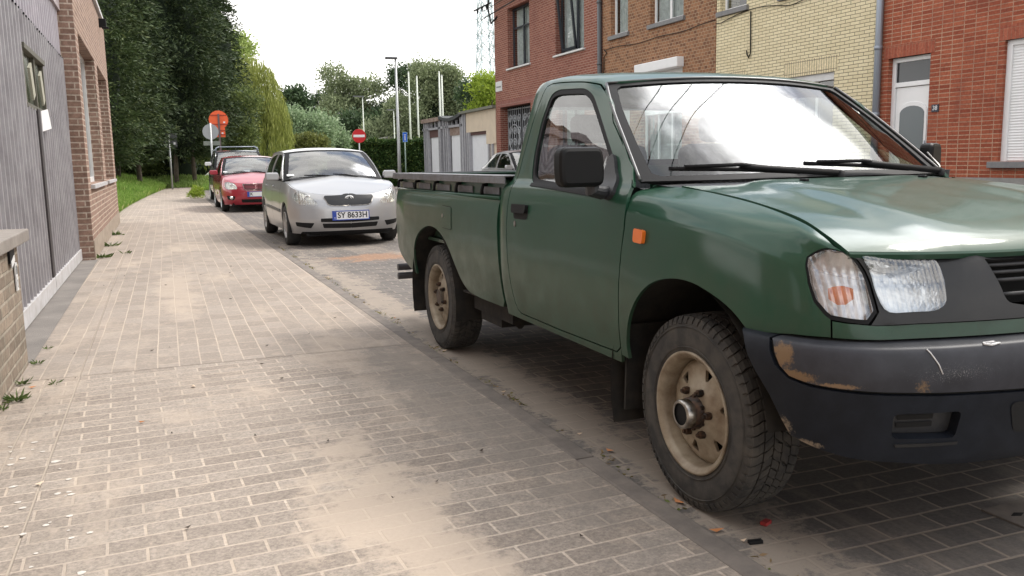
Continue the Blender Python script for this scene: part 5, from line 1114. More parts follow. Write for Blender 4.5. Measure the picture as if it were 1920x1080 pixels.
        if s<0:
            for k,(q,z_) in enumerate((([(.61,1.75),(.62,2.1),(.640,2.6),(.652,3.0)],.003),([(.80,1.3),(.835,1.25),(.85,1.5),(.82,1.7),(.795,1.5),(.80,1.3)],.006))):
                P('scrape_mark',mat('white_scrape',(.62,.62,.62),.7),lambda mb:mb.tube([tuple(TR_BUMP.ev(a_,b_)[0]*np.array([1,-1,1])+np.array([.0012,-.0005,.001])) for a_,b_ in q],z_*.6,5),B)
        # ---- bed side
        K=lambda q:poly_inv(TR_BED,q)
        rar=[(-3.285,.475),(-3.28,.60),(-3.225,.70),(-3.122,.775),(-2.947,.828),(-2.80,.838),(-2.665,.818),(-2.55,.775),(-2.46,.715),(-2.384,.638),(-2.30,.555),(-2.235,.515),(-2.17,.495)]; rar=chaikin(rar)
        bd=[(-3.79,1.043),(-3.797,.80),(-3.79,.62),(-3.70,.57),(-3.52,.52),(-3.36,.487)]+rar+[(-2.0,.485),(-1.66,.487),(-1.63,.52),(-1.642,.62),(-1.652,.72),(-1.665,.90),(-1.658,1.02),(-1.655,1.048)]
        BS=P('bed_side',M_green,lambda mb:panel(mb,TR_BED,K(bd),sgn=s,st=(.07,.4),ref=(-2.7,0,.8)))
        # slight rolled lip on top and recessed upper rail
        P('bed_lip',M_green,lambda mb:(mb.tube([(-3.80,s*.792,1.047),(-1.66,s*.822,1.047)],.010,8),mb.bx(-3.80,-1.66,s*.795,s*.74,1.035,1.050)),BS)
        P('upper_side',M_green,lambda mb:mb.bx(-3.79,-1.66,s*.775,s*.765,1.04,1.14),BS)
        for k in range(5): P('rail_pad',M_rail,lambda mb:mb.bx(-3.70+k*.415,-3.44+k*.415,s*.776,s*.782,1.062,1.098),BS)
        for k in range(5):
            hk=MB(); x=-3.73+k*.44; hk.tube([(x,s*.772,1.112),(x,s*.800,1.108),(x-.004,s*.806,1.085),(x-.006,s*.806,1.058)],.010,8); hk.build('rope_hook',M_black,BS)
        def rail(mb):
            mb.bx(-3.83,-1.60,s*.70,s*.822,1.155,1.163); mb.bx(-3.83,-1.60,s*.815,s*.824,1.122,1.155); mb.bx(-3.83,-1.60,s*.70,s*.708,1.10,1.155)
        P('bed_rail',M_rail,rail,BS,bevel=.003)
        fp=rnd([(-2.594,.978),(-2.408,.974),(-2.402,.836),(-2.588,.840)],.015,3)
        P('fuel_flap',M_green,lambda mb:panel(mb,TR_BED,K(offs(fp,.004)),sgn=s,st=(.05,.4),off=.003,depth=.003,ref=(-2.7,0,.8)),BS)
        P('fuel_flap_gap',M_gap,lambda mb:panel(mb,TR_BED,K(fp),sgn=s,st=(.05,.4),off=.001,depth=.0,ref=(-2.7,0,.8)),BS)
        P('fuel_lock',M_chrome,lambda mb:panel(mb,TR_BED,K([(-2.567+.012*math.cos(a*math.pi/6),.915+.012*math.sin(a*math.pi/6)) for a in range(12)]),sgn=s,st=(.03,.2),off=.006,depth=.003,ref=(-2.7,0,.8)),BS)
        # mudflaps, arches
        P('mud_flap',M_under,lambda mb:mb.box((-.40,s*.70,.44),(.012,.22,.34),M=Matrix.Rotation(rad(3),3,'Y')))
        P('mud_flap',M_black,lambda mb:mb.box((-3.36,s*.70,.395),(.012,.24,.36),M=Matrix.Rotation(rad(8),3,'Y')))
        def liner(mb,cx,r,a0,a1):
            vs=[];n=16
            for k in range(n+1):
                a=rad(a0+(a1-a0)*k/n)
                for yy in (.835,.40): vs.append((cx+r*math.cos(a),s*yy,.37+r*math.sin(a)*.98))
            mb.add(vs,[(2*k,2*k+1,2*k+3,2*k+2) for k in range(n)],smooth=True)
            mb.add([(cx+r*1.0*math.cos(rad(a0+(a1-a0)*k/n)),s*.40,.37+r*math.sin(rad(a0+(a1-a0)*k/n))) for k in range(n+1)],[tuple(range(n+1))])
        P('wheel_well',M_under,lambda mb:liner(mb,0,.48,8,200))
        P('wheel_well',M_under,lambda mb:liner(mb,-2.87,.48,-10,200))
        # mirror
        MR=P('mirror',M_mirr,lambda mb:mb.prism(rnd([(-.092,-.078),(.10,-.078),(.108,.0),(.102,.070),(-.084,.070),(-.096,.0)],.032,6),.062,Matrix.Translation((-.465 if s<0 else -.60,s*(.968 if s<0 else .925),1.212))@Matrix.Rotation(rad(0 if s<0 else 40),4,'Z')@Matrix.Rotation(rad(s*-9),4,'Z')@Matrix(((0,0,1,0),(s,0,0,0),(0,1,0,0),(0,0,0,1)))@Matrix.Translation((0,0,-.03))),bevel=.016)
        P('mirror_glass',M_silverm,lambda mb:mb.prism(rnd([(-.082,-.068),(.09,-.068),(.092,.060),(-.076,.060)],.028,6),.003,Matrix.Translation((-.498 if s<0 else -.63,s*(.968 if s<0 else .925),1.212))@Matrix.Rotation(rad(0 if s<0 else 40),4,'Z')@Matrix.Rotation(rad(s*-9),4,'Z')@Matrix(((0,0,-1,0),(s,0,0,0),(0,1,0,0),(0,0,0,1)))),MR)
        P('mirror_foot',M_plast,lambda mb:(mb.tube([(-.50,s*.90,1.16),(-.50,s*.90,1.118),(-.51,s*.86,1.108),(-.52,s*.82,1.112)],[.030,.030,.026,.022],12),panel(mb,TR_CAB,I(rnd([(-.625,1.10),(-.618,1.235),(-.60,1.255),(-.575,1.235),(-.49,1.15),(-.465,1.10),(-.50,1.075)],.02,3)),sgn=s,st=(.04,.3),off=.016,depth=.02,ref=(-1,0,.9))),MR)
        # wheels
        for front,x in ((True,0),(False,-2.87)):
            w=empty('wheel',(x+(.018 if front else 0),s*.698,.369)); w.parent=T
            if front: w.rotation_euler=(0,0,rad(0))
            wheel(w,s,front)
            if not front: w.rotation_euler=(0,rad(23),0)
    # grille bars
    def bars(mb):
        for k in range(5):
            v=3.55+k*.66
            for s in (-1,1):
                t=np.linspace(1.17+.02*(4-k)*.6,1.48,9); Q=TR_NOSE.ev(t,np.full(9,v)); Q[:,0]-=.02; Q[:,1]*=s
                mb.tube([tuple(q) for q in Q],.006,6)
    G=P('grille',M_plast,bars)
    P('grille_back',M_gap,lambda mb:mb.bx(.60,.615,-.42,.42,.78,.96),G)
    # hood
    ho=[(0.05,.0),(5.95,0)]
    he=[(t,.985) for t in (5.95,5.6,5,4.5,4,3.5,3,2.5,2,1.5,1,.5)]
    HO=None
    hm=MB()
    for s in (-1,1): panel(hm,TR_HOOD,[(0.05,0),(3,0),(5.97,0),(5.97,.5)]+he+[(.62,.95),(.80,.84),(.82,.76),(.45,.6),(.2,.45),(.1,.25)],sgn=s,st=(.25,.07),depth=0,ref=(.2,0,0))
    # rolled front lip
    ft=np.linspace(0,.985,24); Q=TR_HOOD.ev(np.full(24,5.97),ft); Ql=Q.copy(); Ql[:,0]+=.004; Ql[:,2]-=.006; Qm=Q.copy(); Qm[:,0]-=.004; Qm[:,2]-=.020
    for s in (-1,1):
        A=[q*np.array([1,s,1]) for q in list(Q)+list(Ql)+list(Qm)]; n=24
        hm.add(A,[(i,i+1,n+i+1,n+i) for i in range(n-1)]+[(n+i,n+i+1,2*n+i+1,2*n+i) for i in range(n-1)],smooth=True)
        E=TR_HOOD.ev(np.linspace(.5,5.97,60),np.full(60,.985)); E2=E.copy(); E2[:,2]-=.015; B_=[q*np.array([1,s,1]) for q in list(E)+list(E2)]
        hm.add(B_,[(i,i+1,60+i+1,60+i) for i in range(59)],smooth=True)
    HO=hm.build('hood',M_hood,T)
    for yy in (-.27,.30):
        P('washer_nozzle',M_black,lambda mb:mb.box((-.06,yy,1.146),(.035,.018,.014)),HO,bevel=.004)
    # cowl
    h0=TR_HOOD.P[0]; w0=TR_WS.P[0]
    CW=Surf([0,.4,1],[[(q[0],q[1],q[2]-.004) for q in TR_HOOD.ev(np.full(5,1.0),np.array([0,.35,.65,.85,.99]))],
        [tuple((a*.7+b*.3)-np.array([0,0,.010])) for a,b in zip(TR_HOOD.ev(np.full(5,0.),np.array([0,.35,.65,.85,.99])),w0)],[tuple(q-np.array([0.005,0,.002])) for q in w0]],[0,.35,.65,.85,1])
    cm=MB()
    for s in (-1,1): panel(cm,CW,[(0,0),(1,0),(1,1),(0,1)],sgn=s,st=(.2,.08),depth=0,ref=(.2,0,0))
    CO=cm.build('cowl',mat('cowl_grey',(.035,.037,.040),.45,noise=(15,(.07,.065,.06),.6)),T)
    def slots(mb):
        for s in (-1,1):
            for k in range(11):
                q=CW.ev(.45,.50+k*.026)[0]; mb.box((q[0],s*q[1],q[2]+.003),(.05,.009,.004))
    P('air_vent',M_gap,slots,CO)
    # windshield
    out=[(-.01,0),(1,0),(1.0,.5),(1.0,1.0),(.7,1.0),(.35,1.0),(0,1.0),(-.01,.6)]
    inn=[(.035,0),(.965,0),(.965,.5),(.965,.93),(.93,.955),(.7,.955),(.35,.955),(.07,.955),(.035,.93),(.035,.6)]
    WS=MB()
    for s in (-1,1): panel(WS,TR_WS,[(.03,0),(.97,0),(.97,.5),(.97,.96),(.7,.96),(.35,.96),(.03,.96),(.03,.6)],sgn=s,st=(.08,.06),off=-.006,depth=0,ref=(-1,0,.8))
    ws=WS.build('windshield',M_wglass,T)
    fr=MB()
    for s in (-1,1):
        a=[(-.01,0),(.04,0),(.035,.6),(.04,.90),(.07,.935),(.35,.945),(.7,.945),(.93,.94),(.962,.91),(.967,.5),(.967,0),(1,0),(1,.5),(1,1),(.7,1),(.35,1),(0,1),(-.01,.6)]
        panel(fr,TR_WS,a,sgn=s,st=(.05,.04),off=.0,depth=.01,ref=(-1,0,.8))
    P('windshield_seal',M_black,lambda mb:None,ws) if False else fr.build('windshield_seal',M_black,ws)
    tm=MB()
    for s in (-1,1):
        Q=TR_WS.ev(np.linspace(0,1,20),np.full(20,1.0)); Q[:,1]*=s; tm.tube([tuple(q+np.array([.004,s*.006,.004])) for q in Q],.007,6)
    Q=TR_WS.ev(np.full(21,1.0),np.abs(np.linspace(-1,1,21))); Q[:,1]*=np.sign(np.linspace(-1,1,21)); tm.tube([tuple(q+np.array([-.004,0,.006])) for q in Q],.006,6)
    tm.build('windshield_trim',M_chrome if False else mat('trim_dark_metal',(.10,.10,.10),.3,metal=.6),ws)
    # rear wall with window
    sec=TR_CAB.ev(np.full(15,-1.655),np.arange(15.)); right=[(q[1],q[2]) for q in sec if q[2]>.46]
    outl=[(-a,b) for a,b in right[:-1]]+right[::-1]
    outl=[(-a,b) for a,b in right]+[(a,b) for a,b in right[::-1][1:]]
    rw=rnd([(-.60,1.20),(.60,1.20),(.555,1.52),(-.555,1.52)],.05,4)
    P2,TT,_=fill2d(outl,[rw],(.12,.12)); bm_=MB(); bm_.add([(-1.652,a,b) for a,b in P2],[tuple(t) for t in TT]); RB=bm_.build('cab_back',M_green,T)
    P('rear_window',M_glass,lambda mb:mb.add([(-1.648,a,b) for a,b in rw],[tuple(range(len(rw)))]),RB)
    ri=offs(rw,.03); P2,TT,_=fill2d(rw,[ri],(.1,.1)); bm_=MB(); bm_.add([(-1.657,a,b) for a,b in P2],[tuple(t) for t in TT]); bm_.build('rear_window_seal',M_black,RB)
    # interior
    lin=MB()
    for s in (-1,1): panel(lin,TR_CAB,[(-.93,10.9),(-.90,14),(-1.6,14),(-1.6,10.2)],sgn=s,off=-.03,depth=0,ref=(-1,0,1.0),flip=True)
    lin.build('headliner',mat('headliner_cloth',(.30,.30,.29),.9),T)
    P('cab_floor',M_int,lambda mb:(mb.bx(-1.62,-.55,-.78,.78,.50,.55),mb.bx(-.52,-.50,-.78,.78,.5,1.06)))
    def dash(mb):
        pr=[(-.42,1.03),(-.44,1.10),(-.55,1.118),(-.70,1.112),(-.76,1.08),(-.78,1.00),(-.74,.80),(-.5,.75)]
        n=len(pr); mb.add([(a,-.72,b) for a,b in pr]+[(a,.72,b) for a,b in pr],[(i,(i+1)%n,n+(i+1)%n,n+i) for i in range(n)]+[tuple(range(n)),tuple(range(n,2*n))])
        mb.box((-.70,.37,1.125),(.18,.34,.06))
    DS=P('dashboard',M_int,dash,bevel=.02)
    def sw(mb):
        M=Matrix.Translation((-.86,.37,1.07))@Matrix.Rotation(rad(-65),4,'Y'); R=.19
        mb.tube([tuple(M@Vector((R*math.cos(a),R*math.sin(a),0))) for a in np.linspace(0,2*math.pi,33)],.014,8)
        for a in (0.2,math.pi-.2,-math.pi/2): mb.tube([tuple(M@Vector((0,0,-.02))),tuple(M@Vector((R*math.sin(a),R*math.cos(a),0)))],.014,6)
        mb.tube([tuple(M@Vector((0,0,.01))),tuple(M@Vector((0,0,-.2)))],.04,10)
    P('steering_wheel',M_black,sw)
    for yy in (-.38,.38):
        S=P('seat',M_seat,lambda mb:(mb.box((-1.12,yy,.76),(.50,.56,.14)),mb.box((-1.40,yy,1.04),(.13,.54,.54),M=Matrix.Rotation(rad(-12),3,'Y'))),bevel=.05)
        P('headrest',M_seat,lambda mb:mb.box((-1.47,yy,1.385),(.09,.26,.14),M=Matrix.Rotation(rad(-8),3,'Y')),S,bevel=.035)
    P('rear_view_mirror',M_black,lambda mb:(mb.box((-.80,0,1.49),(.03,.22,.06))),bevel=.01)
    for yy,x in ((-.60,0),(.60,0)): pass
    for (py,pt,tipy,tipt) in ((.04,.02,-.68,.045),(.62,.02,-.10,.055)):
        a=TR_WS.ev(pt-.03,abs(py))[0]; a[1]=py; b=TR_WS.ev(tipt,abs(tipy))[0]; b[1]=tipy
        a=Vector(a)+Vector((.02,0,.012)); b=Vector(b)+Vector((.02,0,.022)); mid=a.lerp(b,.55)+Vector((.03,0,.012))
        wm=MB(); wm.tube([a,mid,a.lerp(b,.62)+Vector((.02,0,.016))],[.015,.012,.008],6); wm.lathe([(0,.03),(.018,.028),(.020,0)],'z',(a.x,a.y,a.z-.02),12); WP=wm.build('wiper',M_black,T)
        c=a.lerp(b,.25); d=b; bl=MB(); m2=c.lerp(d,.5)
        bl.tube([c+Vector((.004,0,.0)),m2+Vector((.012,0,.004)),d],.009,6); bl.tube([c.lerp(d,.1)+Vector((.012,0,.008)),m2+Vector((.03,0,.022)),c.lerp(d,.9)+Vector((.012,0,.008))],.008,6)
        bl.tube([c.lerp(d,.3)+Vector((.012,0,.006)),m2+Vector((.026,0,.018))],.006,6)
        bl.build('wiper_blade',M_black,WP)
    P('antenna',M_chrome,lambda mb:mb.tube([(-.40,.775,1.14),(-.43,.80,1.18),(-.50,.80,1.24)],[.008,.004,.003],6))
    # bed box
    def bed(mb):
        mb.bx(-3.78,-1.68,-.76,.76,.72,.74); mb.bx(-1.70,-1.67,-.78,.78,.50,1.14)
        for s in (-1,1): mb.bx(-3.78,-1.67,s*.71,s*.725,.74,1.13); mb.bx(-3.23,-2.45,s*.53,s*.71,.74,.93)
    P('bed_box',M_green,bed)
    def tg(mb):
        mb.bx(-3.82,-3.79,-.77,.77,.55,1.145); mb.bx(-3.83,-3.75,-.74,.74,1.145,1.153)
    TG=P('tailgate',M_green,tg,bevel=.006)
    P('tailgate_rail',M_rail,lambda mb:mb.bx(-3.835,-3.77,-.76,.76,1.154,1.163),TG)
    P('bed_front_rail',M_rail,lambda mb:mb.bx(-1.70,-1.665,-.74,.74,1.141,1.150))
    def under(mb):
        for s in (-1,1):
            mb.bx(-3.9,.55,s*.36,s*.44,.42,.54)
            for x in (-2.87,0): mb.tube([(x-.55,s*.50,.44),(x,s*.50,.32),(x+.55,s*.50,.44)],.025,6)
        mb.bx(-3.7,.62,-.42,.42,.40,.41); mb.bx(.45,.66,-.55,.55,.43,.46); mb.bx(-2.35,-.5,-.80,.80,.475,.485); mb.tube([(-2.87,-.6,.37),(-2.87,.6,.37)],.05,10); mb.tube([(0,-.6,.37),(0,.6,.37)],.04,10)  # flat sheets added here to keep light from under the truck
        mb.lathe([(0,-.12),(.12,-.1),(.15,0),(.12,.1),(0,.12)],'y',(-2.87,.05,.37),16)
        mb.bx(-2.3,-1.7,-.75,-.42,.38,.50); mb.bx(-.4,.5,-.3,.3,.33,.6); mb.tube([(-3.6,.3,.35),(-1,.25,.33)],.035,8)
        mb.box((-2.05,-.60,.40),(.32,.28,.14)); mb.tube([(-2.0,-.66,.40),(-1.72,-.70,.37)],.022,8)
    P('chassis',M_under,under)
    P('step_bar',mat('step_bar_black',(.03,.03,.035),.5),lambda mb:(mb.tube([(-4.10,-.74,.430),(-4.10,.74,.430)],.027,10),mb.tube([(-4.10,-.74,.360),(-4.10,.74,.360)],.027,10),mb.bx(-4.05,-3.6,-.40,-.34,.36,.47),mb.bx(-4.05,-3.6,.34,.40,.36,.47)))
    return T
make_truck()
# ============================================================ OTHER CARS
def carsurf(q):
    W=q['W']; st=q['plan']; top=q['top']; rows=q.get('rows',[(.945,.20,-.07),(.985,.35,0),(1.0,.50,.0),(.995,.55,-.015),(.975,.80,-.05),(.93,1.0,-.10)])
    P=[]
    for (x,y,nw),zt in zip(st,top):
        r=[]
        for k,(wf,zf,rk) in enumerate(rows):
            z=zf if k<3 else (rows[2][1]+(zt-rows[2][1])*{3:.38,4:.74,5:1.0}[k]); r.append((x+rk*nw,y*W*wf if k<5 else y*W*(wf if nw<=0 else wf),z))
        P.append(r)
    tk=[0]
    for a,b in zip(st[:-1],st[1:]): tk.append(tk[-1]+max(.05,math.hypot(b[0]-a[0],(b[1]-a[1])*W)))
    return Surf(tk,P),tk
def make_car(q,label,loc,name='parked_car',cat='car',rz=-90,col=None,group=None):
    T=empty(name,loc,rad(rz),label,cat,group); W=q['W']; paint=q['paint']; body=MB(); S,tk=carsurf(q); K=len(tk)
    def P(name,m,fn,parent=T,**k):
        mb=MB(); fn(mb); return mb.build(name,m,parent,**k)
    wr=q['wr']; wb=q['wb']
    def arch(cx,r):
        a=np.linspace(rad(200),rad(-20),14); return [(cx+r*math.cos(t),wr+r*math.sin(t)*1.02) for t in a]
    # outline in (t,v): inv for arches
    nt_=[i for i,s_ in enumerate(q['plan']) if s_[2]>0][0]
    def I(pts,tr): return [tuple(z) for z in S.inv(pts,(0,2),tr=tr,vr=(0,4.9))]
    ra=[z for z in I(arch(-wb,wr*1.13),(tk[1],tk[nt_])) ]; fa=[z for z in I(arch(0,wr*1.13),(tk[3],tk[nt_+2]))]
    ra=[z for z in ra if z[1]>.05]; fa=[z for z in fa if z[1]>.05]
    ring=[(0,0),(ra[0][0],0)]+ra+[(ra[-1][0],0),(fa[0][0],0)]+fa+[(fa[-1][0],0),(tk[-1],0),(tk[-1],5),(0,5)]
    holes=[]
    def N_(pts): return [tuple(z) for z in S.inv(pts,(1,2),tr=(tk[nt_]-.15,tk[-1]),vr=(0,5))]
    hl=N_(rnd(q['headlight'],.03,3))
    hs=[hl]
    bp=[]
    for s in (-1,1): panel(body,S,ring,hs,sgn=s,st=(.09,.35),depth=.02,ref=(-1.2,0,.5))
    B=body.build('body',paint,T)
    for s in (-1,1):
        H=P('headlight',M_reflc,lambda mb:panel(mb,S,hl,sgn=s,st=(.04,.3),off=-.03,depth=0,ref=(-1.2,0,.5)))
        P('headlight_glass',q.get('lens',M_lens),lambda mb:panel(mb,S,hl,sgn=s,st=(.04,.3),off=.003,depth=.02,ref=(-1.2,0,.5)),H)
        c=np.mean(q['headlight'],0)
        cc=S.ev(*[np.array([z]) for z in N_([(c[0]-.04,c[1])])[0]])[0]
        P('bulb_bowl',M_silverm,lambda mb:mb.lathe([(.0,-.03),(.03,-.02),(.052,.005),(.056,.0)],'x',(cc[0]-.022,s*cc[1],cc[2]),18),H)
    for nm,pts,m,off in q.get('front',[]):
        pp=pts+[(-a,b) for a,b in pts[::-1]] if False else pts
        for s in (-1,1):
            if s==1 and nm.endswith('!'): continue
            P(nm.strip('!'),m,lambda mb:panel(mb,S,N_(rnd(pp,.012,2)),sgn=s,st=(.05,.25),off=off,depth=.008,ref=(-1.2,0,.5)))
    # hood
    Et=np.linspace(q['hood_t0'],tk[-1],13); E=S.ev(Et,np.full(13,5.0)); C0=np.array(q['cowl']); C1=E[-1]; u=np.linspace(0,1,13)
    Cc=C0[None]*(1-u[:,None])+C1[None]*u[:,None]; Cc[:,2]+=q.get('crown',.035)*np.sin(math.pi*u**.8)**1
    HS=Surf(u,[[tuple(c+(e-c)*v+np.array([0,0,q.get('crown2',.02)*(1-v*v)*(1-uu)])) for v in (0,.35,.7,1)] for c,e,uu in zip(Cc,E,u)],[0,.35,.7,1])
    hm=MB()
    for s in (-1,1): panel(hm,HS,[(0,0),(.985,0),(.985,.97),(0,.97)],sgn=s,st=(.07,.1),depth=0,ref=(-.2,0,0))
    fm=MB()
    for s in (-1,1): panel(fm,HS,[(0,.975),(.999,.975),(.999,1.0),(0,1.0)],sgn=s,st=(.07,.1),depth=0,ref=(-.2,0,0),off=-.001)
    fm.build('fender_edge',paint,T); hm.build('hood',paint,T)
    # glasshouse
    a0=np.array(q['A0']); g=q['gh']  # list of (xb,yb,zb,xt,yt,zt)
    rows=[]
    for (xb,yb,zb,xt,yt,zt) in g:
        b=np.array((xb,yb,zb)); t_=np.array((xt,yt,zt)); rows.append([tuple(b+(t_-b)*v+np.array([0,.03*math.sin(math.pi*v),0])*min(1,abs(zt-zb)*2)) for v in (0,.33,.66,1)])
    G=Surf(list(range(len(g))),rows,[0,.33,.66,1]); ng=len(g)-1
    wins=q['wins']; gm=MB()
    for s in (-1,1): panel(gm,G,[(0,0),(ng,0),(ng,1),(0,1)],[offs_tv(w_) for w_ in wins],sgn=s,st=(.22,.14),depth=.01,ref=(-1.5,0,1.0))
    gm.build('pillars',paint,T)
    for s in (-1,1):
        for w_ in wins: P('side_window',M_carglass,lambda mb:panel(mb,G,offs_tv(w_),sgn=s,st=(.22,.16),off=-.008,depth=0,ref=(-1.5,0,1.0)))
    wsb,wst=q['ws']   # base (xc,zc,xe,ye,ze), top
    f=lambda k:tuple(np.array(wsb)*(1-k)+np.array(wst)*k+np.array([.03,.03,.02,.0,.02])*math.sin(math.pi*k))
    WSf=Surf([0,.33,.66,1],[_ws(*f(k)) for k in (0,.33,.66,1)],[0,.35,.65,.85,1]); wm=MB(); fr=MB()
    for s in (-1,1):
        panel(wm,WSf,[(.04,0),(.96,0),(.96,.93),(.04,.95)],sgn=s,st=(.12,.1),off=-.004,depth=0,ref=(-1.5,0,.8))
        panel(fr,WSf,[(0,0),(.05,0),(.05,.92),(.95,.90),(.95,0),(1,0),(1,1.0),(0,1.0)],sgn=s,st=(.1,.1),off=.0,depth=.006,ref=(-1.5,0,.8))
    w_=wm.build('windshield',M_carwind,T); fr.build('windshield_seal',M_black,w_)
    R=q['roof']; RS=Surf(list(range(len(R))),[_rf(*r) for r in R],[0,.4,.75,1]); rm=MB()
    for s in (-1,1): panel(rm,RS,[(0,0),(len(R)-1,0),(len(R)-1,1),(0,1)],sgn=s,st=(.25,.15),depth=0,ref=(-1.5,0,.5))
    rm.build('roof',paint,T)
    P('rear_window',M_carglass,lambda mb:[panel(mb,Surf([0,1],[_rf(*R[-1]),_rf(*q['tailtop'])],[0,.4,.75,1]),[(0,0),(1,0),(1,1),(0,1)],sgn=s,st=(.3,.3),depth=0,ref=(-1.5,0,.5)) for s in (-1,1)])
    # wipers, mirrors
    for (ya,yb) in ((.05,-.52),(.50,-.02)):
        a=WSf.ev(.0,abs(ya))[0]; a[1]=ya*W*.85; b=WSf.ev(.06,min(.9,abs(yb)))[0]; b[1]=yb*W*1.05
        P('wiper',M_black,lambda mb:mb.tube([a+np.array([.03,0,.01]),(a+b)/2+np.array([.035,0,.022]),b+np.array([.02,0,.015])],[.014,.012,.008],6))
    for s in (-1,1):
        mx_,my_,mz_=q['mirror']
        M_=P('mirror',q.get('mirmat',paint),lambda mb:mb.prism(rnd([(-.10,-.062),(.09,-.062),(.11,0),(.09,.062),(-.09,.062),(-.11,0)],.04,5),.09,Matrix.Translation((mx_-.045,s*my_,mz_))@Matrix(((0,0,1,0),(s,0,0,0),(0,1,0,0),(0,0,0,1)))),bevel=.02)
        P('mirror_foot',M_black,lambda mb:mb.box((mx_-.03,s*(my_-.12),mz_-.05),(.05,.10,.03)),M_)
    for x in (0,-wb):
        for s in (-1,1):
            w=empty('wheel',(x,s*(W-.105),wr)); w.parent=T
            tb=MB(); k=wr/.32; tb.lathe([(.20*k,-.085*s),(.235*k,-.098*s),(.285*k,-.098*s),(.31*k,-.085*s),(.318*k,-.06*s),(.32*k,0),(.318*k,.06*s),(.31*k,.085*s),(.285*k,.098*s),(.235*k,.098*s),(.20*k,.085*s)],'y',n=40); tb.build('tyre',M_tyred,w)
            rm_=MB(); rm_.lathe([(.208*k,.09*s),(.212*k,.097*s),(.20*k,.094*s),(.19*k,.06*s),(.18*k,.0)],'y',n=40); rm_.lathe([(.06*k,.085*s),(.03*k,.092*s),(0,.093*s)],'y',n=16)
            ns=q.get('spokes',7)
            for j in range(ns):
                t_=2*math.pi*j/ns; c_,s_=math.cos(t_),math.sin(t_); p0=np.array((.04*k*c_,.082*s,.04*k*s_)); p1=np.array((.20*k*c_,.080*s,.20*k*s_)); e_=np.array((-s_,0,c_))*.022*k; e2=e_*1.3; dd=np.array((0,-.03*s,0))
                rm_.add([p0-e_,p0+e_,p1+e2,p1-e2,p0-e_+dd,p0+e_+dd,p1+e2+dd,p1-e2+dd],[(0,1,2,3),(0,4,5,1),(1,5,6,2),(3,2,6,7),(0,3,7,4)])
            rm_.build('rim',M_alloy,w)
            bk=MB(); bk.lathe([(.19*k,-.0),(0,-.0)],'y',n=20); bk.build('brake_disc',M_under,w)
            def liner(mb):
                n=14; vs=[]
                for j in range(n+1):
                    a_=rad(-15+210*j/n)
                    for yy in (W*.97,W*.5): vs.append((x+wr*1.13*math.cos(a_),s*yy,wr+wr*1.13*math.sin(a_)))
                mb.add(vs,[(2*j,2*j+1,2*j+3,2*j+2) for j in range(n)]); mb.add([(x+wr*1.13*math.cos(rad(-15+210*j/n)),s*W*.5,wr+wr*1.13*math.sin(rad(-15+210*j/n))) for j in range(n+1)],[tuple(range(n+1))])
            P('wheel_well',M_gap,liner)
    L0=q['plan'][0][0]; L1=q['plan'][-1][0]
    P('underbody',M_gap,lambda mb:(mb.bx(-wb+wr*1.1,-wr*1.15,-W*.9,W*.9,.19,.24),mb.bx(L0+.1,L1-.15,-W*.5,W*.5,.17,.24),mb.bx(wr*1.15,L1-.20,-W*.72,W*.72,.16,.24)))
    P('interior',M_int,lambda mb:(mb.box((q['cowl'][0]-.25,0,q['cowl'][2]-.06),(.45,W*1.6,.10)),mb.bx(-wb-.2,-.3,-W*.85,W*.85,.35,.42)),bevel=.02)
    for x,yy in ((-1.35,-.36),(-1.35,.36),(-2.2,-.36),(-2.2,.36)):
        se=P('seat',M_seat,lambda mb:(mb.box((x,yy,.80),(.14,.48,.60)),mb.box((x+.25,yy,.52),(.5,.48,.14))),bevel=.05)
        P('headrest',M_seat,lambda mb:mb.box((x-.03,yy,1.19),(.09,.25,.15)),se,bevel=.03)
    P('rear_view_mirror',M_black,lambda mb:mb.box((q['ws'][1][0]+.08,0,q['ws'][1][1]-.08),(.03,.2,.06)),bevel=.01)
    return T,P,S,N_
def offs_tv(w_): return rnd(w_,.10,3)
def _rf(xc,zc,xe,ye,ze): return [(xc+(xe-xc)*f**2,ye*f,zc+(ze-zc)*f**2.4) for f in (0,.4,.75,1)]
M_tyred=mat('car_tyre',(.022,.022,.022),.8,noise=(12,(.05,.048,.044),.6)); M_alloy=mat('silver_wheel',(.45,.45,.46),.35,metal=.8)
M_silver=mat('silver_paint',(.40,.40,.405),.34,metal=.5,coat=.6,coatr=.06); M_redp=mat('red_paint',(.33,.012,.030),.32,metal=.15,coat=1.0); M_navy=mat('dark_navy_paint',(.018,.02,.028),.3,metal=.3,coat=1.0)
M_carglass=glassmat('car_side_glass',(.35,.40,.40),boost=1.5,lo=.03); M_carwind=glassmat('car_windshield',(.68,.75,.76),boost=1.6,lo=.14)
M_clear=lens2('car_lamp_lens',(.93,.93,.88),9,.20,.4)
M_reflc=mat('car_lamp_reflector',(.42,.40,.36),.25,metal=.8,noise=(14,(.85,.84,.80),.9),bump=(30,.4,.004)); M_mesh=mat('grille_mesh_black',(.010,.010,.011),.35); M_platew=mat('plate_white',(.78,.78,.78),.4); M_plateb=mat('plate_blue',(.02,.06,.35),.4)
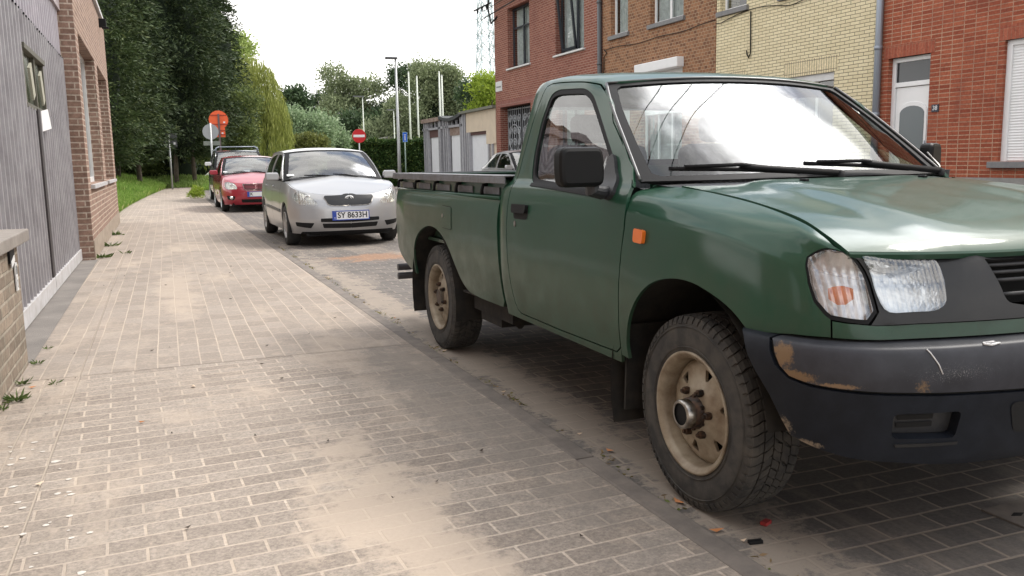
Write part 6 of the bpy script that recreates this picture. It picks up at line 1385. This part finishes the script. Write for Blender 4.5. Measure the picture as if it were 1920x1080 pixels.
def plate(parent,x,z,txt,w=.52,h=.114,y=0,blue=True,toff=.022):
    n=MB(); n.box((x,y,z),(.006,w,h)); n=n.build('number_plate',M_platew,parent)
    f=MB()
    for a,b,c,d in ((-w/2,w/2,h/2,h/2+.012),(-w/2,w/2,-h/2-.012,-h/2),(-w/2-.012,-w/2,-h/2-.012,h/2+.012),(w/2,w/2+.012,-h/2-.012,h/2+.012)): f.bx(x-.006,x+.006,y+a,y+b,z+c,z+d)
    f.build('plate_frame',M_plateb if blue else M_black,n)
    b=MB(); b.box((x+.0035,y-w/2+.024,z),(.002,.048,h-.004)); b.build('plate_band',M_plateb,n)
    R_=Matrix(((0,0,1,0),(1,0,0,0),(0,1,0,0),(0,0,0,1)))
    text(txt,h*1.02,M_black,n,Matrix.Translation((x+.0038,y+toff,z))@R_@Matrix.Diagonal((.93,1,1,1)),depth=.0008,font_bold=.002,name='plate_number')
    if toff>0: text('PL',.025,M_platew,n,Matrix.Translation((x+.0048,y-w/2+.024,z-.035))@R_,depth=.0005,name='country_code')
# --- silver hatchback
q=dict(W=.85,paint=M_silver,wr=.305,wb=2.62,
 plan=[(-3.42,0,0),(-3.40,.5,0),(-3.30,.84,0),(-3.05,.97,0),(-2.5,1,0),(-1.4,1,0),(-.35,1,0),(.10,.995,0),(.42,.955,.5),(.62,.83,1),(.73,.62,1),(.79,.36,1),(.815,0,1)],
 top=[.95,.95,.96,.98,.985,.965,.945,.92,.865,.815,.78,.76,.755],
 headlight=[(.455,.635),(.50,.615),(.70,.625),(.765,.70),(.76,.79),(.70,.835),(.60,.79),(.50,.70)],
 cowl=(-.30,0,1.01),hood_t0=0,A0=(-.40,.76,.955),lens=M_clear,
 gh=[(-.42,.785,.955,-.42,.785,.955),(-.75,.80,.965,-.74,.735,1.20),(-1.08,.805,.972,-1.06,.665,1.385),(-1.6,.81,.98,-1.5,.655,1.425),(-2.1,.81,.99,-2.05,.655,1.425),(-2.7,.80,1.0,-2.6,.645,1.39),(-3.25,.74,1.0,-3.0,.60,1.30)],
 wins=[[(.72,.10),(1.0,.80),(2.0,.90),(3.05,.90),(3.12,.06),(.9,.06)],[(3.25,.06),(3.2,.90),(4.2,.89),(4.9,.82),(4.75,.06)]],
 ws=((-.32,1.005,-.42,.775,.965),(-1.0,1.440,-1.10,.635,1.405)),
 roof=[(-1.0,1.440,-1.10,.650,1.402),(-1.35,1.478,-1.4,.665,1.425),(-1.9,1.485,-1.9,.665,1.430),(-2.5,1.455,-2.5,.655,1.405),(-3.0,1.37,-2.98,.61,1.325)],tailtop=(-3.36,1.0,-3.25,.68,1.0),mirror=(-.52,.935,1.03),spokes=7,
 front=[('grille',[(0,.772),(.06,.770),(.11,.752),(.345,.748),(.365,.73),(.315,.628),(.27,.610),(0,.604)],M_mesh,.006),
        ('lower_grille',[(0,.425),(.43,.425),(.43,.375),(0,.362)],M_gap,.003),('lower_grille',[(0,.345),(.41,.350),(.39,.285),(0,.275)],M_gap,.003),
        ('fog_slot',[(.52,.36),(.76,.375),(.745,.315),(.56,.285)],M_gap,.003)])
_S,_t=carsurf(q); q['hood_t0']=_t[6]
T1,P1,S1,N1=make_car(q,'silver hatchback with a blue-framed Polish plate parked behind the pickup',(2.585,13.45,.03))
plate(T1,.828,.462,'SY 8633H')
# emblem: three crossing ovals in a ring
def oval(mb,cx,cy,cz,a,b,r,rot=0):
    mb.tube([(cx,cy+a*math.cos(t)*1,cz+b*math.sin(t)) for t in np.linspace(0,2*math.pi,25)],r,6,cap=False)
P1('emblem',mat('bright_silver',(.8,.8,.8),.35,metal=.5),lambda mb:(oval(mb,.755,0,.700,.062,.042,.0065),oval(mb,.757,0,.700,.022,.036,.0055),oval(mb,.757,0,.718,.046,.017,.0055)))
P1('grille_frame',M_chrome,lambda mb:[mb.tube([(lambda e:(e[0]+.008,s*e[1],e[2]))(S1.ev(np.array([t]),np.array([v]))[0]) for t,v in N1([(.01,.602),(.15,.602),(.27,.608),(.318,.628),(.366,.725)])],.006,5) for s in (-1,1)])
for s in (-1,1):
    P1('side_moulding',mat('grey_side_strip',(.12,.12,.125),.5),lambda mb:panel(mb,S1,[tuple(z) for z in S1.inv([(-2.15,.50),(-2.15,.545),(-.42,.525),(-.42,.48)],(0,2),tr=(.9,3.8),vr=(0,5))],sgn=s,st=(.1,.2),off=.01,depth=.01,ref=(-1,0,.5)))
    for x in (-1.0,-1.95): P1('door_handle',M_silver,lambda mb:mb.box((x-.25,s*.845,.87),(.16,.03,.03)),bevel=.01)
    for x in (-.48,-1.42,-2.25):
        P1('door_gap',M_gap,lambda mb:panel(mb,S1,[tuple(z) for z in S1.inv([(x,.30),(x,.93),(x+.008,.93),(x+.008,.30)],(0,2),tr=(.9,4.2),vr=(0,4.9))],sgn=s,st=(.1,.2),off=.0015,depth=0,ref=(-1,0,.5)))
P1('sticker',M_platew,lambda mb:mb.box((-.46,-.66,1.045),(.004,.11,.04),M=Matrix.Rotation(rad(-50),3,'Y')))
P1('chin_spoiler',M_black,lambda mb:[panel(mb,S1,[(_t[9]-.05,0),(_t[-1],0),(_t[-1],.25),(_t[9],.2)],sgn=s,st=(.1,.2),off=.003,depth=.01,ref=(-1,0,.5)) for s in (-1,1)])
# --- red saloon
import copy as _cp
q2=_cp.copy(q); q2.update(W=.88,paint=M_redp,wr=.315,wb=2.70,lens=M_clear,
 plan=[(-3.80,0,0),(-3.78,.5,0),(-3.66,.82,0),(-3.3,.96,0),(-2.5,1,0),(-1.4,1,0),(-.35,1,0),(.10,.995,0),(.46,.95,.5),(.70,.80,1),(.83,.58,1),(.89,.33,1),(.91,0,1)],
 top=[.99,.99,1.0,1.0,1.0,.975,.955,.93,.865,.80,.76,.74,.735],
 headlight=[(.50,.64),(.52,.60),(.74,.60),(.80,.66),(.79,.78),(.72,.80),(.56,.76)],
 cowl=(-.34,0,1.01),gh=[(-.44,.805,.965,-.44,.805,.965),(-.8,.82,.975,-.78,.75,1.22),(-1.16,.825,.985,-1.12,.675,1.40),(-1.7,.83,.99,-1.6,.665,1.44),(-2.2,.83,1.0,-2.15,.66,1.43),(-2.8,.81,1.005,-2.65,.64,1.36),(-3.3,.75,1.0,-3.12,.62,1.10)],
 ws=((-.34,1.01,-.44,.795,.975),(-1.06,1.455,-1.16,.645,1.42)),
 roof=[(-1.06,1.455,-1.16,.66,1.415),(-1.45,1.495,-1.5,.675,1.44),(-2.0,1.49,-2.0,.67,1.435),(-2.6,1.42,-2.6,.65,1.37)],tailtop=(-3.3,1.07,-3.2,.66,1.04),mirror=(-.56,.985,1.04),
 front=[('grille',[(0,.73),(.37,.735),(.34,.60),(.28,.575),(0,.57)],M_mesh,.005),('lower_grille',[(0,.34),(.42,.34),(.40,.26),(0,.25)],M_gap,.003),('fog_recess',[(.56,.42),(.76,.44),(.74,.34),(.60,.32)],M_gap,.003)])
_S2,_t2=carsurf(q2); q2['hood_t0']=_t2[6]
T2,P2_,S2_,N2=make_car(q2,'red saloon parked behind the silver hatchback',(2.40,24.4,.03))
def gb(mb):
    for z in (.60,.635,.67,.705):
        for s in (-1,1):
            Q=[S2_.ev(np.array([t]),np.array([v]))[0] for t,v in N2([(y,z) for y in (.0,.12,.24,.34)])]; mb.tube([(p[0]+.014,s*p[1],p[2]) for p in Q],.009,5)
P2_('grille_bar',M_redp,gb)
P2_('grille_frame',M_chrome,lambda mb:[mb.tube([(lambda e:(e[0]+.014,s*e[1],e[2]))(S2_.ev(np.array([t]),np.array([v]))[0]) for t,v in N2([(.01,.735),(.2,.735),(.365,.73),(.335,.60),(.27,.575),(.01,.568)])],.007,5) for s in (-1,1)])
for s in (-1,1): P2_('fog_lamp',M_silverm,lambda mb:mb.lathe([(0,.02),(.03,.018),(.045,.0)],'x',(.80,s*.655,.385),14))
plate(T2,.922,.47,'K',toff=-.165)
P2_('sticker',M_platew,lambda mb:mb.box((-.50,-.68,1.05),(.004,.11,.04),M=Matrix.Rotation(rad(-50),3,'Y')))
# --- dark off-roader at the end of the row
q3=_cp.copy(q); q3.update(W=.92,paint=M_navy,wr=.37,wb=2.7,mirmat=M_white2,
 top=[1.15,1.15,1.16,1.18,1.18,1.17,1.15,1.12,1.09,1.05,1.02,1.0,1.0],
 rows=[(.945,.32,-.04),(.985,.48,0),(1.0,.66,.0),(.995,.55,-.01),(.975,.80,-.03),(.94,1.0,-.06)],
 headlight=[(.50,.82),(.52,.78),(.76,.80),(.78,.86),(.77,.95),(.56,.95)],cowl=(-.30,0,1.19),
 gh=[(-.42,.855,1.16,-.42,.855,1.16),(-.70,.865,1.165,-.70,.80,1.42),(-.98,.87,1.17,-.96,.73,1.70),(-1.6,.87,1.18,-1.5,.725,1.76),(-2.1,.87,1.19,-2.05,.725,1.77),(-2.8,.86,1.2,-2.75,.715,1.76),(-3.3,.82,1.2,-3.25,.69,1.72)],
 ws=((-.32,1.19,-.42,.845,1.165),(-.92,1.74,-1.0,.71,1.71)),roof=[(-.92,1.74,-1.0,.72,1.71),(-1.3,1.79,-1.3,.735,1.76),(-2.0,1.80,-2.0,.735,1.775),(-3.2,1.78,-3.2,.72,1.745)],tailtop=(-3.38,1.2,-3.3,.76,1.2),mirror=(-.55,1.03,1.32),
 front=[('grille',[(0,.97),(.42,.97),(.40,.80),(0,.78)],M_mesh,.005),('lower_grille',[(0,.55),(.42,.55),(.40,.45),(0,.44)],M_gap,.003)])
_S3,_t3=carsurf(q3); q3['hood_t0']=_t3[6]
T3,P3,S3,N3=make_car(q3,'dark off-road car with silver mirrors and a roof bar, last in the kerb row',(2.66,31.0,.0))
for s in (-1,1): P3('roof_bar_foot',M_zinc,lambda mb:(mb.tube([(-1.25,s*.70,1.77),(-1.25,s*.69,1.86),(-1.25,s*.60,1.90)],.025,8),mb.tube([(-1.1,s*.72,1.80),(-3.0,s*.72,1.80)],.02,6)))
P3('roof_bar',M_zinc,lambda mb:mb.tube([(-1.25,-.62,1.90),(-1.25,.62,1.90)],.02,8))
# --- silver car across the street
q4=_cp.copy(q); q4.update(gh=[(-.42,.785,.955,-.42,.785,.955),(-.8,.80,.965,-.80,.735,1.24),(-1.2,.805,.972,-1.16,.665,1.42),(-1.7,.81,.98,-1.6,.655,1.465),(-2.2,.81,.99,-2.15,.655,1.43),(-2.7,.80,1.0,-2.65,.645,1.29),(-3.25,.74,1.0,-3.15,.60,1.04)],
 ws=((-.32,1.005,-.42,.775,.965),(-1.10,1.475,-1.18,.635,1.435)),roof=[(-1.10,1.475,-1.18,.650,1.432),(-1.45,1.515,-1.5,.665,1.462),(-2.0,1.50,-2.0,.665,1.45),(-2.6,1.37,-2.6,.655,1.32)],tailtop=(-3.3,1.04,-3.2,.68,1.02))
make_car(q4,'silver car with arched window line parked across the street before the brick house',(9.85,21.6,.03))
# ============================================================ STREET FURNITURE
M_galv=mat('galvanised_steel',(.42,.43,.43),.45,metal=.5,noise=(6,(.33,.34,.33),.5)); M_polew=mat('pale_green_grey_pole',(.62,.65,.58),.5)
M_orange=mat('orange_sign_back',(.80,.12,.03),.5); M_signr=mat('sign_red',(.52,.015,.02),.4); M_signb=mat('sign_blue',(.015,.12,.60),.4); M_signw=mat('sign_white',(.75,.75,.75),.4); M_signg=mat('sign_back_grey',(.34,.35,.36),.55)
def lamp(x,y,h,label,arm=-.36,r=.075):
    T=empty('street_lamp',(x,y,0),0,label,'street lamp','street lamps')
    m=MB(); m.tube([(0,0,0),(0,0,h*.3),(0,0,h)],[r*1.3,r,r*.6],10); m.build('post',M_galv if r>.07 else M_polew,T)
    m=MB(); m.box((arm*.55,0,h+.03),(abs(arm)*1.6,.22,.10)); hd=m.build('lamp_head',M_pvcg,T,bevel=.03)
    m=MB(); m.box((arm*.7,0,h-.022),(abs(arm)*1.0,.16,.02)); m.build('diffuser',M_signw,hd)
lamp(10.58,40,6.0,'nearest street lamp, tall grey post with a flat dark head beside the blue sign')
lamp(16.8,75,6.9,'slender street lamp right behind the no-entry sign',arm=-.6,r=.06)
lamp(22.1,85,6.4,'smallest street lamp, between the nearest lamp and the silvery bushes',arm=-.5,r=.06)
for x,y,h,l in ((18.16,65,8.0,'first white flagpole from the street lamp'),(18.22,63,7.5,'second white flagpole from the street lamp'),(19.0,60,7.55,'taller pole of the close pair of flagpoles above the sheds'),(18.55,58,7.1,'shorter pole of the close pair of flagpoles above the sheds')):
    T=empty('flagpole',(x,y,0),0,l,'flagpole','white flagpoles'); m=MB(); m.tube([(0,0,0),(0,0,h)],[.085,.05],10); m.build('pole',M_polew,T); m=MB(); m.lathe([(0,.06),(.05,.03),(.06,0),(0,0)],'z',(0,0,h),10); m.build('pole_cap',M_signw,T)
def disc(mb,c,r,d,n=36): mb.lathe([(0,-d/2),(r,-d/2),(r,d/2),(0,d/2)],'y',c,n,smooth=False)
# no entry
T=empty('no_entry_sign',(9.38,43,0),rad(0),'round red no-entry sign with a white bar above the silver hatchback','traffic sign')
m=MB(); m.tube([(0,.05,0),(0,.05,2.85)],.035,8); m.build('post',M_galv,T)
m=MB(); disc(m,(0,0,2.59),.34,.03); b=m.build('sign_board',M_signr,T); m=MB(); m.box((0,-.02,2.59),(.56,.012,.12)); m.build('white_bar',M_signw,b)
m=MB(); m.lathe([(.325,-.02),(.34,-.022),(.34,.0)],'y',(0,0,2.59),36); m.build('sign_rim',M_signr,b)
# blue sign
T=empty('blue_sign',(11.17,41,0),0,'small blue rectangular sign with a white vertical bar on a thin green-grey post','traffic sign')
m=MB(); m.tube([(0,.04,0),(0,.04,2.6)],.028,8); m.build('post',mat('green_grey_post',(.25,.33,.28),.5),T)
m=MB(); m.box((0,0,2.46),(.225,.02,.45)); b=m.build('sign_board',M_signb,T,bevel=.01)
m=MB(); m.box((0,-.013,2.42),(.045,.006,.24)); m.box((0,-.013,2.575),(.10,.006,.03)); m.build('white_mark',M_signw,b)
f=MB()
for a,b_,c,d in ((-.115,.115,.215,.23),(-.115,.115,-.23,-.215),(-.115,-.10,-.215,.215),(.10,.115,-.215,.215)): f.bx(a,b_,-.014,-.010,2.46+c,2.46+d)
f.build('sign_border',mat('pale_blue_border',(.35,.55,.8),.4),b)
# orange temporary sign seen from behind
T=empty('roadworks_sign',(2.36,36,0),0,'orange round sign back with a smaller orange board below it, seen from behind','traffic sign')
m=MB(); m.bx(-.035,.035,-.06,-.02,0,3.25); m.build('post',mat('rusty_brown_post',(.14,.10,.10),.7),T)
m=MB(); disc(m,(0,.02,3.02),.36,.02); b=m.build('sign_board',M_orange,T)
m=MB(); m.bx(-.30,.30,-.015,.008,3.19,3.22); m.bx(-.34,.34,-.015,.008,2.84,2.87); m.build('clamp_rail',mat('dark_red_rail',(.35,.04,.02),.6),b)
m=MB(); m.bx(-.20,.22,.0,.02,2.36,2.72); b=m.build('lower_board',M_orange,T)
m=MB(); m.bx(-.20,.22,-.02,-.001,2.60,2.63); m.bx(-.20,.22,-.02,-.001,2.44,2.47); m.build('clamp_rail',bpy.data.materials['dark_red_rail'],b)
m=MB(); m.bx(.17,.24,-.005,.008,2.90,2.96); m.bx(.08,.15,-.004,-.0005,2.48,2.54); m.build('sticker',M_signw,T)
T=empty('round_sign',(2.0,35,0),0,'grey round sign back on a galvanised post left of the orange sign','traffic sign')
m=MB(); m.tube([(-.02,-.04,0),(-.02,-.04,2.85)],.038,10); m.build('post',M_galv,T)
m=MB(); disc(m,(-.02,.02,2.53),.29,.02); m.build('sign_board',M_signg,T)
m=MB(); m.bx(-.30,.30,.0,.02,2.02,2.18); m.build('lower_board',mat('grey_green_board',(.20,.22,.19),.6),T)
T=empty('dark_sign',(.70,50,0),0,'dark rectangular sign back with a small white sticker under the cypresses','sign')
m=MB(); m.tube([(0,-.04,0),(0,-.04,2.95)],.05,8); m.build('post',M_galv,T); m=MB(); m.bx(-.40,.40,0,.03,2.28,3.02); b=m.build('sign_board',M_pvcg,T); m=MB(); m.bx(.22,.32,-.012,-.002,2.42,2.54); m.build('sticker',M_signw,b)
# far low roof behind the hedge
T=empty('pavilion',(25,96,0),0,'low building with a flat grey roof just showing over the hedge','building')
m=MB(); m.bx(-6,9,-2,6,0,3.55); m.build('wall',M_plinth,T); m=MB(); m.bx(-6.4,9.4,-2.4,6.4,3.55,3.85); m.build('roof',mat('pale_roof_edge',(.45,.44,.41),.7),T)
m=MB(); m.add([(-3.8,-2.5,3.5),(-1.1,-2.5,4.12),(2,-2.5,3.6),(-3.8,3,3.5),(-1.1,3,4.12),(2,3,3.6)],[(0,1,2),(3,5,4),(0,3,4,1),(1,4,5,2)]); m.build('gable',mat('dark_gable',(.10,.095,.08),.8),T)
# lattice pylon
T=empty('electricity_pylon',(97.8,260,0),0,'tall lattice electricity pylon with three pairs of arms rising behind the brick house','pylon')
m=MB(); z=[0,8,15,21,27,32,36,40,44,48,52,56]; wd=[5.2,4.3,3.6,3.0,2.6,2.3,2.1,2.0,1.9,1.8,1.5,.9]
for i in range(len(z)-1):
    a,b=wd[i],wd[i+1]; ca=[(-a,-a),(a,-a),(a,a),(-a,a)]; cb=[(-b,-b),(b,-b),(b,b),(-b,b)]
    for k in range(4):
        k2=(k+1)%4; m.tube([(*ca[k],z[i]),(*cb[k],z[i+1])],.22,4); m.tube([(*ca[k],z[i]),(*cb[k2],z[i+1])],.15,4); m.tube([(*ca[k2],z[i]),(*cb[k],z[i+1])],.15,4); m.tube([(*cb[k],z[i+1]),(*cb[k2],z[i+1])],.13,4)
M_pyl=mat('hazy_pylon_steel',(.55,.63,.65),.6); m.build('lattice_mast',M_pyl,T)  # distance haze is put into the pale blue steel colour
for zz in (36.5,40.5,45.0):
    for s in (-1,1):
        m=MB(); m.tube([(s*1.9,-1,zz),(s*4.9,0,zz-.7)],.12,4); m.tube([(s*1.9,1,zz),(s*4.9,0,zz-.7)],.12,4); m.tube([(s*1.9,0,zz+1.2),(s*4.9,0,zz-.7)],.09,4); m.tube([(s*1.9,0,zz-.9),(s*3.9,0,zz-1.9)],.14,4); m.build('arm',M_pyl,T)
# overhead wires along the houses (they show as reflections in the windshield)
T=empty('overhead_wires',(12,5,6.6),0,'thin black overhead wires strung high along the house fronts','wire')
for k,(dy,dz) in enumerate(((0,0),(.25,.2),(.45,-.1))):
    m=MB(); m.tube([(-.35-dy*.3,yy,dz-.25*math.sin((yy+8)/16*math.pi)) for yy in np.linspace(-9,26,40)],.012,5); m.build('wire',M_black,T)

T=empty('crossing_wires',(4,4.1,6.5),0,'three black wires crossing high over the street, mirrored in the pickup windscreen','wire')
for k in range(3):
    m=MB(); m.tube([(xx,xx*.82+k*.42,-.35*(1-((xx-.2)/8)**2)+.03*k) for xx in np.linspace(-7.6,7.9,40)],.007,5); m.build('wire',M_black,T)

D=MB(); D.bx(-.15,.15,-.13,.13,-.01,.006); D=D.build('drain_cover',M_kerb); D.location=(2.66,1.86,.03); tag(D,'concrete drain cover with dark slots set in the street at the right edge','drain cover')
for a,b in ((-.08,.05),(0,.05),(.08,.05),(-.04,-.03),(.04,-.03),(.11,-.03)):
    m=MB(); m.prism([(a-.03,b),(a,b+.014),(a+.03,b),(a,b-.014)],.002,Matrix.Translation((0,0,.0055))); m.build('slot',M_gap,D)
